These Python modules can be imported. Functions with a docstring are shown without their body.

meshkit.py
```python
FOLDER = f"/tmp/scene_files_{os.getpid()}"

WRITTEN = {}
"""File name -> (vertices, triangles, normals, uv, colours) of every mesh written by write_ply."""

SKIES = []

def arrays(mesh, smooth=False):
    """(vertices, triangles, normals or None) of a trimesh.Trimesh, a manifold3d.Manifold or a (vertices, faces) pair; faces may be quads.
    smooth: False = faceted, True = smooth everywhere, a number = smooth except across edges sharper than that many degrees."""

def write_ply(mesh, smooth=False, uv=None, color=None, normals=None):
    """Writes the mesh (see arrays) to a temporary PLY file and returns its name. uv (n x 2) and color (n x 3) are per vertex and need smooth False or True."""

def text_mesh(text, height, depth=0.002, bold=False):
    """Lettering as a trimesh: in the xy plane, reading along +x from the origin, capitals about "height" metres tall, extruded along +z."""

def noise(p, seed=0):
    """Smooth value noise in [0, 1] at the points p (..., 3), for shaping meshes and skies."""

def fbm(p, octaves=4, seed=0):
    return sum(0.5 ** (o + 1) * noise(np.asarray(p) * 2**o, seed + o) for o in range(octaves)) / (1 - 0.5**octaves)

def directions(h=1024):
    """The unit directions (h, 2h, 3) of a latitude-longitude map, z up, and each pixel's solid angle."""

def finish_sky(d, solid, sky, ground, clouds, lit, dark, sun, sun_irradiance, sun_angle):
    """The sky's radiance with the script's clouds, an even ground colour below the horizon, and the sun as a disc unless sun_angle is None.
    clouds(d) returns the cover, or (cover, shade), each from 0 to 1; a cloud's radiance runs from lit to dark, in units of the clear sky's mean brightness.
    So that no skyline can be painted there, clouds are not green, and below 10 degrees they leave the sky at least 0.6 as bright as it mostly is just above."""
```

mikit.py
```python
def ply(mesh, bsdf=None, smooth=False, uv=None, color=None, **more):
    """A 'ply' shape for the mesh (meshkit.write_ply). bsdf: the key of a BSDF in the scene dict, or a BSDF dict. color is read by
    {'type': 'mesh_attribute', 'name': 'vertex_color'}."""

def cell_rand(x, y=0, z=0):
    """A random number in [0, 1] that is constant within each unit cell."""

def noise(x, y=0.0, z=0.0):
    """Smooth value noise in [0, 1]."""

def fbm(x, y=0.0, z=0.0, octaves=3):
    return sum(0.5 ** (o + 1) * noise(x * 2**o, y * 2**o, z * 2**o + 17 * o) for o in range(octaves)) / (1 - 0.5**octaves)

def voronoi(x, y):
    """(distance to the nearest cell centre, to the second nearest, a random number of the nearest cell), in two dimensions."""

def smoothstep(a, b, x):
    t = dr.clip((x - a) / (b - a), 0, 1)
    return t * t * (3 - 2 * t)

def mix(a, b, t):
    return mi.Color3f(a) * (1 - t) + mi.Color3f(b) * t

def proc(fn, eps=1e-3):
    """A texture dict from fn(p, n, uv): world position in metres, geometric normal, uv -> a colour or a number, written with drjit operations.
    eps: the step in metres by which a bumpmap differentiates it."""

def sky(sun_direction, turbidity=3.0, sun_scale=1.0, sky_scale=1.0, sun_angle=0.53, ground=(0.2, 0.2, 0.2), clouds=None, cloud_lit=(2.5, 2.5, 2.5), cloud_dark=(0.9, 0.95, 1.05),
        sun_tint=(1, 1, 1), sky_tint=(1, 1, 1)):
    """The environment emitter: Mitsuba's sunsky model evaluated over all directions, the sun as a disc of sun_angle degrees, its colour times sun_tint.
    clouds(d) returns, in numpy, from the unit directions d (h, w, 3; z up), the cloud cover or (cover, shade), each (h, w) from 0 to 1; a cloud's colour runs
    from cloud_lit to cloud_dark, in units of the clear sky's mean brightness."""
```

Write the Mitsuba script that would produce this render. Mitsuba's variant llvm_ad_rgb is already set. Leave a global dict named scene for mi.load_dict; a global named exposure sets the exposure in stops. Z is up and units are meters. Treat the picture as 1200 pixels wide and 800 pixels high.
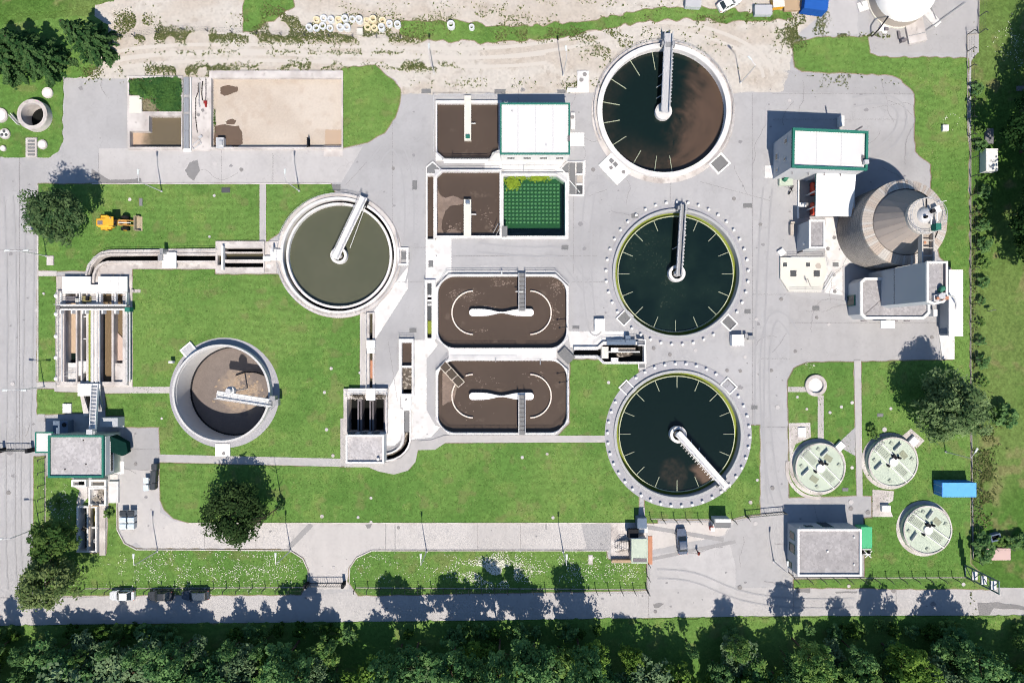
import math, random, shapely
import numpy as np, trimesh, mitsuba as mi, drjit as dr, mikit, meshkit
from mikit import proc, noise, fbm, voronoi, cell_rand, smoothstep, mix
from shapely.geometry import Polygon, Point, LineString, box as sbox, MultiPolygon
from shapely.ops import unary_union
from shapely import affinity

random.seed(7); RNG = np.random.default_rng(11)
scene, labels = {'type': 'scene'}, {}
T4 = mi.ScalarTransform4f

# ------------------------------------------------------------------ camera, sky, exposure
CAM_H = 120.0
S = 0.15                                   # metres per photo pixel on the ground
scene['camera'] = {
    'type': 'perspective', 'fov': 73.74, 'fov_axis': 'x', 'near_clip': 1.0, 'far_clip': 3000.0,
    'to_world': T4().look_at(origin=[0, 0, CAM_H], target=[0, 0, 0], up=[0, 1, 0]),
}
SUN = np.array([0.094, -0.551, 0.829])
scene['sky'] = mikit.sky(SUN.tolist(), turbidity=3, sky_scale=.80, sun_tint=(.93, 1.0, 1.15))
exposure = 2.25

# ------------------------------------------------------------------ helpers: coordinates
def W(px, py, h=0.0):
    """Plan position (metres) of what stands h metres up and was measured at this pixel of the air photograph."""
    k = S * (CAM_H - h) / CAM_H
    return ((px - 600) * k, (400 - py) * k)
def WP(pts, h=0.0): return Polygon([W(x, y, h) for x, y in pts])
def RW(x0, y0, x1, y1, h=0.0): return WP([(x0, y0), (x1, y0), (x1, y1), (x0, y1)], h)
def CW(px, py, r, h=0.0, n=24): return Point(*W(px, py, h)).buffer(r * S, quad_segs=n)
def ring(c, r0, r1, n=24): return Point(*c).buffer(r1, quad_segs=n).difference(Point(*c).buffer(r0, quad_segs=n))

# ------------------------------------------------------------------ helpers: meshes
def polys(g):
    if g.is_empty: return []
    if g.geom_type == 'Polygon': return [g]
    return [q for q in getattr(g, 'geoms', []) if q.geom_type == 'Polygon' and q.area > 1e-4]
def cat(ms):
    ms = [m for m in ms if m is not None]
    return ms[0] if len(ms) == 1 else trimesh.util.concatenate(ms)
def prism(g, z0, z1):
    out = []
    for q in polys(g):
        t = sheet(q, z1); out.append(t); d = t.copy(); d.vertices[:, 2] = z0; d.invert(); out.append(d)
        for r in [q.exterior, *q.interiors]:
            c = np.array(r.coords); n = len(c)
            v = np.vstack([np.column_stack([c, np.full(n, z0)]), np.column_stack([c, np.full(n, z1)])]); i = np.arange(n - 1)
            f = np.vstack([np.column_stack([i, i + 1, i + 1 + n]), np.column_stack([i, i + 1 + n, i + n])])
            s = trimesh.Trimesh(v, f, process=False)
            if r.is_ccw != (r is q.exterior): s.invert()
            out.append(s)
    return cat(out)
def sheet(g, z):
    out, qs = [], []
    for q in polys(g):                                  # long sheets are cut into tiles: no sliver triangles
        x0, y0, x1, y1 = q.bounds
        if max(x1 - x0, y1 - y0) < 25 or len(q.interiors) + len(q.exterior.coords) < 12: qs.append(q); continue
        xs = [x0] + [x for x in range(-100, 101, 10) if x0 < x < x1] + [x1]; ys = [y0] + [y for y in range(-100, 101, 10) if y0 < y < y1] + [y1]
        for a, b in zip(xs[:-1], xs[1:]):
            for c, d in zip(ys[:-1], ys[1:]): qs += polys(q.intersection(sbox(a, c, b, d)))
    for q in qs:
        v = np.vstack([np.array(t.exterior.coords)[:3] for t in shapely.constrained_delaunay_triangles(q).geoms])
        d = v.reshape(-1, 3, 2); e1, e2 = d[:, 1] - d[:, 0], d[:, 2] - d[:, 0]; f = np.arange(len(v)).reshape(-1, 3)
        neg = e1[:, 0] * e2[:, 1] - e1[:, 1] * e2[:, 0] < 0; f[neg] = f[neg][:, ::-1]
        out.append(trimesh.Trimesh(np.column_stack([v, np.full(len(v), z)]), f, process=False))
    return cat(out)
def bx(x0, y0, x1, y1, z0, z1):
    m = trimesh.creation.box([abs(x1 - x0), abs(y1 - y0), abs(z1 - z0)]); m.apply_translation([(x0 + x1) / 2, (y0 + y1) / 2, (z0 + z1) / 2]); return m
def bxp(x0, y0, x1, y1, z0, z1, h=None):
    """Box whose top outline was measured at pixels (x0,y0)-(x1,y1)."""
    h = z1 if h is None else h
    a, b = W(x0, y0, h), W(x1, y1, h); return bx(a[0], a[1], b[0], b[1], z0, z1)
def bar(p, q, w, t=None):
    """Square bar of width w, thickness t between two points."""
    p, q = np.asarray(p, float), np.asarray(q, float); d = q - p; L = np.linalg.norm(d)
    if L < 1e-6: return None
    d /= L; s = np.cross(d, [0, 0, 1.0]); s = np.array([1.0, 0, 0]) if np.linalg.norm(s) < 1e-4 else s / np.linalg.norm(s); u = np.cross(s, d)
    m = trimesh.creation.box([w, L, w if t is None else t])
    R = np.eye(4); R[:3, 0], R[:3, 1], R[:3, 2], R[:3, 3] = s, d, u, (p + q) / 2
    m.apply_transform(R); return m
def tube(p, q, r, n=8):
    return trimesh.creation.cylinder(r, segment=[np.asarray(p, float), np.asarray(q, float)], sections=n)
def path_tube(pts, r, n=8): return cat([tube(a, b, r, n) for a, b in zip(pts[:-1], pts[1:])])
def cyl(x, y, r, z0, z1, n=24):
    m = trimesh.creation.cylinder(r, z1 - z0, sections=n); m.apply_translation([x, y, (z0 + z1) / 2]); return m
def lathe(prof, x, y, n=72):
    m = trimesh.creation.revolve(np.asarray(prof, float), sections=n); m.apply_translation([x, y, 0]); return m
def hull(pts): return trimesh.convex.convex_hull(np.asarray(pts, float))
def frust(x0, x1, y0, y1, z0, X0, X1, Y0, Y1, z1):
    return hull([(x, y, z0) for x in (x0, x1) for y in (y0, y1)] + [(x, y, z1) for x in (X0, X1) for y in (Y0, Y1)])
def rot(m, deg, x=0, y=0, z=0):
    m = m.copy(); m.apply_transform(trimesh.transformations.rotation_matrix(math.radians(deg), [0, 0, 1])); m.apply_translation([x, y, z]); return m
def ball(x, y, z, r, sub=1):
    m = trimesh.creation.icosphere(sub, r); m.apply_translation([x, y, z]); return m
def rough_edge(g, amp=0.1, step=0.6, seed=0, simp=0.0):
    """The outline of a lawn: not ruler-straight."""
    out = []
    for q in polys(g):
        q = q.segmentize(step)
        def jig(c):
            c = np.array(c)[:-1]; n = meshkit.noise(np.column_stack([c * 0.9, np.full(len(c), seed)])) - .5; n2 = meshkit.noise(np.column_stack([c * 0.9 + 40, np.full(len(c), seed)])) - .5
            return c + np.column_stack([n, n2]) * 2 * amp
        out.append(Polygon(jig(q.exterior.coords), [jig(i.coords) for i in q.interiors]).buffer(0))
    return unary_union(out)

# ------------------------------------------------------------------ helpers: entries
def numbered(k):
    if k not in scene and k not in labels and not any(x.startswith(k + '__') for x in scene): return k
    i = 1
    while True:
        n = f'{k}_{i:03d}'
        if n not in scene and n not in labels and not any(x.startswith(n + '__') for x in scene): return n
        i += 1
def thing(name, label, cat_, group=None):
    k = numbered(name); labels[k] = {'label': label, 'category': cat_}
    if group: labels[k]['group'] = group
    return k
def part(parent, name, mesh, mat, smooth=False, label=None, kind=None, uv=None, color=None, tw=None):
    if mesh is None: return None
    k = numbered(parent + '__' + name)
    more = {} if tw is None else {'to_world': tw}
    scene[k] = mikit.ply(mesh, mat, smooth, uv=uv, color=color, **more)
    if label or kind:
        labels[k] = {}
        if label: labels[k]['label'] = label
        if kind: labels[k]['kind'] = kind
    return k
def reuse(parent, name, d, tw=None, kind=None):
    k = numbered(parent + '__' + name); scene[k] = dict(d) if tw is None else {**d, 'to_world': tw}
    if kind: labels[k] = {'kind': kind}
    return k
def solo(name, mesh, mat, label, cat_, group=None, smooth=False, kind=None, uv=None, color=None):
    k = numbered(name); scene[k] = mikit.ply(mesh, mat, smooth, uv=uv, color=color)
    labels[k] = {'label': label}
    if cat_: labels[k]['category'] = cat_
    if group: labels[k]['group'] = group
    if kind: labels[k]['kind'] = kind
    return k
def struct(name, mesh, mat, label, uv=None, parent=None):
    k = numbered(name); scene[k] = mikit.ply(mesh, mat, False, uv=uv)
    labels[k] = {'label': label, 'kind': 'structure'}; return k
def tone(mesh, u, v=0.5): return np.tile([u, v], (len(mesh.vertices), 1))

# ------------------------------------------------------------------ materials
def P(key, color, rough=0.7, metal=0.0, spec=0.4, **k):
    scene[key] = {'type': 'twosided', 'b': {'type': 'principled', 'base_color': color if isinstance(color, dict) else {'type': 'rgb', 'value': list(color)}, 'roughness': rough, 'metallic': metal, 'specular': spec, **k}}
    return key
def D(key, color):
    scene[key] = {'type': 'twosided', 'b': {'type': 'diffuse', 'reflectance': color if isinstance(color, dict) else {'type': 'rgb', 'value': list(color)}}}
    return key

def f_grass(p, n, uv):
    a = fbm(p.x * .07, p.y * .07, 3.0); b = fbm(p.x * .55, p.y * .55, 9.0); c = noise(p.x * 5.5, p.y * 5.5); d = noise(p.x * 2.3 + 7, p.y * 2.3)
    e = fbm(p.x * .22 + 31, p.y * .22, 5.0)
    col = mix((.084, .170, .040), (.112, .196, .050), smoothstep(.3, .7, a))
    col = mix(col, (.150, .215, .058), smoothstep(.55, .8, b) * .4)
    col = mix(col, (.064, .142, .031), smoothstep(.55, .75, e) * .5)
    col = col * (.74 + .28 * c + .24 * d)
    st = dr.sin((p.y + .9 * fbm(p.x * .08, p.y * .08, 7.0) * 6) * 4.6); col = col * (1 + .06 * st * smoothstep(.35, .6, fbm(p.x * .05 + 8, p.y * .05, 2.0)))
    col = mix(col, (.17, .15, .075), smoothstep(.62, .80, fbm(p.x * .45 + 60, p.y * .45, 4.0)) * .32)
    col = mix(col, (.30, .30, .15), smoothstep(.86, .95, noise(p.x * 7.1 + 3, p.y * 7.1)) * .5 * smoothstep(.4, .6, b))
    return col
D('grass', proc(f_grass))
def f_meadow(p, n, uv):
    a = fbm(p.x * .06 + 11, p.y * .06, 4.0); b = fbm(p.x * .4, p.y * .4, 2.0); c = noise(p.x * 4.7, p.y * 4.7); d = noise(p.x * 1.9, p.y * 1.9 + 5)
    col = mix((.062, .130, .028), (.105, .160, .046), smoothstep(.35, .7, a))
    col = mix(col, (.19, .165, .085), smoothstep(.58, .8, b) * .55)
    return col * (.62 + .45 * c + .3 * d)
D('meadow', proc(f_meadow))
def f_asph(p, n, uv):
    # uv.x: the surface's own tone, uv.y: from cool to warm
    a = fbm(p.x * .12, p.y * .12, 1.0); b = fbm(p.x * .7, p.y * .16, 8.0); c = noise(p.x * 3.1, p.y * 3.1); d = fbm(p.x * .9 + 5, p.y * .9, 6.0)
    base = mix((.322, .329, .343), (.362, .353, .347), uv.y) * (uv.x * 2)
    col = base * (.88 + .10 * a + .10 * b + .05 * c)
    crack = dr.abs(fbm(p.x * .35 + 2, p.y * .35, 12.0) - .5)
    col = col * (1 - .10 * smoothstep(.006, .0, crack))
    col = col * (1 - .06 * smoothstep(.55, .85, d)) * (1 + .05 * (fbm(p.x * .05, p.y * .6, 4.0) - .5)) * (1 - .10 * smoothstep(.60, .75, fbm(p.x * .045 + 9, p.y * .06, 2.0)))
    return col
D('asphalt', proc(f_asph))
def f_gravel(p, n, uv):
    a = fbm(p.x * .16, p.y * .3, 21.0); b = fbm(p.x * 1.1, p.y * 1.1, 2.0); c = noise(p.x * 3.3, p.y * 3.3); e, e2, w = voronoi(p.x * 2.2, p.y * 2.2)
    col = mix((.405, .37, .325), (.445, .425, .39), smoothstep(.3, .65, a))
    col = mix(col, (.25, .21, .165), smoothstep(.60, .80, b) * .32)
    return col * (.88 + .12 * c + .09 * w)
D('gravel', proc(f_gravel))
def f_conc(p, n, uv):
    a = fbm(p.x * .5, p.y * .5, p.z * .5 + 3); b = fbm(p.x * 1.2, p.y * 1.2, p.z * .8); c = noise(p.x * 3.3, p.y * 3.3, p.z * 3.3)
    col = mix((.40, .375, .36), (.52, .50, .485), smoothstep(.3, .7, a)) * (.94 + .06 * c)
    return mix(col, (.22, .20, .185), smoothstep(.58, .8, b) * .5)
D('concrete', proc(f_conc))
def f_white(p, n, uv):
    a = fbm(p.x * .7, p.y * .7, p.z * .7 + 13); b = fbm(p.x * 1.2, p.y * 1.2, p.z * .7)
    col = mix((.52, .52, .515), (.62, .615, .605), smoothstep(.3, .7, a))
    return mix(col, (.36, .33, .30), smoothstep(.60, .85, b) * .42)
D('white_concrete', proc(f_white))
def f_roof(p, n, uv):
    e, e2, w = voronoi(p.x * 3.0, p.y * 3.0); a = fbm(p.x * .6, p.y * .6, 2.0); c = noise(p.x * 1.7, p.y * 1.7)
    return mi.Color3f(.245, .24, .245) * (uv.x * 2) * (.84 + .26 * w) * (.82 + .3 * a + .08 * c)
D('roof_gravel', proc(f_roof))
def f_brown(p, n, uv):
    # foam and scum drifting on aerated sludge
    q = fbm(p.x * .35 + 4, p.y * .35, 7.0); a = fbm(p.x * .16, p.y * .16, 5.0); b = fbm(p.x * 1.6, p.y * 1.6, 3.0)
    col = mix((.060, .045, .035), (.074, .055, .043), a)
    f = smoothstep(.68, .80, q) * smoothstep(.45, .65, b)
    return mix(col, (.24, .19, .15), f * .4 * uv.x)
P('brown_water', proc(f_brown), rough=.22, spec=.35)
def f_dark(p, n, uv):
    a = fbm(p.x * .22 + 3, p.y * .22, 5.0); b = fbm(p.x * 1.7, p.y * 1.7, 8.0)
    col = mix((.0034, .0096, .0074), (.0080, .0180, .0125), smoothstep(.35, .75, a) * (.6 + .4 * b))
    return mix(col, (.05, .06, .04), smoothstep(.80, .9, noise(p.x * 4.3, p.y * 4.3)) * smoothstep(.6, .75, a) * .5)
P('dark_water', proc(f_dark), rough=.10, spec=.5)
def f_olive(p, n, uv):
    a = fbm(p.x * .15 + 3, p.y * .15, 5.0); b = fbm(p.x * .9, p.y * .9, 8.0)
    return mix((.064, .072, .046), (.086, .088, .060), a * .7 + b * .3)
P('olive_water', proc(f_olive), rough=.12, spec=.4)
P('tan_water', (.155, .115, .070), rough=.2, spec=.35)
P('murky_water', (.055, .050, .030), rough=.2, spec=.35)
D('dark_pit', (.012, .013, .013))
D('white_paint', (.72, .72, .71))
D('white_roof', (.545, .545, .545))
D('cream_paint', (.56, .55, .50))
P('galvanised', (.50, .51, .52), rough=.5, metal=.35)
P('steel_grey', (.27, .28, .29), rough=.5, metal=.3)
D('grating', (.17, .175, .18))
D('grating_dark', (.075, .08, .085))
D('teal_trim', (.030, .150, .115))
D('green_trim', (.05, .17, .115))
D('wall_grey', (.40, .42, .44))
D('wall_white', (.60, .61, .60))
D('black_iron', (.022, .023, .026))
P('dark_glass', (.02, .028, .032), rough=.08, spec=.6)
D('algae', (.19, .235, .045))
D('pale_green', (.40, .46, .385))
D('clad_tan', (.39, .355, .315))
D('rubber', (.018, .018, .018))
P('yellow_paint', (.62, .33, .035), rough=.4)
P('red_paint', (.42, .045, .022), rough=.4)
P('blue_paint', (.045, .21, .56), rough=.45)
P('green_paint', (.04, .34, .15), rough=.45)
P('bin_dark', (.035, .042, .05), rough=.4)
P('bin_grey', (.36, .40, .43), rough=.4)
D('wood_tan', (.36, .27, .18))
D('bark', (.10, .075, .055))
D('skin', (.45, .27, .19))
D('daisy', (.70, .70, .62))
D('soil', (.19, .125, .085))
D('manhole_iron', (.21, .205, .205))
D('grass_blade', (.085, .165, .028))
D('brick_red', (.40, .20, .13))
# ================================================================== THE SETTING
# --- plan of every basin that is dug into the ground
CA, CB, CC = W(777.3, 131), W(793, 320.5), W(794.6, 509)       # round clarifiers
CP = W(397.5, 299.5); CT = W(263.5, 460)                        # settling tank, thickener
OX1 = [(511, 337), (526, 321.5), (651, 321.5), (666, 336), (666, 396), (652, 410), (526, 410), (511, 396)]
OX2 = [(511, 434), (526, 420), (651, 420), (666.5, 434), (666.5, 492), (650, 509), (527, 509), (511, 492)]
holes = [Point(*CA).buffer(77.4 * S, quad_segs=32), Point(*CB).buffer(75.2 * S, quad_segs=32), Point(*CC).buffer(75.2 * S, quad_segs=32),
         Point(*CP).buffer(70 * S, quad_segs=32), Point(*CT).buffer(56.8 * S, quad_segs=32), WP(OX1).buffer(-.06), WP(OX2).buffer(-.06),
         RW(511.5, 120.5, 584, 189), RW(511.5, 201, 587, 277), RW(588, 205, 664, 277), RW(500.5, 206, 511, 281),
         RW(501, 330, 509, 396), RW(470, 399, 484, 462), RW(152, 91.5, 214, 174.5), RW(248.5, 86, 401.5, 173.5),
         RW(69, 343, 151, 450.5), RW(403, 463, 452, 506), RW(432, 367, 438.5, 455), RW(706, 402, 754, 424), RW(672, 409, 706, 416.5),
         RW(94.5, 593, 115.2, 644), RW(87.5, 561.5, 103.5, 568.5), RW(108.5, 561.5, 126.5, 569)]
chan = [(107, 330), (108, 320), (112, 311), (119, 305.5), (127, 303), (190, 302.5), (255, 302.5)]
holes += [LineString([W(*p) for p in chan]).buffer(3.6 * S), RW(255, 289, 309, 316), RW(474.5, 481, 480, 517),
          LineString([W(477, 515), W(476, 521), W(472, 527), W(466, 531.5), W(459, 534), W(453, 535)]).buffer(2.9 * S)]
holes += [Point(*W(37.5, 134, 1.4)).buffer(13.2 * S), Point(*W(955, 451.5)).buffer(9 * S)]
HOLES = unary_union(holes)
cut = lambda g: g.difference(HOLES)

# --- the open country, then paving sheets, each a few millimetres above the one below
YARD = WP([(-90, 184), (60, 184), (60, 84), (925, 84), (925, -90), (1147, -90), (1147, 60), (1138, 72), (1138, 688), (1700, 690), (1700, 723), (1200, 720.5),
           (900, 721.5), (600, 726), (380, 728.5), (100, 731), (-600, 744), (-600, 700), (-90, 690)])
struct('ground', sheet(cut(sbox(-700, -700, 700, 700).difference(YARD.buffer(-.6))), 0.0), 'meadow', 'rough meadow ground around the works, patchy green and dry')
m = sheet(cut(YARD), .010); struct('yard', m, 'asphalt', 'pale asphalt yard and drives between the tanks', uv=tone(m, .5, .25))
TRACK = WP([(90, 92), (104, 88), (125, 48), (110, 30), (120, -90), (962, -90), (958, 22), (930, 44), (926, 80), (918, 107), (860, 109), (694, 109), (505, 110),
            (470, 110), (462, 92), (450, 84), (402, 78), (402, 92), (150, 92)])
struct('gravel_track', sheet(cut(rough_edge(TRACK, .25, 1.0)), .020), 'gravel', 'pale gravel and dirt track along the north edge')
def pave(pts, z, u, v, label, name='paving', amp=0):
    g = WP(pts) if isinstance(pts, list) else pts
    if amp: g = rough_edge(g, amp, .5)
    m = sheet(cut(g), z * 2.5); return struct(name, m, 'asphalt', label, uv=tone(m, u, v))
pave([(-600, 703), (95, 697), (365, 697), (410, 693), (758, 690), (800, 688), (930, 688), (1138, 688), (1700, 690), (1700, 722.6), (1200, 720), (900, 721), (600, 725.5), (380, 728), (100, 730.5), (-600, 743.5)],
     .008, .535, .55, 'light lane running past the tree belt', 'road')
pave([(140, 618), (200, 610), (230, 612), (716, 613), (727, 645), (435, 645), (414, 656), (408, 690), (366, 690), (358, 655), (342, 644), (170, 644)], .008, .58, .95, 'pinkish concrete drive along the southern lawn', 'path')
pave([(140, 550), (187, 550), (188, 600), (205, 610), (150, 640), (138, 615)], .012, .56, .8, 'pale paved turning bay beside the bins')
pave([(681, 613), (716, 613), (716, 645), (688, 645)], .012, .46, .4, 'grey asphalt patch in the concrete drive')
pave([(758, 613), (862, 610), (850, 626), (760, 645)], .012, .60, 1.3, 'sandy paved entrance bay at the weighing hut', amp=.1)
pave([(760, 650), (862, 636), (862, 688), (762, 690)], .010, .555, .5, 'light asphalt forecourt by the entrance')
pave([(640, 612), (0, 0), (0, 0)][:0] or [(862, 606), (905, 600), (905, 667), (863, 667), (855, 636), (848, 626)], .012, .49, .4, 'darker asphalt square at the entrance')
pave([(145, 501), (187, 501), (187, 551), (145, 551)], .008, .44, .35, 'grooved grey apron beside the screen house')
pave([(74, 174), (116, 174), (116, 217), (104, 219), (60, 226), (60, 187)], .008, .50, .2, 'grey asphalt junction')
pave([(114, 174), (405, 174), (425, 172), (400, 214), (108, 216)], .008, .56, .7, 'pale drive below the sand beds')
pave([(400, 217), (425, 172), (505, 110), (505, 318), (455, 400), (400, 232)], .008, .49, .22, 'bluish grey asphalt drive beside the settling tank')
pave([(918, 82), (1050, 88), (1072, 111), (918, 108)], .008, .455, .25, 'dark grey asphalt strip below the lawn', amp=.2)
pave([(925, 345), (1098, 378), (1098, 422), (925, 426)], .008, .475, .45, 'grey asphalt apron south of the press house')
pave([(1018, -90), (1147, -90), (1147, 62), (1018, 62)], .008, .47, .5, 'warm grey asphalt around the gas holder')
pave([(962, -90), (1008, -90), (1004, 40), (966, 42)], .012, .54, .5, 'worn pale strip of paving by the gas holder', amp=.3)
# white concrete slabs
def slab(pts, z, label, mat='white_concrete', name='paving', top=None):
    g = WP(pts) if isinstance(pts, list) else pts
    return struct(name, prism(cut(g), -.1, z), mat, label)
slab([(469, 430), (452, 462), (452, 522), (462, 522), (472, 514), (474, 481), (469, 478)], .06, 'white concrete apron beside the four dark pits')
slab([(484, 398), (509, 398), (513, 404), (507, 412), (500, 420), (500, 480), (510, 498), (516, 500), (505, 512), (482, 515), (481, 480), (484, 462)], .06, 'white concrete apron west of the lower aeration tank')
slab([(499, 278), (529, 278), (529, 322), (522, 322), (509, 333), (509, 398), (499, 398)], .06, 'white concrete strip between the two brown basins and the aeration tanks')
slab([(437, 366), (478, 312), (478, 338), (439, 399)], .06, 'white triangular slab beside the settling tank')
slab([(666, 388), (733, 388), (733, 401), (712, 401), (700, 406), (668, 407)], .05, 'white concrete deck above the flow split')
slab([(967, 255), (981, 255), (999, 306), (987, 312), (987, 346), (966, 343)], .06, 'white pavement between the press house and the digester')
slab([(568, 188), (686, 188), (686, 206), (568, 203)], .05, 'white concrete deck north of the green pool')
slab([(1022, 573), (1047, 575), (1046, 586), (1040, 590), (1046, 605), (1022, 605)], .15, 'pale concrete pad below the second covered tank', 'concrete')
slab([(1100, 392), (1118, 392), (1118, 421), (1104, 421)], .15, 'white concrete step at the end of the long shed')
# stains with shapes of their own
for i, pts in enumerate([[(222, 190), (232, 188), (234, 200), (228, 212), (221, 208), (217, 200)], [(108, 198), (118, 205), (130, 211), (150, 210), (165, 209), (166, 214), (140, 217), (120, 215), (107, 208)],
                         [(765, 708), (772, 706), (778, 707), (771, 711), (766, 712)], [(1145, 706), (1165, 705), (1200, 710), (1400, 712), (1400, 718), (1195, 714), (1165, 712), (1160, 720), (1147, 720)],
                         [(978, 693), (1005, 692), (1004, 694), (980, 695)], [(935, 688), (950, 687), (949, 694), (932, 694)], [(500, 612), (0, 0)][:0] or [(428, 614), (436, 613), (434, 618), (430, 619)]]):
    pave(pts, .020, .30, .45, 'dark damp stain on the paving', 'stain', amp=.12)
for a, b, w in [((758, 617), (848, 632), 5), ((762, 655), (862, 634), 4), ((365, 614), (338, 642), 6), ((452, 612), (452, 645), 1.0), ((463, 612), (463, 645), 1.0), ((640, 612.5), (640, 620), 2)]:
    pave(LineString([W(*a), W(*b)]).buffer(w * S / 2, cap_style=2), .016, .40, .45, 'patched trench strip in the paving', 'patch')

# --- lawns, slightly proud of the paving, with uneven edges
LAWNS = []
def lawn(pts, label, amp=.10, mat='grass', z=.11, minus=None):
    g = WP(pts)
    g = rough_edge(g, amp, .5, seed=len(LAWNS)); g = cut(g)
    if minus is not None: g = g.difference(minus)
    LAWNS.append(g)
    return struct('lawn', prism(g, -.1, z), mat, label)
lawn([(-90, 184), (57, 184), (68, 178), (74, 167), (74, 91), (102, 91), (113, 78), (126, 50), (126, 30), (110, 18), (60, 22), (0, 30), (-90, 30)], 'lawn with a small round shaft in the north-west corner', .2)
lawn([(-90, -90), (130, -90), (133, 2), (60, 15), (-90, 24)], 'olive meadow in the far north-west corner', .3, 'meadow')
lawn([(287, -90), (340, -90), (344, 8), (326, 20), (302, 34), (287, 38)], 'small green patch beside the gravel yard', .35)
lawn([(470, 26), (520, 24), (560, 29), (640, 30), (690, 24), (750, 13), (800, 9), (860, 11), (880, 15), (925, 12), (930, 22), (880, 27), (820, 22), (760, 24), (700, 36), (640, 47), (560, 49), (480, 46), (470, 40)], 'ragged grass verge between the gravel track and the storage yard', .5)
lawn([(401, 80), (440, 77), (452, 88), (463, 96), (469, 106), (469, 120), (463, 139), (450, 155), (430, 167), (402, 173)], 'rounded lawn at the end of the large sand bed', .15)
RING_P = Point(*CP).buffer(73.5 * S)
lawn([(45, 216), (304.5, 216), (304.5, 284), (253, 284), (253, 291), (127, 292), (113, 299), (103, 317), (45, 317)], 'lawn where the yellow loader stands')
lawn([(312, 216), (388, 216), (392, 226), (312, 283)], 'small lawn corner north-west of the settling tank', minus=RING_P)
lawn([(45, 324), (66, 324), (66, 447), (44, 447)], 'narrow lawn strip beside the grit channels')
RING_T = Point(*CT).buffer(64.5 * S)
lawn([(156, 316), (252, 316), (252, 322), (400, 322), (422, 350), (422, 455), (407, 455), (405, 490), (399, 490), (399, 537), (188, 532), (187, 500), (146, 500), (145, 487), (125, 487), (124, 462), (156, 460)], 'large mown lawn round the thickener', minus=unary_union([RING_T, RING_P]))
lawn([(44, 456), (64, 456), (66, 459), (95, 459), (106, 483), (52, 485), (44, 485)], 'small lawn north of the screen house')
RING_B, RING_C = Point(*CB).buffer(87 * S), Point(*CC).buffer(86 * S)
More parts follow.
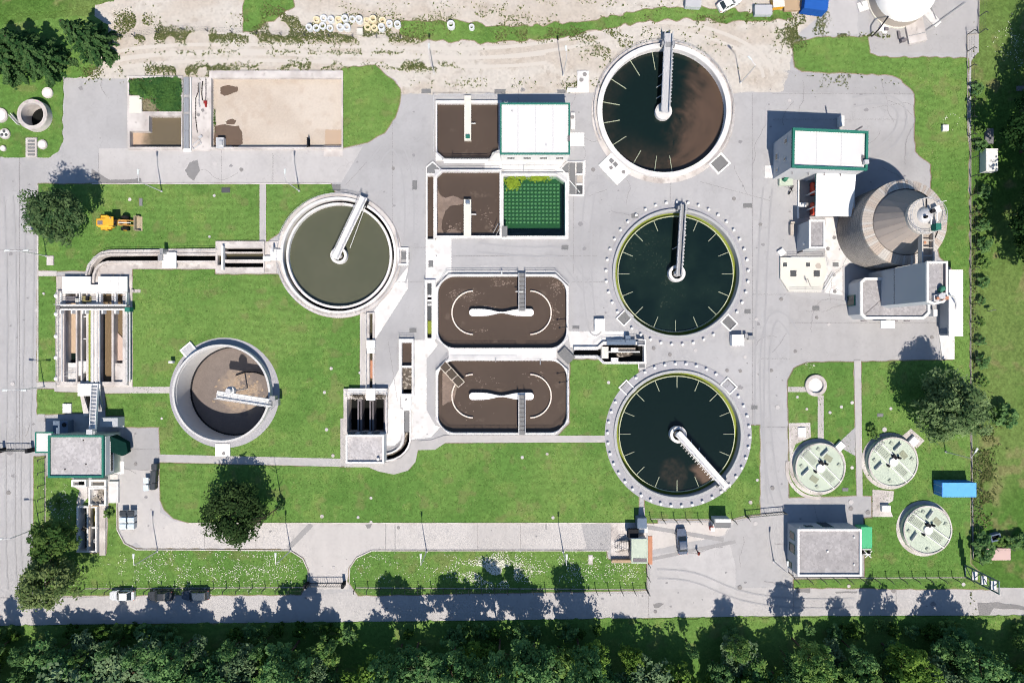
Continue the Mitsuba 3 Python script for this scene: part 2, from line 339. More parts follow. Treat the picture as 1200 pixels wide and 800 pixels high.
lawn([(188, 542), (400, 547), (432, 547), (444, 552), (462, 555), (478, 551), (487, 541), (490, 527), (510, 526), (522, 519), (770, 518), (770, 612), (222, 612), (204, 607), (193, 597), (188, 585)], 'long mown lawn south of the tanks', minus=unary_union([RING_C, LineString([W(752, 560), W(752, 616)]).buffer(3.6 * S)]))
lawn([(668, 421), (748, 423), (748, 480), (720, 510), (655, 509.5), (668, 495)], 'small lawn between the aeration tank and the lower clarifier', minus=RING_C)
lawn([(880, 498), (890, 498), (890, 602), (860, 608), (757, 608), (757, 575), (800, 560), (870, 540)], 'lawn crescent south-east of the lower clarifier', minus=RING_C)
lawn([(137, 588), (138, 622), (146, 636), (160, 643), (340, 644), (355, 654), (361, 668), (361, 680), (352, 696), (40, 697), (40, 535), (53, 535), (53, 558), (84, 560), (96, 575), (104, 586), (104, 648), (126, 648), (128, 588)], 'south-west lawn with white clover')
lawn([(410, 665), (418, 653), (436, 645), (710, 645), (713, 655), (757, 657), (758, 691), (420, 697), (408, 680)], 'southern lawn strip with white clover by the lane')
lawn([(923, 446), (930, 432), (945, 425), (999.5, 424), (1001, 500), (1003, 580), (925, 582), (924, 496)], 'lawn round the small round shaft')
lawn([(1009.5, 424), (1117, 422), (1136, 430), (1137, 660), (1168, 690), (930, 688), (930, 679), (1013, 677), (1013, 607), (1022, 606), (1022, 580), (1010, 580)], 'eastern lawn round the covered tanks')
lawn([(930, 52), (960, 44), (1017, 44), (1019, 63), (1035, 67), (1134, 69), (1136, 432), (1117, 432), (1117, 316), (1101, 300), (1092, 262), (1091, 194), (1073, 178), (1072, 110), (1057, 94), (1045, 88), (940, 84), (931, 78)], 'lawn along the north-east fence', .2)
lawn([(-700, 744), (100, 731.5), (380, 729), (600, 726.5), (900, 722.5), (1200, 721.5), (1800, 724), (1800, 1100), (-700, 1100)], 'grass verge and woodland floor south of the lane', .35, 'grass', .08)
# --- footpaths laid over the lawns
def walk(pts, label, u=.52, v=.8, z=.13):
    g = cut(WP(pts)); m = prism(g, -.1, z); struct('footpath', m, 'asphalt', label, uv=tone(m, u, v))
walk([(304.5, 216), (312, 216), (312, 285), (304.5, 285)], 'straight footpath north of the inlet channel')
walk([(45, 317.5), (67, 317.5), (67, 323.5), (45, 323.5)], 'short footpath from the west road to the grit channels', .60, 1.2)
walk([(44, 447.5), (66, 447.5), (66, 453), (200, 453), (200, 460.5), (124, 460.5), (64, 458.5), (64, 454), (44, 455)], 'narrow footpath from the west road past the grit channels to the thickener', .55, 1.1)
walk([(187, 532), (399, 537), (400, 546.5), (187, 541)], 'narrow footpath below the thickener lawn', .52, .6)
walk([(399, 490), (405, 490), (405, 544), (399, 544)], 'footpath strip beside the pit house', .5, 1.0)
walk([(422, 366), (430.5, 368), (430.5, 456), (422, 455)], 'pale footpath beside the narrow sludge channel', .58, 1.3)
walk([(482, 517), (506, 515), (520, 510), (716, 510), (716, 518), (522, 518.5), (510, 526.5), (489, 527)], 'footpath along the south side of the aeration tank')
walk([(404, 543), (455, 541), (470, 536), (481, 525), (483, 515), (490.5, 515), (489.5, 528), (487, 541), (478, 551), (462, 555.5), (444, 552), (432, 547), (404, 547)], 'curved footpath round the outlet channel')
walk([(1000.5, 422), (1008.5, 422), (1010.5, 581), (1003.5, 581)], 'straight footpath between the covered tanks')
walk([(1002, 500), (1002, 534), (988, 526), (984, 517)], 'triangular paved corner by the first covered tank', .46, .3)
walk([(748.6, 594), (755.5, 594), (755.5, 612), (747.6, 612)], 'short footpath south of the lower clarifier')
walk([(45, 485), (53, 485), (53, 493.5), (45, 493.5)], 'short paved entry to the screen house yard', .50, .6)
walk([(958, 463), (965, 463), (965, 515), (958, 515)], 'narrow concrete footpath below the small round shaft', .5, 1.2)
walk([(923, 453), (945, 453), (945, 459), (923, 459)], 'short concrete footpath to the small round shaft', .5, 1.2)
# kerb round the southern lawns
def kerb(line, label):
    g = LineString([W(*p) for p in line]).buffer(.09, cap_style=2)
    struct('kerb', prism(g, -.05, .17), 'concrete', label)
kerb([(137.4, 585), (137.6, 620), (146, 636), (160, 643.4), (340, 644.4), (355, 654), (361.4, 668), (361, 684)], 'low kerb round the south-west lawn')
kerb([(409.5, 683), (410, 665), (418, 653), (436, 644.6), (713, 644.6)], 'low kerb round the southern lawn strip')
kerb([(222, 612.4), (748, 612.4)], 'low kerb along the long lawn')
kerb([(45, 217), (45, 447)], 'low kerb along the west road')
kerb([(108, 215.6), (388, 215.6)], 'low kerb below the northern drive')
def leaf_quads(c, n, size, rng, elong=1.0):
    """Diamond leaves at centres c (N,3) with rough normals n (N,3)."""
    N = len(c); n = n + rng.normal(0, .45, (N, 3)); n /= np.linalg.norm(n, axis=1, keepdims=True) + 1e-9
    t = np.cross(n, rng.normal(0, 1, (N, 3))); t /= np.linalg.norm(t, axis=1, keepdims=True) + 1e-9; b = np.cross(n, t)
    s = size * rng.uniform(.6, 1.35, (N, 1)); a, d = t * s * elong, b * s * .62
    V = np.stack([c - a, c + d, c + a, c - d], 1).reshape(-1, 3); i = np.arange(N)[:, None] * 4
    return V, np.vstack([i + [0, 1, 2], i + [0, 2, 3]])
scene['leaf'] = {'type': 'principledthin', 'base_color': {'type': 'mesh_attribute', 'name': 'vertex_color'}, 'roughness': .6, 'spec_trans': 0.0, 'diff_trans': .7, 'eta': 1.4}
# ================================================================== HELPERS FOR PLANT
def railing_mesh(pts, h=1.05, step=1.5, r=.022, closed=False, rails=(1.0, .55)):
    pts = [np.array(p, float) for p in pts]
    if closed: pts = pts + [pts[0]]
    ms = []
    for a, b in zip(pts[:-1], pts[1:]):
        for k in rails: ms.append(bar(a + [0, 0, h * k], b + [0, 0, h * k], r * 2))
        n = max(1, int(round(np.linalg.norm(b - a) / step)))
        for i in range(n): c = a + (b - a) * i / n; ms.append(bar(c, c + [0, 0, h], r * 2))
    if not closed: ms.append(bar(pts[-1], pts[-1] + [0, 0, h], r * 2))
    return cat(ms)
def railing(parent, pxs, z, h=1.05, closed=False, mat='galvanised', step=1.5, r=.022):
    part(parent, 'railing', railing_mesh([(*W(x, y, z), z) for x, y in pxs], h, step, r, closed), mat)
def arc(c, r, a0, a1, n=48): return [(c[0] + r * math.cos(math.radians(a)), c[1] + r * math.sin(math.radians(a))) for a in np.linspace(a0, a1, n)]
def grate(parent, cx, cy, w, h, ang, z, name='grating', mat='grating', label=None):
    """A barred cover: frame and bars."""
    ms = [bx(-w / 2, -h / 2, w / 2, h / 2, -.02, 0)]
    for i in range(max(3, int(w / .13))): x = -w / 2 + (i + .5) * w / max(3, int(w / .13)); ms.append(bx(x - .02, -h / 2, x + .02, h / 2, 0, .025))
    return part(parent, name, rot(cat(ms), ang, cx, cy, z), mat, label=label)

# ================================================================== ROUND TANKS
def f_scum(p, n, uv):
    x, y = p.x - CA[0], p.y - CA[1]; w1 = fbm(p.x * .35, p.y * .35, 2.0); w2 = fbm(p.x * 1.4, p.y * 1.4, 4.0); th = dr.atan2(y, x); r = dr.sqrt(x * x + y * y)
    w3 = fbm(th * 3.0 + r * .25, r * .7, 9.0); s = x + (w1 - .5) * 2.2 + (w3 - .5) * 4.2 - .28 * y
    f = smoothstep(.6, 6.2, s - smoothstep(3.0, 8.0, r) * 0 ) * smoothstep(.9, .4, smoothstep(.5, .9, w2) * smoothstep(7.5, 3.0, s))
    f2 = smoothstep(4.5, 10.0, r) * smoothstep(.2, -1.2, th) * smoothstep(-2.9, -1.9, th) * (.35 + .9 * w2) * .38
    tail = smoothstep(7.0, 10.5, r) * smoothstep(1.4, 3.0, dr.abs(th)) * .16 * w2 * 1.5
    f = dr.clip(dr.maximum(dr.maximum(f * (.45 + .38 * smoothstep(2, 8, s) + .22 * (w3 - .3)), f2), tail), 0, 1)
    return mix((.0042, .0105, .0080), (.082, .054, .038), f)
P('scum_water', proc(f_scum), rough=.14, spec=.4)
def f_scumC(p, n, uv):
    x, y = p.x - CC[0], p.y - CC[1]; w1 = fbm(p.x * .6, p.y * .6, 2.0); w2 = fbm(p.x * 1.9, p.y * 1.9, 4.0); r = dr.sqrt(x * x + y * y)
    a = -(x * .743 + y * .669)        # distance clockwise of the bridge
    f = smoothstep(.2, .5, a) * smoothstep(3.2, 2.0, a + (w1 - .5) * 1.6) * smoothstep(6.2, 7.6, r + (w1 - .5) * 1.5) * smoothstep(0, -1, y)
    g = smoothstep(6.5, 3.5, dr.sqrt(dr.square(x + .4) + dr.square(y + 7.0)) * 2 + (w1 - .5) * 4) * w2 * .22
    return mix((.0038, .0100, .0078), (.115, .080, .058), dr.maximum(f * .9, g))
P('scum_patch_water', proc(f_scumC), rough=.12, spec=.4)

def clarifier(c, label, water, R=75.5, top=.5, wz=-.95, bars=(), bridge=None, launder=True, wide=False, labelb=None):
    t = thing('round_clarifier', label, 'settling tank')
    s = S
    if wide:
        part(t, 'wall', lathe([(72.2 * s, -3), (72.2 * s, top), (78 * s, top), (78 * s, -.3)], *c, n=96), 'white_concrete')
        part(t, 'walkway', prism(ring(c, 78 * s, 84 * s), -.1, .09), 'concrete')
        rw = 72.2 * s
    else:
        part(t, 'wall', lathe([(72.4 * s, -3), (72.4 * s, top - .06), (72.8 * s, top), (R * s, top), (R * s, -.3)], *c, n=96), 'ring_concrete')
        part(t, 'launder', lathe([(68.6 * s, -1.35), (72.4 * s, -1.35)], *c, n=96), 'algae', label='yellow-green algae in the overflow channel')
        part(t, 'weir', lathe([(67.6 * s, -2), (67.6 * s, -.78), (68.5 * s, -.78), (68.5 * s, -1.4)], *c, n=96), 'pale_weir')
        rw = 68 * s
    part(t, 'water', sheet(Point(*c).buffer(rw, quad_segs=24), wz), water)
    for a in bars:
        a = math.radians(a); L = 13.5 * s if not wide else 21 * s; q = rw - L
        part(t, 'baffle_bar', bar((c[0] + q * math.cos(a), c[1] + q * math.sin(a), wz + .12), (c[0] + (rw + .05) * math.cos(a), c[1] + (rw + .05) * math.sin(a), wz + .14), .10, .16), 'bar_pale')
    # feed well in the middle: a ring with an opening
    r1, r0 = 9.8 * s, 6.4 * s
    part(t, 'feed_well', lathe([(r0, -2), (r0, .35), (r1, .35), (r1, -2)], *c, n=40), 'white_concrete')
    part(t, 'center_column', lathe([(0, .5), (3.6 * s if not wide else 8.5 * s, .5), (3.6 * s if not wide else 8.5 * s, -2)], *c, n=28), 'white_concrete')
    # scraper bridge
    ang, Lb, w, style = bridge; a = math.radians(ang); d = np.array([math.cos(a), math.sin(a)]); nrm = np.array([-d[1], d[0]]); z = 1.25
    P3 = lambda u, v, zz: (c[0] + d[0] * u + nrm[0] * v, c[1] + d[1] * u + nrm[1] * v, zz)
    b = part(t, 'bridge', cat([bar(P3(-.6, 0, z), P3(Lb, 0, z), w, .12), bar(P3(-.6, w / 2, z + .12), P3(Lb, w / 2, z + .12), .10, .36), bar(P3(-.6, -w / 2, z + .12), P3(Lb, -w / 2, z + .12), .10, .36)]), style, label=labelb)
    ms = railing_mesh([P3(-.6, w / 2, z + .1), P3(Lb, w / 2, z + .1)], 1.0, 1.1, .03); ms2 = railing_mesh([P3(-.6, -w / 2, z + .1), P3(Lb, -w / 2, z + .1)], 1.0, 1.1, .03)
    part(b, 'railing', ms, 'galvanised'); part(b, 'railing', ms2, 'galvanised')
    # scraper blades hanging below one side, with their stays
    teeth = [bar(P3(u, -w / 2 - .15, z - .5), P3(u, -w / 2 - .55, z - .5), .14, .06) for u in np.arange(1.6, Lb - 2.4, .62)]
    teeth += [bar(P3(1.2, -w / 2 - .14, z - .5), P3(Lb - 2.2, -w / 2 - .14, z - .5), .08, .08)]
    teeth += [bar(P3(u, 0, z - .1), P3(u, -w / 2 - .14, z - .5), .07) for u in np.arange(1.8, Lb - 2.2, 1.86)]
    part(b, 'scraper', cat(teeth), 'white_paint' if style == 'steel_grey' else 'galvanised')
    for k, (u, v) in enumerate([(3.0, .9), (4.9, 1.0), (6.8, .8)] if style != 'steel_grey' else [(2.2, -1.0), (7.4, -1.1), (4.8, .7)]):
        part(b, 'stay', bar(P3(u, 0, z - .2), P3(u - .5, v * 1.3, -.6), .09), 'galvanised')
    # drive carriage on the rim
    ms = [cat([bx(-.45, -w / 2 - .5, .45, w / 2 + .5, .28, .62), bx(-.3, -w / 2 - .45, .3, -w / 2 + .1, .62, 1.25), bx(-.3, w / 2 - .1, .3, w / 2 + .45, .62, 1.25)])]
    part(b, 'carriage', rot(cat(ms), ang, c[0] + d[0] * (74.8 * s), c[1] + d[1] * (74.8 * s), top - .28 + .22), 'steel_grey')
    for v in (-w / 2 - .38, w / 2 + .38):
        wm = trimesh.creation.cylinder(.24, .16, sections=14); wm.apply_transform(trimesh.transformations.rotation_matrix(math.pi / 2, [0, 1, 0]))
        part(b, 'wheel', rot(wm, ang, *(np.array(c) + d * 74.2 * s + nrm * v), top + .245), 'rubber')
    return t, b, P3
D('ring_concrete', (.34, .35, .355)); D('rim_grey', (.47, .475, .475)); P('pale_weir', (.42, .45, .30), rough=.7)
D('bar_pale', (.34, .38, .28))

tA, bA, PA = clarifier(CA, 'northern round clarifier, half its surface covered with brown floating sludge', 'scum_water', R=78, top=.8, wz=-.1 - .5, wide=True, bars=[100, 122, 147, 170, 190, 213, 240, 262, 279], bridge=(87.5, 13.2, 1.35, 'galvanised'))
part(tA, 'railing', railing_mesh([(x, y, .09) for x, y in arc(CA, 81.5 * S, -55, 205, 60)], 1.05, 1.6, .022), 'galvanised')
for (px, py, w, h, a) in [(720, 198, 5.1, 3.0, 0), ]:
    x, y = W(px, py); g = rot(bx(-2.4, -1.65, 2.4, 1.65, -.1, .22), -47, x, y); pit = part(tA, 'inspection_slab', g, 'white_paint')
    for dx, dy in ((-1.4, .55), (-.45, .62)): q = rot(bx(-.4, -.35, .4, .35, .22, .27), 0, 0, 0); part(pit, 'hatch', rot(rot(q, 0, dx, dy), -47, x, y), 'grating')
    for dx, dy in ((-.55, -.35), (1.5, .75)): part(pit, 'cover', rot(cyl(dx, dy, .34, .22, .26, 20), -47, x, y), 'manhole_iron')
x, y = W(843, 192); pit = part(tA, 'pit_rim', rot(cat([bx(-1.5, -1.3, 1.5, -1.02, -.1, .3), bx(-1.5, 1.02, 1.5, 1.3, -.1, .3), bx(-1.5, -1.02, -1.22, 1.02, -.1, .3), bx(1.22, -1.02, 1.5, 1.02, -.1, .3)]), 42, x, y), 'white_paint')
grate(pit, x, y, 2.4, 2.0, 42, .12)
tB, bB, PB = clarifier(CB, 'middle round clarifier with dark green water and a pale spoke-like bar at even spacing', 'dark_water', bars=[i * 22.5 for i in range(16) if i != 4], bridge=(86.5, 11.9, .85, 'steel_grey'))
labels[tB]['label'] = 'middle round clarifier with clear dark water and its narrow scraper bridge pointing north'
tC, bC, PC = clarifier(CC, 'southern round clarifier on the lawn with its white scraper bridge pointing south-east', 'scum_patch_water', bars=[i * 22.5 for i in range(16) if i != 14], bridge=(-48.3, 12.2, 1.05, 'white_paint'))
part(tC, 'apron', prism(ring(CC, 75.6 * S, 86 * S), -.1, .14), 'asphalt_plain')
D('asphalt_plain', (.305, .31, .335))
part(tB, 'apron', prism(ring(CB, 75.6 * S, 80.5 * S), -.05, .05), 'asphalt_plain')
for t, c, spots in ((tB, CB, [(732, 372, 45), (854, 378, -45)]), (tC, CC, [(735, 455, -45), (853.5, 452, -45)])):
    for px, py, a in spots:
        x, y = W(px, py); pr = part(t, 'pit_rim', rot(cat([bx(-1.25, -1.0, 1.25, -.8, -.1, .3), bx(-1.25, .8, 1.25, 1.0, -.1, .3), bx(-1.25, -.8, -1.05, .8, -.1, .3), bx(1.05, -.8, 1.25, .8, -.1, .3)]), a, x, y), 'white_paint')
        grate(pr, x - .5 * math.cos(math.radians(a)), y - .5 * math.sin(math.radians(a)), 1.0, 1.5, a, .12); grate(pr, x + .5 * math.cos(math.radians(a)), y + .5 * math.sin(math.radians(a)), 1.0, 1.5, a, .1)
# short posts standing round the two dark clarifiers
post = mikit.ply(cat([cyl(0, 0, .20, 0, .42, 12), trimesh.Trimesh(*[np.array(v) for v in ([[0, 0, 0]], np.zeros((0, 3), int))], process=False)][:1] + [lathe([(0, .55), (.12, .53), (.24, .44), (.24, .40), (0, .40)], 0, 0, 12)]), 'white_paint', 40)
for c, n, off, which in ((CB, 41, 90, 'middle'), (CC, 42, 84, 'southern')):
    for i in range(n):
        a = off + i * 360 / n; rr = (83.2 if which == 'middle' else 83.0) * S
        x, y = c[0] + rr * math.cos(math.radians(a)), c[1] + rr * math.sin(math.radians(a))
        if which == 'middle' and (225 < a % 360 < 262 and i % 2): pass
        if any(math.hypot(x - W(*q)[0], y - W(*q)[1]) < 1.6 for q in ((732, 372), (854, 378), (735, 455), (853.5, 452))): continue
        k = numbered('bollard'); scene[k] = {**post, 'to_world': T4().translate([x, y, .05 if which == 'middle' else .14])}
        labels[k] = {'label': f'short white bollard in the ring around the {which} round clarifier', 'category': 'bollard', 'group': f'white bollards round the {which} clarifier'}

# --- settling tank on the left
t = thing('round_settling_tank', 'round settling tank full of cloudy olive water beside the large lawn', 'settling tank')
part(t, 'walkway', prism(ring(CP, 67.5 * S, 73 * S), -.1, .32), 'concrete')
part(t, 'wall', lathe([(65 * S, -2), (65 * S, .62), (68 * S, .62), (68 * S, -.3)], *CP, n=96), 'white_concrete')
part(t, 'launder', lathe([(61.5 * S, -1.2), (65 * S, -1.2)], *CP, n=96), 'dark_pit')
part(t, 'weir', lathe([(59.3 * S, -2.2), (59.3 * S, .12), (62 * S, .12), (62 * S, -1.4)], *CP, n=96), 'white_concrete')
part(t, 'water', sheet(Point(*CP).buffer(59.5 * S, quad_segs=24), -.75), 'olive_water')
part(t, 'feed_well', lathe([(6.5 * S, -2), (6.5 * S, .45), (9.6 * S, .45), (9.6 * S, -2)], *CP, n=40), 'white_concrete')
part(t, 'center_column', cyl(*CP, .5, -2, 1.1, 20), 'white_concrete')
d0 = np.array(W(426.5, 231, 1.6)) - np.array(CP); angP = math.degrees(math.atan2(d0[1], d0[0])); LP = np.linalg.norm(d0); dP = d0 / LP; nP = np.array([-dP[1], dP[0]])
PP = lambda u, v, z: (CP[0] + dP[0] * u + nP[0] * v, CP[1] + dP[1] * u + nP[1] * v, z)
b = part(t, 'bridge', cat([bar(PP(-.8, 0, 1.35), PP(LP, 0, 1.35), 1.15, .1), bar(PP(-.8, .55, 1.5), PP(LP, .55, 1.5), .09, .4), bar(PP(-.8, -.55, 1.5), PP(LP, -.55, 1.5), .09, .4)]), 'white_paint')
for v in (.55, -.55): part(b, 'railing', railing_mesh([PP(-.8, v, 1.6), PP(LP, v, 1.6)], 1.0, 1.1, .03), 'galvanised')
part(b, 'stay', bar(PP(2.0, -1.1, -.2), PP(LP - 1.2, -.75, 1.1), .10), 'galvanised')
part(b, 'carriage', rot(cat([bx(-.6, -.9, .6, .9, 0, .35), bx(-.35, -.8, .35, -.3, .35, .8)]), angP, *PP(LP - .9, 0, 0)[:2], .62), 'black_iron')
part(t, 'railing', railing_mesh([(x, y, .32) for x, y in arc(CP, 71.5 * S, 72, 380, 70)], 1.05, 1.6, .022), 'galvanised')
x, y = W(472, 300); pr = part(t, 'pit_rim', bxp(466, 290, 478.5, 311, -.1, .35).difference(bxp(468.3, 292.3, 476.5, 308.7, -.5, .6)) if False else cat([bxp(466, 290, 478.5, 292.3, -.1, .35), bxp(466, 308.8, 478.5, 311, -.1, .35), bxp(476.3, 292.3, 478.5, 308.8, -.1, .35), bxp(466, 292.3, 467.6, 308.8, -.1, .35)]), 'white_paint')
grate(pr, x, y, 1.25, 2.4, 90, .2)
# --- thickener
t = thing('sludge_thickener', 'round sludge thickener with white sloping inner wall and grey-brown sludge', 'thickener tank')
part(t, 'apron', prism(ring(CT, 56.5 * S, 64.5 * S), -.1, .14), 'asphalt_plain')
RT = 56.7 * S
part(t, 'wall', lathe([(RT - .35, .9), (RT - .35, 1.55), (RT, 1.55), (RT, -.3)], *CT, n=96), 'rim_grey')
part(t, 'inner_wall', lathe([(RT - .40, -5.2), (RT - .40, .9), (RT - .35, .92)], *CT, n=96), 'rim_grey')
part(t, 'drip_edge', lathe([(RT - .62, -4.5), (RT - .62, -4.3), (RT - .42, -4.25)], *CT, n=96), 'black_iron')
def f_sludge(p, n, uv):
    x, y = p.x - CT[0] - 1.4, p.y - CT[1] + .3; r = dr.sqrt(x * x + y * y); th = dr.atan2(y, x)
    q = fbm(p.x * 1.2, p.y * 1.2, 3.0); q2 = fbm(th * 2.5, r * .25, 6.0); c = noise(p.x * 6, p.y * 6)
    f = smoothstep(5.2, 2.5, r + (q - .5) * 3) * smoothstep(.40, .62, q2 * .6 + q * .4)
    col = mix((.145, .124, .114), (.170, .146, .134), q) * (.9 + .15 * c)
    return mix(col, (.34, .27, .20), f * .8)
P('thick_sludge', proc(f_sludge), rough=.55, spec=.2)
part(t, 'sludge', sheet(Point(*CT).buffer(RT - .4, quad_segs=24), -4.55), 'thick_sludge')
# lumps of crust round the mixer
lm = []
for i in range(150):
    a, r = RNG.uniform(0, 6.28), abs(RNG.normal(0, 2.2)); q = trimesh.creation.icosphere(0, 1.0); q.apply_scale([RNG.uniform(.1, .42), RNG.uniform(.1, .3), RNG.uniform(.03, .1)])
    lm.append(rot(q, RNG.uniform(0, 360), CT[0] + 1.5 + r * math.cos(a), CT[1] - .4 + r * math.sin(a) * .8, -4.56))
D('crust', (.30, .235, .175))
part(t, 'sludge_crust', cat(lm), 'crust', kind='stuff')
A3, B3 = np.array([*W(320, 472, 2.6), 2.5]), np.array([*W(255.5, 462, 2.6), 2.5]); dd = (B3 - A3) / np.linalg.norm(B3 - A3); nn = np.array([-dd[1], dd[0], 0])
b = part(t, 'bridge', cat([bar(A3, B3, 1.15, .16), bar(A3 + nn * .55 + [0, 0, .25], B3 + nn * .55 + [0, 0, .25], .12, .6), bar(A3 - nn * .55 + [0, 0, .25], B3 - nn * .55 + [0, 0, .25], .12, .6), bar(B3 + nn * .6 + [0, 0, .25], B3 - nn * .6 + [0, 0, .25], .12, .6)]), 'white_paint')
part(b, 'railing', railing_mesh([A3 + nn * .62 + [0, 0, .5], B3 + nn * .62 + [0, 0, .5]], 1.0, 1.2, .03), 'galvanised')
M3 = B3 - dd * 2.2 + nn * -.0
part(b, 'mixer_motor', cat([cyl(M3[0] - nn[0] * 1.0, M3[1] - nn[1] * 1.0, .75, 2.3, 3.3, 20), cyl(M3[0] - nn[0] * 1.0, M3[1] - nn[1] * 1.0, .45, 3.3, 4.1, 16), cyl(M3[0] - nn[0] * .9, M3[1] - nn[1] * .9, .12, -4.6, 2.4, 10)]), 'galvanised', 40)
part(b, 'drive_box', cat([bxp(316, 464, 322, 470, 1.6, 3.1), bxp(318, 468, 326, 475, 1.6, 2.7), bxp(314, 470, 318, 474, 1.9, 3.3)]), 'steel_grey')
part(b, 'ladder', cat([bar((*W(322, 473, 1), .1), (*W(319, 480, 1), 1.8), .08), bar((*W(319, 473, 1), .1), (*W(316, 480, 1), 1.8), .08)] + [bar((*W(322 - k * .6, 473 + k * 1.4, 1), .3 + k * .3), (*W(319 - k * .6, 473 + k * 1.4, 1), .3 + k * .3), .06) for k in range(5)]), 'galvanised')
part(t, 'pipe_bend', path_tube([(*W(276, 440, -4.2), -4.2), (*W(287, 436, -4.2), -4.2), (*W(300, 436, -4.2), -4.2), (*W(316, 442, -4.2), -4.2)], .1), 'black_iron')
x, y = W(222, 410); pr = part(t, 'pit_rim', rot(bx(-1.2, -.95, 1.2, .95, -.1, .5), 40, x, y), 'white_paint'); grate(pr, x, y, 1.9, 1.4, 40, .52, mat='galvanised')
part(t, 'valve_box', bxp(252, 520, 269.5, 534.5, -.1, .35), 'white_paint'); part(t, 'manhole', cyl(*W(262, 531, .4), .28, .34, .40, 18), 'manhole_iron')
x, y = W(204, 424); solo('control_post', cat([bx(x - .35, y - .2, x + .35, y + .2, .5, 1.3), bx(x - .08, y - .08, x + .08, y + .08, 0, .55)]), 'wall_white', 'pale control cabinet on a post at the west rim of the thickener', 'control cabinet')

# --- three small covered tanks
def covered_tank(px, py, r, seed, label, deg=-45):
    rg = np.random.default_rng(seed); t = thing('covered_tank', label, 'covered tank', 'small covered tanks on the eastern lawn')
    x, y = W(px, py, 1.3); R = r * S * (1 - 1.3 / 120)
    part(t, 'apron', prism(ring((x - .0, y), R, R + 4.2 * S), -.1, .15), 'concrete')
    part(t, 'wall', lathe([(0, -.2), (R, -.2), (R, 1.3), (R - .22, 1.3), (R - .22, 1.08), (0, 1.08)][2:], x, y, 72), 'concrete')
    part(t, 'wall_base', cyl(x, y, R - .005, -.1, .9, 72), 'pale_green')
    part(t, 'deck', cyl(x, y, R - .225, .9, 1.12, 72), 'pale_green')
    L = R - .25
    d = np.array([math.cos(math.radians(deg)), math.sin(math.radians(deg))])
    bd = part(t, 'walkway', rot(bx(-L, -.8, L, .8, 1.12, 1.17), deg, x, y), 'pale_green')
    part(bd, 'edge_beam', rot(bx(-L, .8, L, .92, 1.12, 1.42), deg, x, y), 'white_paint'); part(bd, 'edge_beam', rot(bx(-L, -.92, L, -.8, 1.12, 1.42), deg, x, y), 'white_paint')
    for k in range(9):
        a, b2 = (-L + .25, -.9) if k < 0 else (0, 0)
    for (a, b2) in ((-L + .3, -1.1), (1.0, L - .9)):
        n = 8
        for k in range(n):
            u0 = a + (b2 - a) * k / n; u1 = a + (b2 - a) * (k + .82) / n
            part(bd, 'plank', rot(bx(u0, -.55, u1, .55, 1.17, 1.22), deg, x, y), 'grate_pale')
    part(t, 'hatch', cyl(x, y, .72, 1.17, 1.5, 28), 'white_paint')
    part(t, 'motor', rot(cat([bx(-1.0, .5, -.2, 1.0, 1.2, 1.75), bx(-.4, -1.25, 0, -.9, 1.2, 1.6), cyl(.1, 1.2, .2, 1.2, 1.9, 12)]), deg, x, y), 'black_iron')
    for sgn in (1, -1):
        # the two hatched half decks
        c0 = rot(bx(-1.4, 1.55 if sgn > 0 else -3.1, 1.2, 3.1 if sgn > 0 else -1.55, 1.12, 1.2), deg, x, y); pn = part(t, 'panel', c0, 'pale_green')
        part(pn, 'seam', rot(bx(-1.46, 1.5 if sgn > 0 else -3.2, -1.38, 3.2 if sgn > 0 else -1.5, 1.12, 1.75), deg, x, y), 'galvanised')
        if rg.random() < .75: part(pn, 'tarpaulin', rot(bx(-.5, sgn * 2.2 - .5, .9, sgn * 2.2 + .5, 1.2, 1.25), deg + rg.uniform(-12, 12), x, y), 'moss_cover')
        for u in (-2.2, 2.3):
            part(t, 'vent', rot(cat([bx(u - .28, sgn * 2.4 - .28, u + .28, sgn * 2.4 + .28, 1.12, 1.3), bx(u - .2, sgn * 2.4 - .2, u + .2, sgn * 2.4 + .2, 1.3, 1.36)]), deg + 8 * sgn, x, y), 'grate_pale')
    part(t, 'rail', railing_mesh([(x + (R - .4) * math.cos(q), y + (R - .4) * math.sin(q), 1.12) for q in np.radians(np.linspace(118, 152, 5))], .9, 1.2, .03), 'steel_grey')
    return t, (x, y), R
D('grate_pale', (.33, .37, .31)); D('moss_cover', (.25, .27, .20))
covered_tank(961.5, 548.3, 29.3, 1, 'pale green covered tank nearest the asphalt yard, first of the three')
covered_tank(1047, 541.3, 29.3, 2, 'pale green covered tank west of the blue container')
covered_tank(1087.5, 621, 28.6, 3, 'pale green covered tank near the open corner gate, farthest south of the three', -36)
for (px, py, w, h, a, lab) in [(982.5, 522.5, 1.5, 1.2, 45, 'white access hatch at the rim of the westernmost covered tank'), (1068, 517, 1.6, 1.3, 45, 'white access hatch on the grey slab by the covered tank near the conifer')]:
    x, y = W(px, py); solo('access_hatch', rot(bx(-w / 2, -h / 2, w / 2, h / 2, 0, .75), a, x, y), 'white_paint', lab, 'hatch')
slab([(1056, 511), (1067, 502), (1083, 516), (1074, 525), (1068, 520)], .14, 'grey concrete slab beside the second covered tank', 'concrete')
slab([(924, 495.5), (949, 495), (950, 512), (932, 520), (925, 540)], .14, 'pale concrete corner slab by the first covered tank', 'concrete')
slab(ring(W(957, 548), 33 * S, 37 * S).intersection(RW(915, 540, 962, 590)), .125, 'curved concrete strip round the first covered tank', 'concrete')
# small round shaft
t = thing('round_shaft', 'small round concrete shaft on the lawn by the eastern yard', 'shaft')
x, y = W(955, 451.5); part(t, 'wall', lathe([(8.8 * S, 0), (8.8 * S, .5), (12.6 * S, .5), (12.6 * S, 0)], x, y, 40), 'concrete'); part(t, 'cover', cyl(x, y, 8.6 * S, -.05, .12, 32), 'white_concrete')
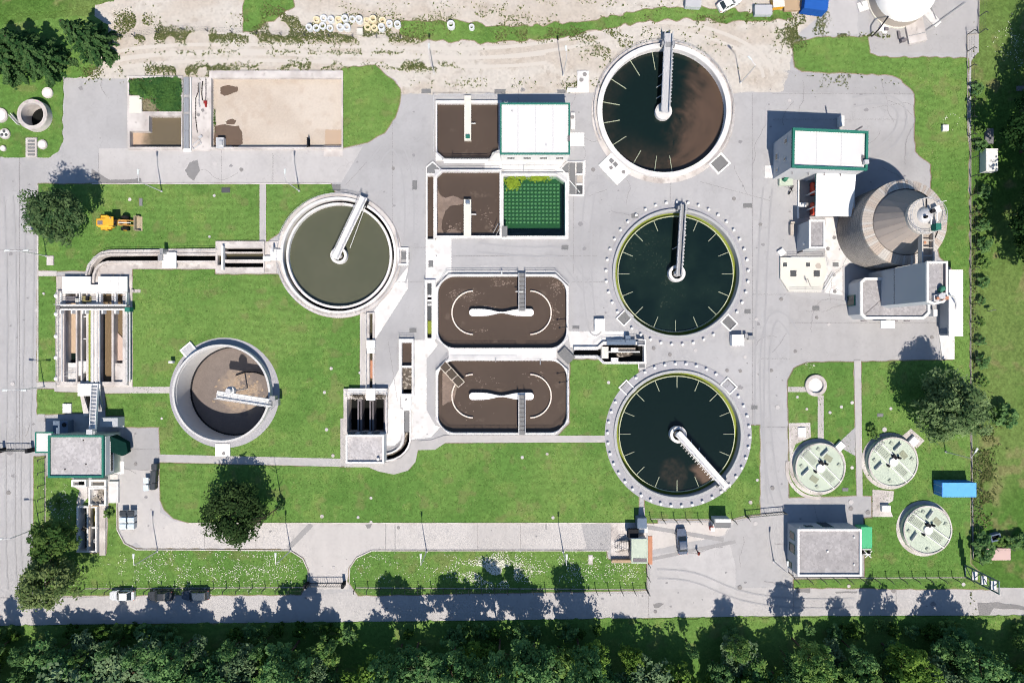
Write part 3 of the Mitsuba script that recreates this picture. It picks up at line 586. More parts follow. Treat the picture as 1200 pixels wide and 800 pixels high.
# round shaft top left
t = thing('deep_shaft', 'tall round concrete shaft with dark open mouth in the north-west corner', 'shaft')
x, y = W(37.5, 134, 1.4); part(t, 'wall', lathe([(13.0 * S, -1.4), (13.0 * S, 1.4), (17.6 * S, 1.4), (18.2 * S, -.1)], x, y, 48), 'concrete'); part(t, 'floor', cyl(x, y, 12.9 * S, -2.0, -1.3, 32), 'dark_pit')
part(t, 'ladder', rot(cat([bx(-1.1, -.25, 1.1, -.15, 0, .9), bx(-1.1, .15, 1.1, .25, 0, .9)]), -48, *W(20, 141)), 'wall_white')
for px, py, r, lab in [(57, 109.5, 6.3, 'round pale shaft cover north-east of the deep shaft'), (2, 136, 8.5, 'round pale shaft cover at the west edge of the picture'), (7, 157.5, 6.2, 'round concrete cover with three openings'), (5, 174.5, 3.4, 'smallest round cover in the north-west lawn'), (51, 170, 5.6, 'round cover beside the slatted concrete box')]:
    t = thing('shaft_cover', lab, 'shaft cover'); x, y = W(px, py); part(t, 'rim', cyl(x, y, r * S, 0, .4, 28), 'concrete'); part(t, 'lid', cyl(x, y, r * S * .74, .4, .46, 24), 'wall_white')
    if 'three' in lab:
        for a in (90, 210, 330): part(t, 'hole', cyl(x + .42 * math.cos(math.radians(a)), y + .42 * math.sin(math.radians(a)), .27, .46, .49, 14), 'grating_dark')
t = thing('valve_pit', 'pale concrete box with a slatted top on the north-west lawn', 'pit'); part(t, 'rim', bxp(30, 161.5, 43, 184, -.1, .35), 'concrete')
for k in range(5): part(t, 'slat', bxp(32.5, 164 + k * 4.0, 40.5, 166.4 + k * 4.0, .35, .42), 'grating')
# ================================================================== RECTANGULAR TANKS
def frame(outer, inner): return outer.difference(inner)
# --- the two long aeration tanks
def arc_wall(parent, cpx, r, a0, a1, z0, z1, w=.21):
    c = W(*cpx); g = LineString(arc(c, r * S, a0, a1, 40)).buffer(w / 2, cap_style=2); return part(parent, 'guide_wall', prism(g, z0, z1), 'cream_wall')
D('cream_wall', (.62, .56, .50))
def aeration_tank(outer, cy, label, bridge_x, bridge_to, seed, broken=False):
    t = thing('aeration_tank', label, 'water tank')
    go = WP(outer); xs, ys = [q[0] for q in outer], [q[1] for q in outer]; gi = RW(min(xs) + 2.4, min(ys) + 2.4, max(xs) - 2.4, max(ys) - 2.4).buffer(-3.0).buffer(3.0, quad_segs=12)
    gi2 = gi
    part(t, 'wall', prism(frame(go, gi), -2, .55), 'white_concrete')
    m = sheet(gi2, -.55); part(t, 'water', m, 'brown_water', uv=tone(m, .45 if not broken else .3))
    z = .35
    L = [(554 + i * 67.5 / 40, cy - 4.2 + 3.5 * math.exp(-((i - 20) / 7.5) ** 2) ) for i in range(41)]; R_ = [(621.5 - i * 67.5 / 40, cy + 4.2 - 3.5 * math.exp(-((i - 20) / 7.5) ** 2)) for i in range(41)]
    core = WP(L + R_).union(Point(*W(554, cy)).buffer(4.2 * S)).union(Point(*W(621.5, cy)).buffer(4.2 * S))
    part(t, 'island_wall', prism(core, -2, z), 'white_paint')
    if not broken: arc_wall(t, (555, cy), 25.5, 92, 268, -1.5, z - .5)
    else: arc_wall(t, (555, cy), 25.5, 138, 268, -1.5, z - .5); arc_wall(t, (555, cy), 25.5, 92, 112, -1.5, z - .5)
    arc_wall(t, (620.5, cy), 25.5, -88, 88, -1.5, z - .5)
    # footbridge to the island, with open mesh treads
    x0, x1 = bridge_x; y0, y1 = bridge_to
    b = part(t, 'footbridge', cat([bxp(x0, min(y0, y1), x0 + .9, max(y0, y1), .62, .86), bxp(x1 - .9, min(y0, y1), x1, max(y0, y1), .62, .86)]), 'galvanised')
    n = 9
    for k in range(n):
        ya, yb = y0 + (y1 - y0) * k / n, y0 + (y1 - y0) * (k + .88) / n
        part(b, 'tread', bxp(x0 + .95, min(ya, yb), x1 - .95, max(ya, yb), .76, .82), 'grating')
    for x in (x0 + .3, x1 - .3): part(b, 'railing', railing_mesh([(*W(x, y0, .9), .86), (*W(x, y1, .9), .86)], 1.0, 1.3, .028), 'galvanised')
    return t
t1 = aeration_tank(OX1, 366.2, 'northern of the two brown aeration tanks with rounded corners', (607.5, 616), (320, 365), 1)
t2 = aeration_tank(OX2, 464, 'southern of the two brown aeration tanks with a catwalk across its corner', (607.5, 616), (509, 462), 2, True)
railing(t1, [(513, 337), (524, 318.5), (606, 318.5)], .03); railing(t1, [(616, 318.5), (651, 318.5), (667, 334)], .03)
railing(t1, [(666, 397), (653, 409), (618, 409)], .56); railing(t1, [(606, 409), (526, 409), (512, 397)], .56)
railing(t2, [(511, 436), (524, 420.5), (606, 420.5)], .56); railing(t2, [(650, 508), (618, 508)], .56); railing(t2, [(606, 508), (527, 508), (512, 493)], .56); railing(t2, [(666, 436), (666, 492), (651, 507)], .56)
g = cut(RW(526, 408.5, 652, 421.5)).difference(unary_union([WP(OX1), WP(OX2)])); slab(g, .50, 'pale concrete walkway between the two aeration tanks', 'white_concrete')
# catwalk across the corner of the southern tank, three panels
A2, B2 = np.array(W(518, 426, .6)), np.array(W(541, 451, .6)); dd2 = (B2 - A2) / np.linalg.norm(B2 - A2); Lc = np.linalg.norm(B2 - A2); n2 = np.array([-dd2[1], dd2[0]])
cw = part(t2, 'catwalk', cat([bar((*(A2 + s * .72 * n2), .55), (*(B2 + s * .72 * n2), .55), .09, .12) for s in (1, -1)]), 'cream_wall')
for k in range(3):
    a, b = A2 + dd2 * (Lc * (k + .03) / 3), A2 + dd2 * (Lc * (k + .95) / 3); part(cw, 'tread', bar((*a, .57), (*b, .57), 1.3, .05), 'grating_brown')
    part(cw, 'crossbar', bar((*(b + n2 * .7), .60), (*(b - n2 * .7), .60), .10, .08), 'cream_wall')
D('grating_brown', (.075, .062, .05))
sc = W(520, 458); g = WP([(511.3, 432), (518, 426), (537, 450), (535, 456), (532, 470), (524, 472), (513, 480), (511.3, 480)]).intersection(WP(OX2).buffer(-1.0)).buffer(-.15).buffer(.1)
def f_foam(p, n, uv):
    a = fbm(p.x * .8, p.y * 1.6, 3.0); b = fbm(p.x * 3, p.y * 3, 8.0); return mix((.13, .095, .078), (.21, .165, .135), a) * (.85 + .3 * b)
P('foam', proc(f_foam), rough=.8)
part(t2, 'floating_foam', prism(g, -.56, -.52), 'foam')
# floating crusts of scum, small rafts drawn out by the flow
def rafts(parent, spots, z, mat='foam'):
    ms = []
    for (px, py, sx, sy, n) in spots:
        for i in range(n):
            x, y = RNG.normal(px, sx), RNG.normal(py, sy); r = RNG.uniform(.03, .13); k = 7
            c = [(r * RNG.uniform(.5, 1.2) * math.cos(q) * 1.5, r * RNG.uniform(.5, 1.2) * math.sin(q)) for q in np.linspace(0, 6.283, k, endpoint=False)]
            g = affinity.translate(affinity.rotate(Polygon(c).buffer(0), RNG.uniform(-30, 30)), *W(x, y)); ms.append(prism(g, z, z + .03))
    part(parent, 'scum', cat(ms), mat, kind='stuff')
rafts(t1, [(533, 345, 4, 4, 60), (552, 348, 10, 6, 40), (587, 331, 8, 3, 60), (652, 335, 5, 4, 70), (650, 362, 3, 14, 60), (560, 387, 8, 1, 20), (570, 360, 8, 1.5, 20)], -.55)
rafts(t2, [(570, 447, 14, 4, 22), (545, 480, 6, 5, 16), (560, 470, 18, 10, 14), (630, 440, 8, 5, 14)], -.55)
# lamp-like posts standing in the corner of each tank
for t, px, py in ((t1, 664, 383), (t2, 664, 446)):
    part(t, 'probe_arm', cat([tube((*W(px, py), .5), (*W(px, py), 1.9), .05), tube((*W(px, py), 1.7), (*W(px - 9, py + 1), 1.7), .06), ball(*W(px - 9, py + 1), 1.7, .18)]), 'black_iron')
part(t2, 'pipe', tube((*W(633, 421), .7), (*W(633, 427), .7), .10), 'steel_grey'); part(t2, 'pipe', tube((*W(581, 420), .7), (*W(581, 424), .7), .10), 'steel_grey')
part(t1, 'pipe', tube((*W(588, 317), .7), (*W(588, 324), .7), .10), 'wall_white'); part(t1, 'pipe', tube((*W(604, 342), .9), (*W(613, 342), .9), .09), 'wall_white')

# --- two square basins with brown water and the green pool
t = thing('brown_basin', 'square basin of smooth brown water west of the green-trimmed house', 'basin')
part(t, 'wall', prism(frame(RW(511, 119, 588, 189), WP([(512.5, 122), (585.5, 122), (585.5, 176), (577, 180), (574, 187), (522, 187), (512.5, 179)])), -2, .55), 'white_concrete')
m = sheet(RW(512.4, 121.8, 585.6, 187.5), -.35); part(t, 'water', m, 'brown_water', uv=tone(m, .35))
part(t, 'divider_wall', bxp(544, 112, 552, 164, -1.5, .6), 'cream_paint'); part(t, 'slide_gate', bxp(545.5, 158, 550.5, 161.5, .6, 1.0), 'teal_trim')
part(t, 'level_gauge', cat([bxp(552, 144.2, 557.5, 145.2, .3, .42)]), 'wall_white')
railing(t, [(509, 113), (542, 113)], .02); railing(t, [(552.5, 113), (581, 113)], .02); railing(t, [(508.5, 113), (508.5, 180)], .02)
railing(t, [(511, 179), (519, 187.5), (574, 187.5), (580, 180.5), (587, 180.5)], .55, mat='steel_grey'); railing(t, [(531, 183), (531, 187), (572, 187)], .55, mat='black_iron')
part(t, 'walkway', bxp(520, 187, 572, 191, .3, .56), 'white_paint')
b = thing('scum_basin', 'square basin of brown water with a pale curve of foam south of the smooth one', 'basin')
part(b, 'wall', prism(frame(RW(510, 199.5, 588.2, 279.5), WP([(512.3, 208), (519, 201.8), (585.5, 201.8), (585.5, 276.5), (512.3, 276.5)])), -2, .55), 'white_concrete')
m = sheet(RW(511.5, 201, 586, 277), -.45); part(b, 'water', m, 'brown_water', uv=tone(m, .5))
part(b, 'divider_wall', bxp(543.5, 233.5, 552, 277, -1.5, .6), 'cream_paint'); part(b, 'slide_gate', bxp(545.5, 235, 550.5, 238.5, .6, 1.0), 'steel_blue')
part(b, 'level_gauge', bxp(552, 250.5, 558, 251.7, .2, .35), 'wall_white')
fo = WP([(512.4, 222), (516, 228), (522, 231), (530, 229), (539, 231), (543, 233), (543, 238), (536, 240), (528, 241), (522, 246), (519, 254), (517, 266), (519, 272), (530, 268), (542, 274), (542, 276), (512.4, 276)])
part(b, 'floating_foam', prism(rough_edge(fo, .25, .4, 3).intersection(RW(512.4, 202, 543.4, 276.4)), -.46, -.40), 'foam'); rafts(b, [(530, 268, 6, 4, 60), (565, 250, 6, 4, 14), (575, 262, 3, 6, 20), (560, 275, 14, 1, 40)], -.45)
part(b, 'ladder_arm', cat([bar((*W(578, 274), .6), (*W(584, 264), 1.6), .08), bar((*W(581, 277), .6), (*W(587, 267), 1.6), .08)]), 'steel_grey')
part(b, 'walkway', bxp(588, 265, 594.5, 277.5, .5, .62), 'grating')
railing(b, [(510, 207), (517, 201), (586, 200.5)], .55)
ch = thing('side_channel', 'narrow channel of brown water along the west side of the scum basin', 'channel')
part(ch, 'wall', prism(frame(RW(499.5, 204, 510, 283), RW(501.2, 206.5, 508.2, 280.5)), -2, .4), 'white_concrete'); m = sheet(RW(501, 206, 509, 281), -.5); part(ch, 'water', m, 'brown_water', uv=tone(m, .2))
tb = part(ch, 'landing', prism(WP([(499.5, 204), (499.5, 196), (507.5, 189.5), (519, 200), (510, 207)]), .2, .45), 'white_concrete'); part(tb, 'grating', prism(WP([(500.8, 203.5), (500.8, 197.5), (507.5, 192), (516, 199.5), (511.5, 204)]), .45, .5), 'grating')
g = thing('green_pool', 'deep green pool with rows of pale discs and bright floating plants', 'pool')
part(g, 'wall', prism(frame(RW(588.3, 203, 666, 280.5), WP([(590, 206.5), (652, 206.5), (662, 214), (662, 276.8), (590, 276.8)])), -3, .5), 'white_concrete')
part(g, 'floor', sheet(RW(589, 205, 664, 277), -2.2), 'pool_floor'); part(g, 'deep_end', sheet(unary_union([RW(589.2, 266, 664, 276.9), RW(657.5, 205, 663.5, 266)]), -2.15), 'dark_water')
D('pool_floor', (.050, .125, .066)); D('pool_disc', (.18, .31, .185))
disc = lathe([(0, .10), (.34, .06), (.46, 0)], 0, 0, 10); pd = mikit.ply(disc, 'pool_disc', True)
for i in range(15):
    for j in range(11):
        x, y = W(592.5 + i * 4.4, 216 + j * 4.4, -1.6)
        reuse(g, 'aerator_disc', pd, T4().translate([x, y, -2.0]).scale([.52, .52, 1]))
scene['green_medium'] = {'type': 'homogeneous', 'albedo': {'type': 'rgb', 'value': [.02, .12, .03]}, 'sigma_t': 1.0}
scene.pop('green_medium')
P('green_water', (.02, .14, .05), rough=.06, spec=.5)
# clear green water: a dielectric sheet is too clean, so the water is a thin tinted film over the discs
scene['pool_water'] = {'type': 'thindielectric', 'int_ior': 1.33, 'specular_transmittance': {'type': 'rgb', 'value': [.58, .76, .63]}}
part(g, 'water', sheet(RW(590, 206.5, 662, 276.8), -.5), 'pool_water')
# bright floating plants
def leaf_mesh(spots, lo, hi, z):
    V, F = [], []
    for (px, py, sx, sy, n) in spots:
        for _ in range(n):
            x, y = W(RNG.normal(px, sx), RNG.normal(py, sy)); r = RNG.uniform(lo, hi); a = RNG.uniform(0, 6.28); zz = z + RNG.uniform(0, .5); t1_, t2_ = RNG.normal(0, .35, 2)
            u = np.array([math.cos(a), math.sin(a), t1_]) * r; w = np.array([-math.sin(a), math.cos(a), t2_]) * r * .6; c = np.array([x, y, zz]); k = len(V)
            V += [c - u, c + w, c + u, c - w]; F += [[k, k + 1, k + 2], [k, k + 2, k + 3]]
    return trimesh.Trimesh(np.array(V), np.array(F), process=False)
D('lime_leaf', (.17, .25, .028))
solo('pond_plant', leaf_mesh([(600, 214, 4.5, 3.5, 320), (612, 208, 2.5, 1.5, 60)], .12, .3, -.4), 'lime_leaf', 'bright lime-green plants at the north-west corner of the green pool', 'plant')
solo('pond_plant', leaf_mesh([(632, 208.5, 5.5, 1.6, 220)], .12, .28, -.4), 'lime_leaf', 'bright lime-green plants in the middle of the pool edge', 'plant')
railing(g, [(588, 205), (652, 205), (664, 213)], .5); railing(g, [(589, 196), (655, 196)], .06); railing(g, [(614, 205), (614, 196)], .06)
st = thing('grated_pit', 'grey grated pits east of the green pool', 'pit')
part(st, 'wall', prism(frame(WP([(664, 189.5), (684.5, 189.5), (684.5, 230), (665, 230), (665, 208), (656, 198)]), WP([(665, 191), (682.5, 191), (682.5, 228), (667, 228), (667, 207), (658, 198)])), -.1, .35), 'white_concrete')
for (a, b_, c_, d_) in ((667, 191, 674, 228), (675.5, 191, 682.5, 203)): x0, y0 = W(a, b_); x1, y1 = W(c_, d_); grate(st, (x0 + x1) / 2, (y0 + y1) / 2, abs(x1 - x0), abs(y0 - y1), 0, .2)
part(st, 'grating', prism(WP([(657.5, 198), (666.5, 190.8), (666.5, 206)]), .1, .24), 'grating'); part(st, 'cover', bxp(676, 206, 682.5, 214, .1, .25), 'clad_tan'); part(st, 'cover', bxp(676, 217.5, 682.5, 227.5, .1, .2), 'grating_dark')
part(st, 'cross_beam', bxp(675.5, 203.3, 682.5, 205.5, .1, .35), 'white_paint'); part(st, 'cross_beam', bxp(675.5, 214.6, 682.5, 217, .1, .35), 'white_paint')
part(st, 'lifting_bar', bar((*W(667, 212), .4), (*W(679, 227), .9), .1), 'white_paint')

# --- narrow channel beside the northern aeration tank
t = thing('side_channel', 'white-walled channel with grated covers west of the northern aeration tank', 'channel')
part(t, 'wall', prism(frame(RW(498.5, 328, 511, 398), RW(501, 332, 506.2, 396)), -2, .5), 'white_concrete'); part(t, 'water', sheet(RW(500.9, 331.5, 506.5, 396.2), -.6), 'murky_water')
for y0, y1, mt in ((332, 345.5, 'grating_dark'), (353, 356, 'grating'), (358, 375, 'grating_dark')): part(t, 'cover', bxp(501, y0, 506.2, y1, .2, .34), mt)
part(t, 'cross_beam', bxp(501, 345.6, 506.2, 348, .2, .48), 'white_paint'); part(t, 'cross_beam', bxp(501, 351, 506.2, 353, .2, .48), 'white_paint'); part(t, 'cross_beam', bxp(501, 356.2, 506.2, 358, .2, .48), 'white_paint')
part(t, 'algae', bxp(501, 376, 506.2, 391, -.6, -.3), 'algae'); railing(t, [(498, 328), (498, 398)], .5)
t = thing('sludge_channel', 'white-walled pit of foaming brown sludge west of the lower aeration tank', 'channel')
part(t, 'wall', prism(frame(RW(468, 397, 486, 464), RW(471.3, 401.5, 483, 461)), -2, .55), 'white_concrete')
m = sheet(RW(471, 401, 483.4, 428), -.4); part(t, 'water', m, 'brown_water', uv=tone(m, .6)); part(t, 'cross_beam', bxp(471, 428.2, 483.2, 430.8, -.5, .4), 'white_paint')
def f_froth(p, n, uv):
    e, e2, w = voronoi(p.x * 3.0, p.y * 3.0); a = fbm(p.x * 2, p.y * 2, 2.0); return mix((.09, .078, .066), (.34, .31, .27), smoothstep(.35, .8, w) * smoothstep(.35, .6, a))
D('froth', proc(f_froth))
fr = trimesh.creation.box([1, 1, 1]); part(t, 'froth', prism(RW(471, 431, 483.2, 456.5), -1, -.35), 'froth'); part(t, 'pit', sheet(RW(471, 456.5, 483.4, 461.2), -1.5), 'dark_pit')
railing(t, [(468.5, 397), (485, 397)], .55); railing(t, [(485.5, 399), (485.5, 462)], .55)
t = thing('flow_box', 'white box over the start of the curved outlet channel', 'box'); part(t, 'box', bxp(470.5, 461.5, 482, 477, -.1, .8), 'white_paint'); part(t, 'lid', bxp(472, 477, 481, 481, -.1, .6), 'white_paint'); part(t, 'valve', cyl(*W(476, 468, .8), .12, .8, 1.1, 12), 'black_iron')
# curved outlet channel
t = thing('outlet_channel', 'curved open outlet channel with weathered grating ending at the pit house', 'channel')
ln = LineString([W(477, 480.5), W(477, 508), W(476.6, 516), W(475, 521), W(472, 526), W(467, 530.5), W(460, 534), W(452.5, 535.5)])
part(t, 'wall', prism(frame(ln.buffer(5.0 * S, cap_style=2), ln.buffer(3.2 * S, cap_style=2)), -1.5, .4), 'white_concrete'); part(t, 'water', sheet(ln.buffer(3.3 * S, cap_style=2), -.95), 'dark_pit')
q = LineString([W(477, 481), W(477, 506)]); part(t, 'grating', prism(q.buffer(3.1 * S, cap_style=2), .1, .2), 'grating'); q2 = LineString([W(476.4, 507), W(474, 519), W(469, 526), W(460, 531.5), W(453, 533)]); part(t, 'moss', prism(q2.buffer(1.3 * S, cap_style=2), -.95, -.2), 'froth')
railing(t, [(472, 512), (470, 520), (464, 527), (455, 531)], .03); 
# narrow sludge channel from the settling tank to the pits
t = thing('sludge_gutter', 'narrow gutter running south from the settling tank to the four pits', 'channel')
part(t, 'wall', prism(frame(RW(430.5, 366, 439.5, 456), RW(433.3, 367.5, 437, 454.5)), -1.5, .3), 'concrete'); part(t, 'sludge', sheet(RW(432.8, 367, 437.4, 455), -.5), 'murky_water')
part(t, 'cover', bxp(429.5, 398.5, 439, 408, .0, .9), 'white_paint'); part(t, 'cover', bxp(430, 408.5, 439, 414, .0, .6), 'wall_white'); railing(t, [(430, 368), (430, 398)], .3); railing(t, [(430, 415), (430, 455)], .3)
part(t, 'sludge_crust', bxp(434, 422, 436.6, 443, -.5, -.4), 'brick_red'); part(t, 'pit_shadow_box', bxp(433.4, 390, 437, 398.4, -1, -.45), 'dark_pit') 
# --- dark pits with walls like comb teeth
t = thing('pit_house', 'dark pits divided by slanting concrete walls beside the flat grey roof', 'pits')
part(t, 'wall', prism(frame(RW(403.5, 455, 455, 508), RW(407.5, 467, 452, 505.5)), -3, .6), 'concrete')
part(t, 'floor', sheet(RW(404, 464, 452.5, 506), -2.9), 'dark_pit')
part(t, 'head_wall', bxp(408, 455, 454, 460.5, .6, 1.0), 'white_concrete'); part(t, 'inlet_box', bxp(429, 455, 439.5, 469, .6, 1.3), 'white_paint')
for x in (421.5, 435.5, 449): part(t, 'divider_wall', cat([bxp(x - 2.6, 468, x - .8, 505, -2.9, -.2), bxp(x + .9, 468, x + 2.2, 505, -2.9, -.2), bxp(x - 2.6, 468, x + 2.2, 470, -2.9, -.2)]) if x < 445 else bxp(x + .8, 468, x + 2.8, 505, -2.9, .4), 'steel_dark')
D('steel_dark', (.16, .15, .16))
railing(t, [(406, 461), (454, 461), (454, 507)], .6); part(t, 'rubble', leaf_mesh([(421, 464, 6, 1.5, 160), (446, 464, 4, 1.5, 120)], .08, .22, .62), 'froth', kind='stuff')
h = thing('pump_house', 'small flat-roofed house with pale grey roof and white parapet beside the dark pits', 'house')
def flat_house(t, roof_px, hh, wall, trim, roof_tone=.5, roofmat='roof_gravel', par=.3, pw=.28, inset_z=.28, ztop=None):
    """Walls, roof and parapet from the roof outline as measured at its own height."""
    g = WP(roof_px, hh); part(t, 'wall', prism(g.buffer(-.10, join_style=2), -.1, hh - par - .05), wall)
    rg = g.buffer(-pw, join_style=2)
    part(t, 'parapet', prism(g.difference(rg), hh - par, hh), trim)
    m = prism(rg, hh - par - .2, hh - inset_z); part(t, 'roof', m, roofmat, uv=tone(m, roof_tone)); return g
flat_house(h, [(405, 509.5), (450, 509.5), (450, 543), (405, 543)], 3.2, 'wall_white', 'white_paint', .78, par=.5, inset_z=.45)
for k in range(3): part(h, 'window', bxp(408 + k * 14, 506.4, 417 + k * 14, 507.2, 1.2, 2.4, 1.8), 'dark_glass')
part(h, 'roof_vent', cyl(*W(443, 538, 3.2), .25, 2.7, 3.3, 12), 'galvanised')
# --- flow split with sluices
t = thing('flow_split', 'flow split with white sluice walls and dark channels between the aeration tank and the clarifiers', 'channel')
part(t, 'wall', prism(frame(WP([(672, 406), (700, 406), (706, 400), (756, 400), (757, 426), (706, 426), (699, 419), (673, 419)]), unary_union([RW(672.5, 410, 700, 416), WP([(700, 410), (706.5, 404), (754, 404), (754, 423.5), (708, 423.5), (700, 416)])])), -2, .55), 'white_concrete')
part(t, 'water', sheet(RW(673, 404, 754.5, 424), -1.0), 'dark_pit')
part(t, 'sluice', bxp(705, 406, 713, 420, -.9, .45), 'cream_paint'); part(t, 'inner_wall', bxp(713, 411.5, 750, 413, -1.9, .2), 'white_concrete')
for y in (407.5, 419): part(t, 'cover', bxp(716, y, 724.5, y + 4.2, .3, .6), 'white_paint')
part(t, 'scum_raft', hull([(*W(x, y), z) for x, y in [(721, 416), (726, 413), (738, 413), (743, 415), (738, 417.5), (726, 418.5)] for z in (-.9, -.6)]), 'froth')
for y in (408, 410): part(t, 'pipe', tube((*W(724, y), -.4), (*W(745, y), -.4), .12), 'clad_tan')
st2 = part(t, 'steps', bx(*W(747.5, 424.2), *W(756, 432), -.1, .3), 'white_concrete'); grate(st2, *W(752, 428), 1.0, .9, 0, .32)
part(t, 'gate_frame', cat([bxp(748, 398, 757, 399, .5, 1.4), bxp(748, 404, 757, 405, .5, 1.4), bxp(756, 399, 757, 404, .5, 1.4)]), 'white_paint'); part(t, 'blue_cover', bxp(672, 406.5, 698, 410, .3, .5), 'steel_blue'); part(t, 'blue_cover', bxp(711, 397.5, 745, 404, .55, .75), 'steel_blue')
D('steel_blue', (.12, .16, .22))
railing(t, [(673, 419), (699, 419), (707, 426), (747, 426)], .55); railing(t, [(697, 406), (706, 400), (748, 398)], .55, mat='black_iron')
grate(t, *W(663.5, 416.5), 1.8, 2.6, 45, .58)
solo('cabinet', bxp(697, 373.5, 709, 388, -.1, .9), 'white_paint', 'white block on the deck north of the flow split', 'block'); solo('cabinet', bxp(733, 393, 739, 401, -.1, 1.2), 'steel_blue', 'dark blue box at the east end of the flow split', 'box')
for px, py, w, h_, lab in [(675, 383.5, 8, 3.5, 'between the aeration tank and the white block'), (662, 290, 8, 5, 'south-east of the green pool'), (486, 217, 5.5, 10.5, 'west of the scum basin'), (505, 309, 5.5, 8, 'on the white strip north-west of the aeration tanks'), (876, 241, 10, 5, 'north-east of the middle clarifier'), (876, 365, 7, 5, 'east of the middle clarifier'), (956, 361, 8, 5, 'on the grey apron'), (979, 310, 7, 5, 'on the white pavement'), (744, 253, 8, 5, 'at the rim of the middle clarifier'), (461, 540, 0, 0, ''), (474.5, 514, 0, 0, ''), (884, 477, 7, 4.5, 'east of the southern clarifier'), (681, 517, 8, 2.6, 'on the footpath south of the aeration tank'), (499.5, 107, 11, 5, 'at the edge of the gravel by the brown basin'), (586, 107.5, 13, 5, 'at the north-west corner of the green-trimmed house'), (658, 107.5, 10, 4, 'north of the green-trimmed house'), (394, 220, 10, 7, 'at the north rim of the settling tank'), (484, 387, 8, 5, 'beside the sludge pit')]:
    if w:
        x, y = W(px, py); solo('drain_grate', cat([bx(x - w * S / 2, y - h_ * S / 2, x + w * S / 2, y + h_ * S / 2, 0, .09)] + [bx(x - w * S / 2, y - h_ * S / 2 + k * .14 + .04, x + w * S / 2, y - h_ * S / 2 + k * .14 + .09, .09, .11) for k in range(int(h_ * S / .14))]), 'grating', f'grey drain grating {lab}', 'drain grate')
# ================================================================== HOUSES
def wins(t, spots, mat='dark_glass', frame_mat='wall_white', name='window'):
    """spots: (x0, y0, x1, y1, z0, z1) plan rectangles straddling the wall face, pane set in a proud frame."""
    for (x0, y0, x1, y1, z0, z1) in spots:
        f = part(t, name, bx(x0, y0, x1, y1, z0, z1), frame_mat)
        dx, dy = (.02, .08) if abs(x1 - x0) < abs(y1 - y0) else (.08, .02)
        part(f, 'pane', bx(x0 - dx if dx < .05 else x0 + .08, y0 - dy if dy < .05 else y0 + .08, x1 + dx if dx < .05 else x1 - .08, y1 + dy if dy < .05 else y1 - .08, z0 + .08, z1 - .08), mat)
D('concrete_roof', (.44, .43, .425)); 
h = thing('filter_house', 'flat white-roofed house with a teal edge beside the green pool', 'house')
flat_house(h, [(586, 120.5), (668, 120.5), (668, 181), (586, 181)], 4.9, 'wall_white', 'teal_trim', .9, 'white_roof', par=.25, inset_z=.12)
x0, y0 = W(587.5, 133); x1, y1 = W(666, 189)
wins(h, [(x0 + 1 + k * 2.8, y1 - .06, x0 + 2.4 + k * 2.8, y1 + .06, 1.6, 2.8) for k in range(4)])
part(h, 'roof_vent', bxp(665.5, 159, 668, 165, 4.7, 5.1), 'steel_dark'); part(h, 'downpipe', tube((x1 + .08, y1 + 1, 0), (x1 + .08, y1 + 1, 4.6), .06), 'galvanised')
part(h, 'door', bx(x1 - .02, W(0, 165)[1], x1 + .06, W(0, 158)[1], 0, 2.1), 'teal_trim'); part(h, 'gutter', bx(x0, y0 + .02, x1, y0 + .14, 4.2, 4.35), 'galvanised')
part(h, 'ladder', cat([tube((x0 + .6, y0 + .25, 0), (x0 + .6, y0 + .25, 5.4), .035), tube((x0 + 1.1, y0 + .25, 0), (x0 + 1.1, y0 + .25, 5.4), .035)] + [tube((x0 + .6, y0 + .25, .3 + k * .35), (x0 + 1.1, y0 + .25, .3 + k * .35), .025) for k in range(14)]), 'galvanised')
t = thing('concrete_box', 'white concrete box with a round lid east of the teal-edged house', 'box'); part(t, 'box', bxp(669, 132, 674, 151, -.1, .5), 'white_concrete'); part(t, 'lid', cyl(*W(670.5, 138.5), .32, .5, .58, 20), 'manhole_iron')
solo('door_step', bxp(668, 155.5, 684.5, 171, -.1, .16), 'white_paint', 'white concrete step at the east door of the teal-edged house', 'step')
t = thing('concrete_box', 'white concrete box with two round lids north-east of the teal-edged house', 'box'); part(t, 'box', bxp(676.5, 83, 690, 106, -.1, .45), 'white_concrete')
for a, b in ((685, 88.5), (681, 95)): part(t, 'lid', cyl(*W(a, b), .36, .45, .52, 20), 'manhole_iron')
part(t, 'step', bxp(664.5, 103, 690, 108.2, -.1, .3), 'white_concrete')

for k in (607, 627.5, 648): part(h, 'roof_seam', bxp(k - .3, 122.5, k + .3, 179, 4.78, 4.795), 'wall_grey')
part(h, 'roof_outlet', cyl(*W(640, 170, 4.8), .16, 4.78, 4.95, 12), 'galvanised'); part(h, 'roof_outlet', cyl(*W(600, 130, 4.8), .12, 4.78, 4.9, 12), 'steel_grey')
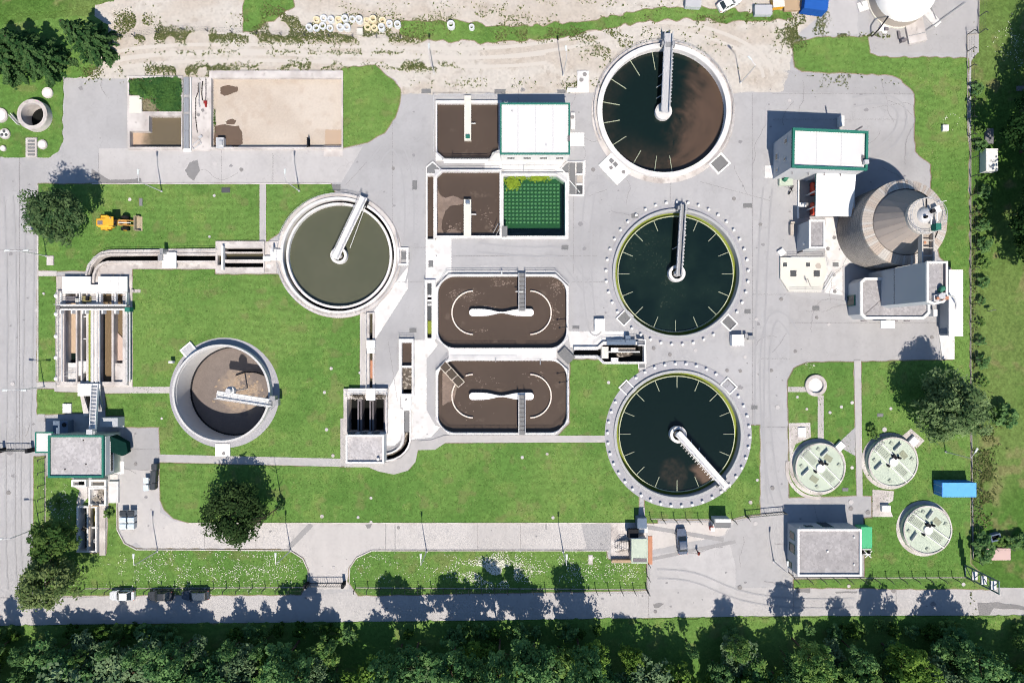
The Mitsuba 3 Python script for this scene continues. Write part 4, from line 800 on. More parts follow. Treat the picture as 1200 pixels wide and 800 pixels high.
# --- blower house with the teal roof edge
h = thing('blower_house', 'tall house with white flat roof and a broad teal roof edge', 'house')
RB = [(929.2, 149.6), (1018, 153.5), (1016.8, 199.5), (928.5, 196)]
flat_house(h, RB, 8.6, 'wall_grey', 'teal_trim', .9, 'white_roof', par=.5, pw=.36, inset_z=.42)
a = np.array(W(929.2, 149.6, 8.6)); d4 = np.array(W(928.5, 196, 8.6)); e4 = np.array(W(1016.8, 199.5, 8.6))
u4 = (d4 - a) / np.linalg.norm(d4 - a); n4 = np.array([u4[1], -u4[0]]); 
if n4[0] > 0: n4 = -n4
for (s0, s1, z0, z1) in ((1.0, 1.8, 5.2, 6.4), (2.4, 3.5, 1.4, 2.4), (4.0, 4.6, 5.0, 5.9), (5.0, 5.6, 1.6, 2.6)):
    p0 = a + u4 * s0 - n4 * .05; p1 = a + u4 * s1 - n4 * .05
    f = part(h, 'window', bar((*p0, (z0 + z1) / 2), (*p1, (z0 + z1) / 2), .16, z1 - z0), 'wall_white'); part(f, 'pane', bar((*(p0 + u4 * .08), (z0 + z1) / 2), (*(p1 - u4 * .08), (z0 + z1) / 2), .20, z1 - z0 - .16), 'dark_glass')
u5 = (e4 - d4) / np.linalg.norm(e4 - d4); 
for k in range(4):
    p0 = d4 + u5 * (1.2 + k * 2.7) ; part(h, 'hook', cat([bar((*(p0 + [0, .05]), 5.6), (*(p0 + [0, -.35]), 5.6), .12)]), 'steel_dark')
part(h, 'roof_vent', cat([bxp(1013.5, 187, 1018.5, 192, 8.3, 9.0)]), 'galvanised'); part(h, 'roof_hatch', bxp(1010.5, 182, 1013, 189, 8.0, 8.45), 'steel_dark')
for k in (.33, .66): q0 = a + (np.array(W(1018, 153.5, 8.6)) - a) * k; q1 = d4 + (e4 - d4) * k; part(h, 'roof_seam', bar((*(q0 + (q1 - q0) * .08), 8.185), (*(q1 - (q1 - q0) * .08), 8.185), .08, .03), 'wall_grey')
part(h, 'stack', cat([tube((*W(975, 170), 8), (*W(975, 170), 10.3), .13)]), 'steel_dark')
part(h, 'side_box', bxp(981, 138, 986, 150, 0, 1.1, 0), 'wall_white')
# teal skip and steps at its corner
t = thing('loading_box', 'small pale green concrete box with an open dark green hatch by the tall teal-edged house', 'box')
part(t, 'box', bxp(913.5, 207, 929, 217, -.1, .7), 'pale_green'); part(t, 'hatch', rot(bx(-.55, -.3, .55, .3, 0, .9), 55, *W(918, 210.5), .7), 'green_trim'); part(t, 'fin', hull([(*W(928, 206.5), .7), (*W(934, 206), .7), (*W(928, 210), .7), (*W(928, 207), 1.6)]), 'green_trim')
solo('concrete_pad', bxp(896, 194, 906, 208.5, -.05, .12), 'white_concrete', 'white square pad at the west corner of the tall teal-edged house', 'pad')
# --- open-sided vehicle shelter
h = thing('vehicle_shelter', 'open shelter with a big white flat roof south of the tall house', 'shelter')
part(h, 'roof', prism(WP([(957, 203.5), (1003.5, 202), (1000.5, 236), (997.5, 253.5), (955.8, 253)], 5.2), 4.95, 5.2), 'white_paint')
X0, Y0 = W(936, 212); X1, Y1 = W(985, 249)
part(h, 'wall', cat([bx(W(984, 0)[0], W(0, 250)[1], W(985.5, 0)[0], W(0, 204)[1], 0, 4.94)]), 'wall_grey'); part(h, 'roof_edge', prism(WP([(957, 203.5), (955.8, 253), (957.2, 253), (958.4, 203.5)], 5.2), 4.7, 4.94), 'teal_trim')
for k in range(3): part(h, 'column', bx(X0 + 1.2 + (0), Y0 - k * 2.6 - .1, X0 + 1.4, Y0 - k * 2.6 + .1, 0, 4.94), 'galvanised')
part(h, 'kerb_beam', bxp(935.2, 212, 936.6, 256, -.05, .35), 'white_paint'); m = sheet(WP([(937, 205), (984, 205), (984, 250), (937, 256)]), .08); part(h, 'floor', m, 'asphalt', uv=tone(m, .38, .1))
for py, lab in ((222.5, 'northern red machine under the white shelter roof'), (246, 'southern red machine with a white bracket under the shelter roof')):
    t = thing('red_machine', lab, 'machine'); x, y = W(951.3, py); s = 1 if py < 230 else 0
    part(t, 'body', hull([(x + i * .50, y + j * 1.05, z) for i in (-1, 1) for j in (-1, 1) for z in (.35, 1.3)] + [(x + i * .38, y + j * .75, 1.6) for i in (-1, 1) for j in (-1, 1)]), 'red_paint'); part(t, 'chassis', bx(x - .42, y - 1.1, x + .42, y + 1.1, .08, .36), 'black_iron')
    part(t, 'hood', bx(x - .3, y - .7, x + .3, y - .1, 1.55, 1.72), 'red_paint'); part(t, 'grille', bx(x - .3, y + .2, x + .1, y + .5, 1.58, 1.66), 'steel_dark')
    if not s: part(t, 'bracket', cat([bx(x + .1, y - .5, x + .25, y + .6, 1.6, 1.75), bx(x - .1, y - .05, x + .4, y + .1, 1.6, 1.75)]), 'white_paint')
for i, (px, py, w, h_) in enumerate([(939.5, 240, 5, 5.4), (944.3, 239.6, 1.5, 5)]): solo('panel_stack', bxp(px - w / 2, py - h_ / 2, px + w / 2, py + h_ / 2, .06, .5 + i * .4), 'white_paint', ['white crate at the open west side of the shelter', 'narrow white board leaning beside the white crate in the shelter'][i], 'crate')
# --- small service house with grey roof
h = thing('service_house', 'small narrow house with grey gravel roof between the shelter and the white deck', 'house')
flat_house(h, [(948.2, 257.5), (967, 257.5), (967, 291), (948.2, 291)], 5.2, 'wall_grey', 'wall_white', .62, par=.3, pw=.3, inset_z=.24)
x, y = W(934.4, 277); wins(h, [(x - .05, y - 1.2, x + .07, y + 1.5, 2.6, 4.2), (x - .05, y - 3.0, x + .07, y - 1.9, 0.1, 2.2)], 'dark_glass', 'steel_dark')
part(h, 'lamp_box', bx(x - .35, y - 1.9, x - .05, y - 1.5, 3.0, 3.4), 'wall_white')
solo('pallet_stack', cat([bxp(926.5, 262.5, 930.5, 275, 0, .8), bxp(927, 259.5, 933, 262, 0, .6)]), 'clad_tan', 'stack of pallets beside the narrow grey-roofed house', 'pallets')
t = thing('bike', 'dark handcart parked on the asphalt west of the shelter', 'cart'); x, y = W(926, 223); part(t, 'frame', cat([tube((x - .3, y - .7, .35), (x + .3, y + .6, .75), .05), tube((x, y, .5), (x - .35, y + .25, .9), .05), tube((x, y, .5), (x + .3, y - .3, .3), .05)]), 'black_iron')
for q in (-.55, .45): part(t, 'wheel', rot(trimesh.creation.torus(.3, .05, 16, 6).apply_transform(trimesh.transformations.rotation_matrix(math.pi / 2, [0, 1, 0])), -25, x + q * .45, y + q, .35), 'rubber')
solo('white_box', rot(bx(-.55, -.55, .55, .55, 0, .5), 35, *W(915, 296)), 'white_paint', 'white tilted box standing on the asphalt north-west of the hatched deck', 'box')
# --- white deck with hatches
t = thing('hatched_deck', 'raised white concrete deck with square dark hatches', 'deck')
g = WP([(914.5, 301.5), (966.5, 301.5), (969, 318), (962.5, 342), (924.5, 341.5), (914.5, 326)], .5); part(t, 'slab', prism(g, -.1, .5), 'cream_paint')
for px, py, r in [(920, 310, 2.2), (947, 310, 2.2), (929.8, 320.4, 3.5), (957.3, 320.4, 3.5)]: part(t, 'hatch', bxp(px - r, py - r, px + r, py + r, .5, .56), 'grating_dark')
part(t, 'stain_cover', prism(rough_edge(CW(959.5, 311, 3.4, .5), .15, .3, 5), .5, .53), 'clad_tan'); railing(t, [(925, 301.7), (966.5, 301.7), (968, 311)], .5); part(t, 'ramp_rail', cat([bar((*W(963, 340), .6), (*W(975, 320), .6), .1), bar((*W(965, 341), .6), (*W(977, 321), .6), .1)]), 'galvanised'); part(t, 'winch', cat([tube((*W(942, 328), .5), (*W(942, 328), 1.6), .06), tube((*W(942, 328), 1.6), (*W(945, 336), 1.6), .06)]), 'steel_dark')
railing(t, [(926, 341), (962, 341)], .5)
for i, (px, py) in enumerate([(977.5, 278.5), (970, 291.5), (977, 322), (978, 341.5), (915.5, 350.5), (932, 118)][:5]): solo('manhole', cat([cyl(*W(px, py), .32, 0, .11, 20)]), 'manhole_iron', ['manhole north of the digester wall on the white pavement', 'manhole between the narrow house and the digester', 'manhole beside the ramp rail', 'manhole at the south end of the white pavement', 'manhole cover south-west of the hatched deck'][i], 'manhole')

# --- digester
DX, DY = W(1026, 271); DR = 45.8 * S; DH = 8.9
t = thing('digester_tower', 'big round digester tower with a brown cone roof and a railed round platform', 'digester')
def f_clad(p, n, uv):
    # flat horizontal sheeting bands with slight tone differences
    k = p.z * 1.75; a = cell_rand(dr.floor(k), dr.floor(dr.atan2(p.y - DY, p.x - DX) * 9.55), 3); fr = k - dr.floor(k); b = fbm(p.x * .4, p.y * .4, p.z)
    return mi.Color3f(.31, .295, .28) * (.84 + .2 * a) * (.9 + .2 * b) * (1 - .45 * smoothstep(.80, .9, fr))
D('digester_clad', proc(f_clad))
def f_cone(p, n, uv):
    th = dr.atan2(p.y - DY, p.x - DX); a = cell_rand(dr.floor(th * 6.0), 0, 1); b = fbm(p.x * .6, p.y * .6, p.z * .5)
    return mix((.275, .250, .232), (.32, .280, .250), b) * (.95 + .08 * a)
D('cone_roof', proc(f_cone))
part(t, 'wall', lathe([(DR, -.1), (DR, DH - .5)], DX, DY, 96), 'digester_clad')
for k in range(15): 
    z = .3 + k * .5714; part(t, 'sheeting_band', lathe([(DR + .01, z), (DR + .05, z + .02), (DR + .05, z + .06), (DR + .01, z + .08)], DX, DY, 60), 'clad_band')
D('clad_band', (.19, .18, .17))
r2, z2 = DR - 1.45, DH + .42
n = 92                                           # shoulder ring: one panel per segment
sh = []
for k in range(n):
    a0, a1 = 2 * math.pi * k / n, 2 * math.pi * (k + .93) / n
    v = [(DX + r * math.cos(q), DY + r * math.sin(q), z) for q in (a0, a1) for (r, z) in ((DR + .06, DH - .5), (DR + .06, DH), (r2, z2))]
    part(t, 'shoulder_panel', trimesh.Trimesh(np.array(v), np.array([[0, 3, 4], [0, 4, 1], [1, 4, 5], [1, 5, 2]]), process=False), ('clad_tan', 'clad_light', 'clad_warm')[int(RNG.integers(3))])
D('clad_light', (.41, .395, .37)); D('clad_warm', (.375, .325, .28))
part(t, 'shoulder_base', lathe([(DR + .02, DH - .55), (DR + .02, DH - .03), (r2 - .02, z2 - .03)], DX, DY, 96), 'clad_band')
rt, zt = 2.75, 14.5
for k in range(24):
    a0, a1 = 2 * math.pi * k / 24, 2 * math.pi * (k + .985) / 24
    v = [(DX + r * math.cos(q), DY + r * math.sin(q), z) for q in (a0, a1) for (r, z) in ((r2 - .1, z2 - .1), (rt, zt - .5))]
    part(t, 'cone_panel', trimesh.Trimesh(np.array(v), np.array([[0, 2, 3], [0, 3, 1]]), process=False), 'cone_roof')
part(t, 'cone_base', lathe([(r2 - .12, z2 - .14), (rt - .02, zt - .54)], DX, DY, 72), 'clad_band')
pl = part(t, 'platform', lathe([(0, zt), (rt + .05, zt), (rt + .05, zt - .7), (rt - .1, zt - .7)], DX, DY, 56), 'clad_light')
part(pl, 'railing', railing_mesh([(DX + 2.72 * math.cos(q), DY + 2.72 * math.sin(q), zt) for q in np.radians(np.arange(0, 360, 15))], 1.1, 1.0, .025, True), 'galvanised')
part(pl, 'dome', lathe([(0, zt + .75), (.7, zt + .65), (1.1, zt + .35), (1.25, zt), ], DX - .1, DY + .15, 32), 'galvanised', 30)
part(pl, 'pipework', cat([tube((DX + .2, DY + .4, zt + .4), (DX + 1.3, DY + .9, zt + .7), .14), tube((DX + 1.3, DY + .9, zt + .7), (DX + 1.4, DY - .9, zt + .6), .14), tube((DX + .6, DY - .2, zt + .5), (DX + .6, DY - 1.4, zt + .4), .13)]), 'wall_white')
part(pl, 'cabinet', bx(DX + .9, DY - 2.3, DX + 1.7, DY - 1.3, zt, zt + 1.2), 'teal_trim'); part(pl, 'valve', cat([cyl(DX + .5, DY + .6, .3, zt + .6, zt + 1.3, 12), cyl(DX - .5, DY - .3, .22, zt + .6, zt + 1.2, 12)]), 'black_iron'); part(pl, 'locker', rot(bx(-.4, -.5, .4, .5, 0, .9), 25, DX + 1.4, DY + .9, zt), 'wall_white')
part(pl, 'arm', cat([bar((DX - .2, DY + 1.2, zt + .5), (DX - .4, DY + 2.5, zt + .9), .16)]), 'black_iron')
part(t, 'boom', tube((DX + 4.6, DY + 3.0, 9.4), (DX + 6.4, DY + 3.4, 9.6), .06), 'galvanised')
# bridge from its platform to the press tower
x0, x1 = DX - .35, DX + 1.55; yb0, yb1 = W(0, 306, 17.0)[1] + .02, DY - 2.5
br = thing('link_bridge', 'roofless steel link bridge between the digester platform and the square tower', 'bridge')
part(br, 'deck', bx(x0, yb0, x1, yb1, 13.1, 13.25), 'clad_tan')
for x in (x0 + .06, x1 - .06): part(br, 'girder', bx(x - .10, yb0, x + .10, yb1, 13.26, 14.25), 'clad_light')
for k in range(5): y = yb0 + (yb1 - yb0) * k / 4; part(br, 'cross_beam', bx(x0 + .17, y - .06, x1 - .17, y + .06, 13.9, 14.1), 'clad_light')
part(br, 'hatch', bx(x0 + .8, yb1 - 1.6, x0 + 1.15, yb1 - 1.2, 13.26, 13.4), 'brick_red')

# --- press house: low building with the square tower rising through it
h = thing('press_house', 'low grey gravel-roofed building with chamfered corners and white parapet', 'house')
LOW = [(1008.2, 330), (1013.8, 325), (1064, 325), (1090, 350), (1090.4, 367), (1083, 374), (1014.5, 374), (1008.2, 368.5)]
flat_house(h, LOW, 4.4, 'wall_grey', 'wall_white', .62, par=.4, pw=.45, inset_z=.34)
x, y = W(992.8, 350); wins(h, [(x - .04, y - 1.3, x + .12, y + .5, .1, 2.6)], 'dark_glass', 'green_trim', 'door'); part(h, 'canopy', bx(*W(1024, 376), *W(1040, 385), 2.2, 2.35), 'white_paint')
for px in (1008, 1044, 1058): part(h, 'wall_vent', bx(*W(px - 3, 375.2), *W(px + 3, 376.6), 1.0, 1.4), 'steel_dark')
part(h, 'roof_seam', bar((*W(1014, 368, 4.1), 4.09), (*W(1033, 351, 4.1), 4.09), .10, .05), 'steel_dark')
part(h, 'tree_tub', bx(*W(1019, 318.5), *W(1022.5, 326), 2.0, 3.0), 'steel_dark')
w = thing('press_tower', 'tall square tower with gravel roof standing in the low grey building', 'tower')
flat_house(w, [(1086, 306), (1111, 306), (1111, 349), (1106.5, 354.5), (1095, 357), (1086, 353.5)], 17.0, 'wall_blue', 'wall_white', .62, par=.4, pw=.35, inset_z=.3)
D('wall_blue', (.36, .39, .42))
x = W(1086, 306, 17.0)[0] + .1; part(w, 'wall_seam', bx(x - .03, W(0, 353, 17.0)[1], x + .02, W(0, 307, 17.0)[1], 8.0, 8.12), 'steel_dark')
part(w, 'roof_machinery', cat([cyl(*W(1100, 347, 17.0), .35, 16.5, 17.6, 14), bxp(1103, 343, 1108, 350, 16.6, 17.5), bxp(1094.5, 345.5, 1100.5, 353, 16.6, 17.2)]), 'galvanised'); part(w, 'valve', cat([ball(*W(1103.5, 338, 17.0), 17.2, .45), bxp(1102, 338, 1106, 342, 16.6, 17.4)]), 'green_trim', True); part(w, 'motor', cat([bxp(1106, 347, 1112, 351, 16.5, 17.4), bxp(1098, 348, 1101, 351, 16.5, 17.6)]), 'brick_red')
part(w, 'coping', bxp(1107.5, 309, 1108.6, 343, 16.6, 17.1), 'steel_dark')
s_ = thing('long_shed', 'long low shed with a white roof along the eastern lawn', 'shed')
part(s_, 'wall', prism(WP([(1112.6, 316.4), (1128, 316.4), (1128, 393.6), (1112.6, 393.6)], 2.9).buffer(-.12), -.1, 2.7), 'wall_blue'); part(s_, 'roof', prism(WP([(1112, 316), (1128.6, 316), (1128.6, 394), (1112, 394)], 2.9), 2.7, 2.9), 'white_paint')
for k in range(1, 5): part(s_, 'roof_seam', bxp(1112.5, 316 + 15.6 * k - .25, 1128.2, 316 + 15.6 * k + .25, 2.9, 2.94), 'wall_white')
x = W(1112.6, 0, 2.9)[0]; part(s_, 'door', bx(x + .08, W(0, 393, 2.9)[1] + .3, x + .2, W(0, 386, 2.9)[1] + .3, 0, 2.1), 'steel_blue')
part(s_, 'duct', path_tube([(*W(1109, 345, 16.8), 16.8), (*W(1118, 348, 4), 4), (*W(1121, 356, 3.2), 3.2), (*W(1120, 362, 3.0), 3.0)], .13), 'galvanised')
solo('wall_cabinet', bxp(1094, 362.5, 1098.5, 370.5, 0, 1.3), 'white_paint', 'small white cabinet in the gap beside the long shed', 'cabinet')
# --- south-east workshop
h = thing('workshop', 'single-storey workshop with grey gravel roof and white parapet by the lane', 'house')
flat_house(h, [(934.8, 619.8), (1009.8, 619.8), (1009.8, 675), (934.8, 675)], 4.7, 'wall_blue', 'white_paint', .60, par=.4, pw=.30, inset_z=.33)
xw = W(934.8, 0, 4.7)[0] + .1; yn = W(0, 619.8, 4.7)[1] - .1
wins(h, [(xw - .05, yn - 2.3, xw + .1, yn - 1.0, 1.2, 3.2), (xw - .05, yn - 4.6, xw + .1, yn - 3.0, 1.0, 3.3), (xw - .05, yn - 7.4, xw + .1, yn - 6.4, .1, 2.1)], 'dark_glass', 'green_trim')
wins(h, [(xw + 2.0, yn - .1, xw + 3.4, yn + .05, 1.9, 3.0), (xw + 5.0, yn - .1, xw + 6.8, yn + .05, .1, 3.0)], 'dark_glass', 'green_trim')
for px, py in ((969.5, 645.5), (1000.5, 629), (1000.5, 661)): v = part(h, 'roof_outlet', cyl(*W(px, py, 4.4), .16, 4.3, 4.62, 12), 'wall_white')
part(h, 'lamp', bx(xw + .6, yn, xw + .8, yn + .2, 3.6, 3.8), 'white_paint')
t = thing('green_skip', 'bright green steel container beside the workshop', 'container')
part(t, 'body', bxp(1009.5, 618, 1021.6, 641, .15, 2.3), 'green_paint'); part(t, 'lid', bxp(1009.2, 617.2, 1022, 642, 2.3, 2.42), 'green_paint')
for k in range(6): part(t, 'rib', bxp(1021.6, 620 + k * 4, 1022.2, 620.8 + k * 4, .2, 2.2, 2.3), 'green_paint')
part(t, 'drawbar', cat([bxp(1010.5, 643, 1021, 644, .3, 1.5), bxp(1011, 648.5, 1020.5, 650, .3, .6), bar((*W(1011, 644), .5), (*W(1019, 652), .5), .14), bar((*W(1020, 644), .5), (*W(1012, 652), .5), .14)]), 'galvanised')
for k in (1012, 1019): part(t, 'wheel', bxp(k - 1, 645, k + 1, 650, .0, .6), 'rubber')
# --- screen house on the west side
h = thing('screen_house', 'screen house with mottled gravel roof and teal edge beside the west gate', 'house')
flat_house(h, [(56, 509.8), (121.2, 509.8), (121.2, 559.6), (56, 559.6)], 5.2, 'pale_green', 'teal_trim', .74, par=.35, pw=.33, inset_z=.27)
xe = W(121.2, 0, 5.2)[0] - .1; yn = W(0, 509.8, 5.2)[1] - .1; ys = W(0, 559.6, 5.2)[1] + .1
part(h, 'cladding_strip', bx(xe - .05, ys + .2, xe + .14, yn - .2, 2.2, 4.7), 'wall_white'); wins(h, [(xe + .06, ys + .6, xe + .2, yn - 1.2, 2.6, 3.4)], 'dark_glass', 'wall_white')
part(h, 'lean_to_roof', bxp(42.5, 507.5, 60, 529, 2.9, 3.05), 'white_roof'); part(h, 'lean_to_edge', cat([bxp(41, 506, 62, 507.5, 2.8, 3.1), bxp(41, 529, 60, 530.5, 2.8, 3.1), bxp(41, 507.5, 42.5, 529, 2.8, 3.1)]), 'teal_trim'); part(h, 'lean_to_wall', prism(WP([(42, 507), (60, 507), (60, 530), (42, 530)], 2.9).buffer(-.2), 0, 2.8), 'wall_white')
part(h, 'rear_annex', bxp(62, 493, 79.5, 508, -.1, 1.6), 'steel_blue'); part(h, 'fan', cyl(*W(75.5, 497.5, 1.6), .36, 1.6, 1.75, 20), 'black_iron'); part(h, 'rear_annex', bxp(117, 489.5, 138, 500, -.1, 2.2), 'wall_blue'); part(h, 'rear_step', bxp(137, 490, 145, 501, -.1, .3), 'white_paint')
a0, a1 = W(129, 512, 3), W(146.5, 540, 3)
part(h, 'chute_hood', hull([(xe + .15, yn - .3, z) for z in (1.2, 3.4)] + [(xe + .15, yn - 3.0, z) for z in (1.2, 3.2)] + [(xe + 2.2, yn - 1.6, z) for z in (1.0, 2.2)] + [(xe + 2.4, yn - 3.3, z) for z in (1.0, 2.0)] + [(xe + 1.4, yn - 3.9, z) for z in (1.0, 2.0)]), 'hood_green')
D('hood_green', (.006, .026, .022))
part(h, 'porch_slab', prism(WP([(126, 528), (136, 541), (142, 541), (142, 553), (128, 556)]), -.05, .22), 'white_concrete'); part(h, 'porch_step', bxp(137.5, 540, 145, 555, -.05, .12), 'white_paint'); part(h, 'boot_scraper', cat([bar((*W(134.5, 553), .25), (*W(138.5, 546.5), .25), .12)]), 'steel_dark')
for px, py in ((76.5, 549.5), (101, 543.5), (98, 515.5)): part(h, 'roof_outlet', cyl(*W(px, py, 4.9), .12, 4.8, 5.02, 10), 'black_iron')
# small walled yards south of it
t = thing('walled_pits', 'open white-walled concrete pits south of the screen house', 'pits')
for (x0, y0, x1, y1) in [(87, 561, 104, 569), (108, 561, 127, 569.5), (107, 570, 127, 591)]: part(t, 'wall', prism(frame(RW(x0, y0, x1, y1), RW(x0 + 1.6, y0 + 1.6, x1 - 1.6, y1 - 1.6)), -.1, .8), 'white_paint')
part(t, 'ramp', hull([(*W(110, 586), .05), (*W(126, 588), .05), (*W(110, 573), .05), (*W(125.6, 573), .05), (*W(112, 574), .35), (*W(118, 574), .3)]), 'concrete'); part(t, 'stones', leaf_mesh([(122, 576, 2.2, 2, 90), (117, 584, 3, 2, 60)], .12, .3, .3), 'rockmix', kind='stuff'); part(t, 'slab', bxp(127, 564, 138.5, 589, -.1, .5), 'white_concrete'); part(t, 'floor', bxp(129, 556, 138, 564.5, -.1, .1), 'concrete'); part(t, 'apron', prism(WP([(84, 562), (93, 562), (93, 568), (103, 569), (103, 583), (97, 591), (95, 600), (90, 588), (94, 574), (84, 568)]), -.1, .15), 'concrete')
D('rockmix', (.30, .27, .23))
part(t, 'pit_floor', bxp(88.6, 562.6, 102.4, 567.4, -.1, .14), 'dark_pit'); part(t, 'pit_floor', bxp(109.6, 562.6, 125.4, 567.9, -.1, .07), 'clad_tan')
t = thing('long_pit', 'long narrow walled pit with dark water beside the shaggy tree', 'pit')
part(t, 'wall', prism(frame(RW(93, 591.5, 116.5, 645.5), RW(95, 593.5, 105, 643.5).union(RW(106.8, 593.5, 114.6, 643.5))), -2, .8), 'white_concrete'); part(t, 'walk', bxp(116.5, 591.5, 123.5, 650.5, -.1, .3), 'concrete')
m = sheet(RW(94.8, 593.2, 105.2, 643.8), -1.2); part(t, 'water', m, 'dark_water'); part(t, 'screen_floor', bxp(106.7, 593.3, 114.8, 617, -1.4, -.5), 'algae_dry'); part(t, 'water', sheet(RW(106.6, 617, 114.8, 643.8), -1.3), 'dark_water'); part(t, 'cross_wall', bxp(106.6, 617.2, 114.8, 619, -1.5, .5), 'white_concrete'); part(t, 'gravel_bank', leaf_mesh([(98.5, 620, 2.4, 1.5, 70)], .1, .25, -.5), 'froth', kind='stuff'); part(t, 'pump', cyl(*W(110, 634), .35, -1.2, -.2, 14), 'galvanised')
D('algae_dry', (.30, .26, .12))
t = thing('weathered_frame', 'narrow weathered frame with pale planks above the long pit', 'frame')
part(t, 'post', bxp(107.5, 592, 115, 593.4, .8, 1.1), 'wood_tan'); part(t, 'plank', bxp(104, 592, 105.8, 640, .82, .92), 'clad_warm')
# ================================================================== INLET WORKS ON THE WEST SIDE
t = thing('grit_chamber', 'long grit chamber with white covers, tan and brown channels and a travelling gantry', 'tank')
OUT = RW(66.5, 323.5, 155.5, 453.5)
inner = unary_union([RW(79.3, 343, 91.3, 447), RW(93, 343, 97, 447), RW(98.7, 343, 103.4, 447), RW(118, 343, 133, 447), RW(135.4, 343, 146, 447)])
part(t, 'wall', prism(frame(RW(69, 341, 151.5, 451.5), inner), -2, .6), 'concrete'); part(t, 'apron', prism(frame(OUT, RW(69.2, 341.2, 151.3, 451.3)), -.1, .12), 'concrete')
part(t, 'sludge', bxp(79, 343, 91.5, 447.5, -1.6, -1.0), 'tan_sludge'); D('tan_sludge', (.43, .335, .245))
part(t, 'pit', sheet(RW(79.4, 414, 91.2, 425), -.96), 'dark_water'); part(t, 'slab', bxp(78.6, 425, 92.0, 446.5, -.8, -.1), 'white_concrete')
part(t, 'water', sheet(RW(92.8, 343, 97.2, 447), -1.2), 'dark_water'); part(t, 'pipe', tube((*W(94.8, 352), -.6), (*W(94.8, 420), -.6), .20), 'wall_white')
part(t, 'water', sheet(RW(98.5, 343, 103.6, 447), -1.0), 'moss_water'); P('moss_water', (.035, .06, .02), rough=.2); part(t, 'grass_strip', bxp(103.7, 362, 106.2, 447, .5, .66), 'algae')
m = sheet(RW(117.8, 343, 133.2, 447), -.8); part(t, 'water', m, 'tan_water'); part(t, 'water', sheet(RW(135.2, 343, 146.2, 425.5), -.8), 'tan_water')
part(t, 'beach', prism(WP([(135.6, 390), (146, 400.5), (146, 406), (144.5, 414), (145, 422), (135.6, 424)]), -.79, -.6), 'sand_pink'); D('sand_pink', (.46, .36, .31)); part(t, 'slab', bxp(134.6, 425.5, 146.5, 446.5, -.8, .1), 'concrete')
part(t, 'box', prism(WP([(93, 423), (103.5, 423), (103.5, 432), (96, 440), (93, 440)]), -.8, .2), 'wall_white'); part(t, 'lid', cyl(*W(97.5, 429.5), .2, .2, .28, 12), 'steel_dark')
for y in (371, 397): part(t, 'cross_beam', bxp(98, y - .6, 104, y + .6, -.5, .5), 'white_paint')
for x in (71.5, 75, 148, 151): part(t, 'rail_beam', bxp(x, 362, x + 1.6, 447, .6, .78), 'galvanised' if x not in (75, ) else 'steel_dark')
cn = part(t, 'walkway', bxp(106.3, 362, 117, 452, .6, .85), 'concrete')
for x in (106.5, 108.4, 111.5, 113.2, 116.2): part(cn, 'rail', bxp(x, 362, x + .7, 452, .85, 1.05), 'white_paint' if x != 116.2 else 'bin_grey')
railing(t, [(79, 436), (92, 436)], -.1); railing(t, [(79, 440), (92, 440)], -.1); railing(t, [(69.5, 343), (69.5, 450)], .6); railing(t, [(151, 343), (151, 450)], .6)
for k, (x0, x1) in enumerate([(73, 82.3), (82.6, 91.2), (91.6, 106), (115, 129.8), (130.2, 138.6), (139, 149)]): part(t, 'cover', bxp(x0, 324, x1, 342, .62, .9), 'white_paint')
part(t, 'cover', bxp(104, 333.5, 117, 342, .62, .88), 'white_paint'); part(t, 'lip', bxp(73, 342.4, 149, 344, .6, .8), 'white_concrete')
part(t, 'screen', cat([bxp(77, 347, 90, 355, .0, .7)]), 'steel_dark'); part(t, 'screen', bxp(88, 349.5, 92, 355, .0, 1.0), 'cream_paint'); part(t, 'screen', bxp(96.5, 347, 106.5, 354, -.2, .8), 'algae_dry'); part(t, 'screen', bxp(100, 347, 103, 352, .6, 1.3), 'black_iron')
for x in (70.5, 92.5, 113, 116.5, 134, 147.5): part(t, 'screen_post', bxp(x, 343, x + 1.4, 356.5, .2, .95), 'white_paint' if x > 100 else 'wall_white')
gt = part(t, 'gantry', cat([bxp(66.5, 356.6, 148, 358.3, 1.5, 1.75), bxp(66.5, 361.8, 149, 363.3, 1.5, 1.75)]), 'white_paint'); part(gt, 'deck', bxp(67, 358.4, 147.5, 361.7, 1.45, 1.6), 'grating_dark')
part(gt, 'railing', railing_mesh([(*W(67, 357, 1.8), 1.75), (*W(148, 357, 1.8), 1.75)], 1.0, 1.4, .03), 'galvanised')
for x in (70, 83, 96, 99.5, 119, 134, 147): part(gt, 'leg', bxp(x, 363, x + 1.4, 367.5, .5, 1.6), 'white_paint')
part(gt, 'carriage', cat([bxp(146, 360, 152, 365, .8, 2.0)]), 'teal_trim'); part(gt, 'carriage', bxp(66, 358, 70, 363, .8, 1.9), 'steel_dark')
for k, y in enumerate((346.5, 368, 394, 419, 443.5)): solo('marker_globe', ball(*W(65.8, y, .5), .42, .40, 2), 'white_paint', ['northernmost white globe beside the grit chamber', 'second white globe from the north beside the grit chamber', 'middle white globe beside the grit chamber', 'fourth white globe from the north beside the grit chamber', 'southernmost white globe beside the grit chamber'][k], 'globe lamp', smooth=True)
solo('pipe_stub', cat([cyl(*W(156.5, 341), .3, 0, .5, 14), bx(*W(157, 339), *W(165, 343), 0, .15)]), 'concrete', 'short concrete stub on the lawn east of the grit chamber', 'stub')
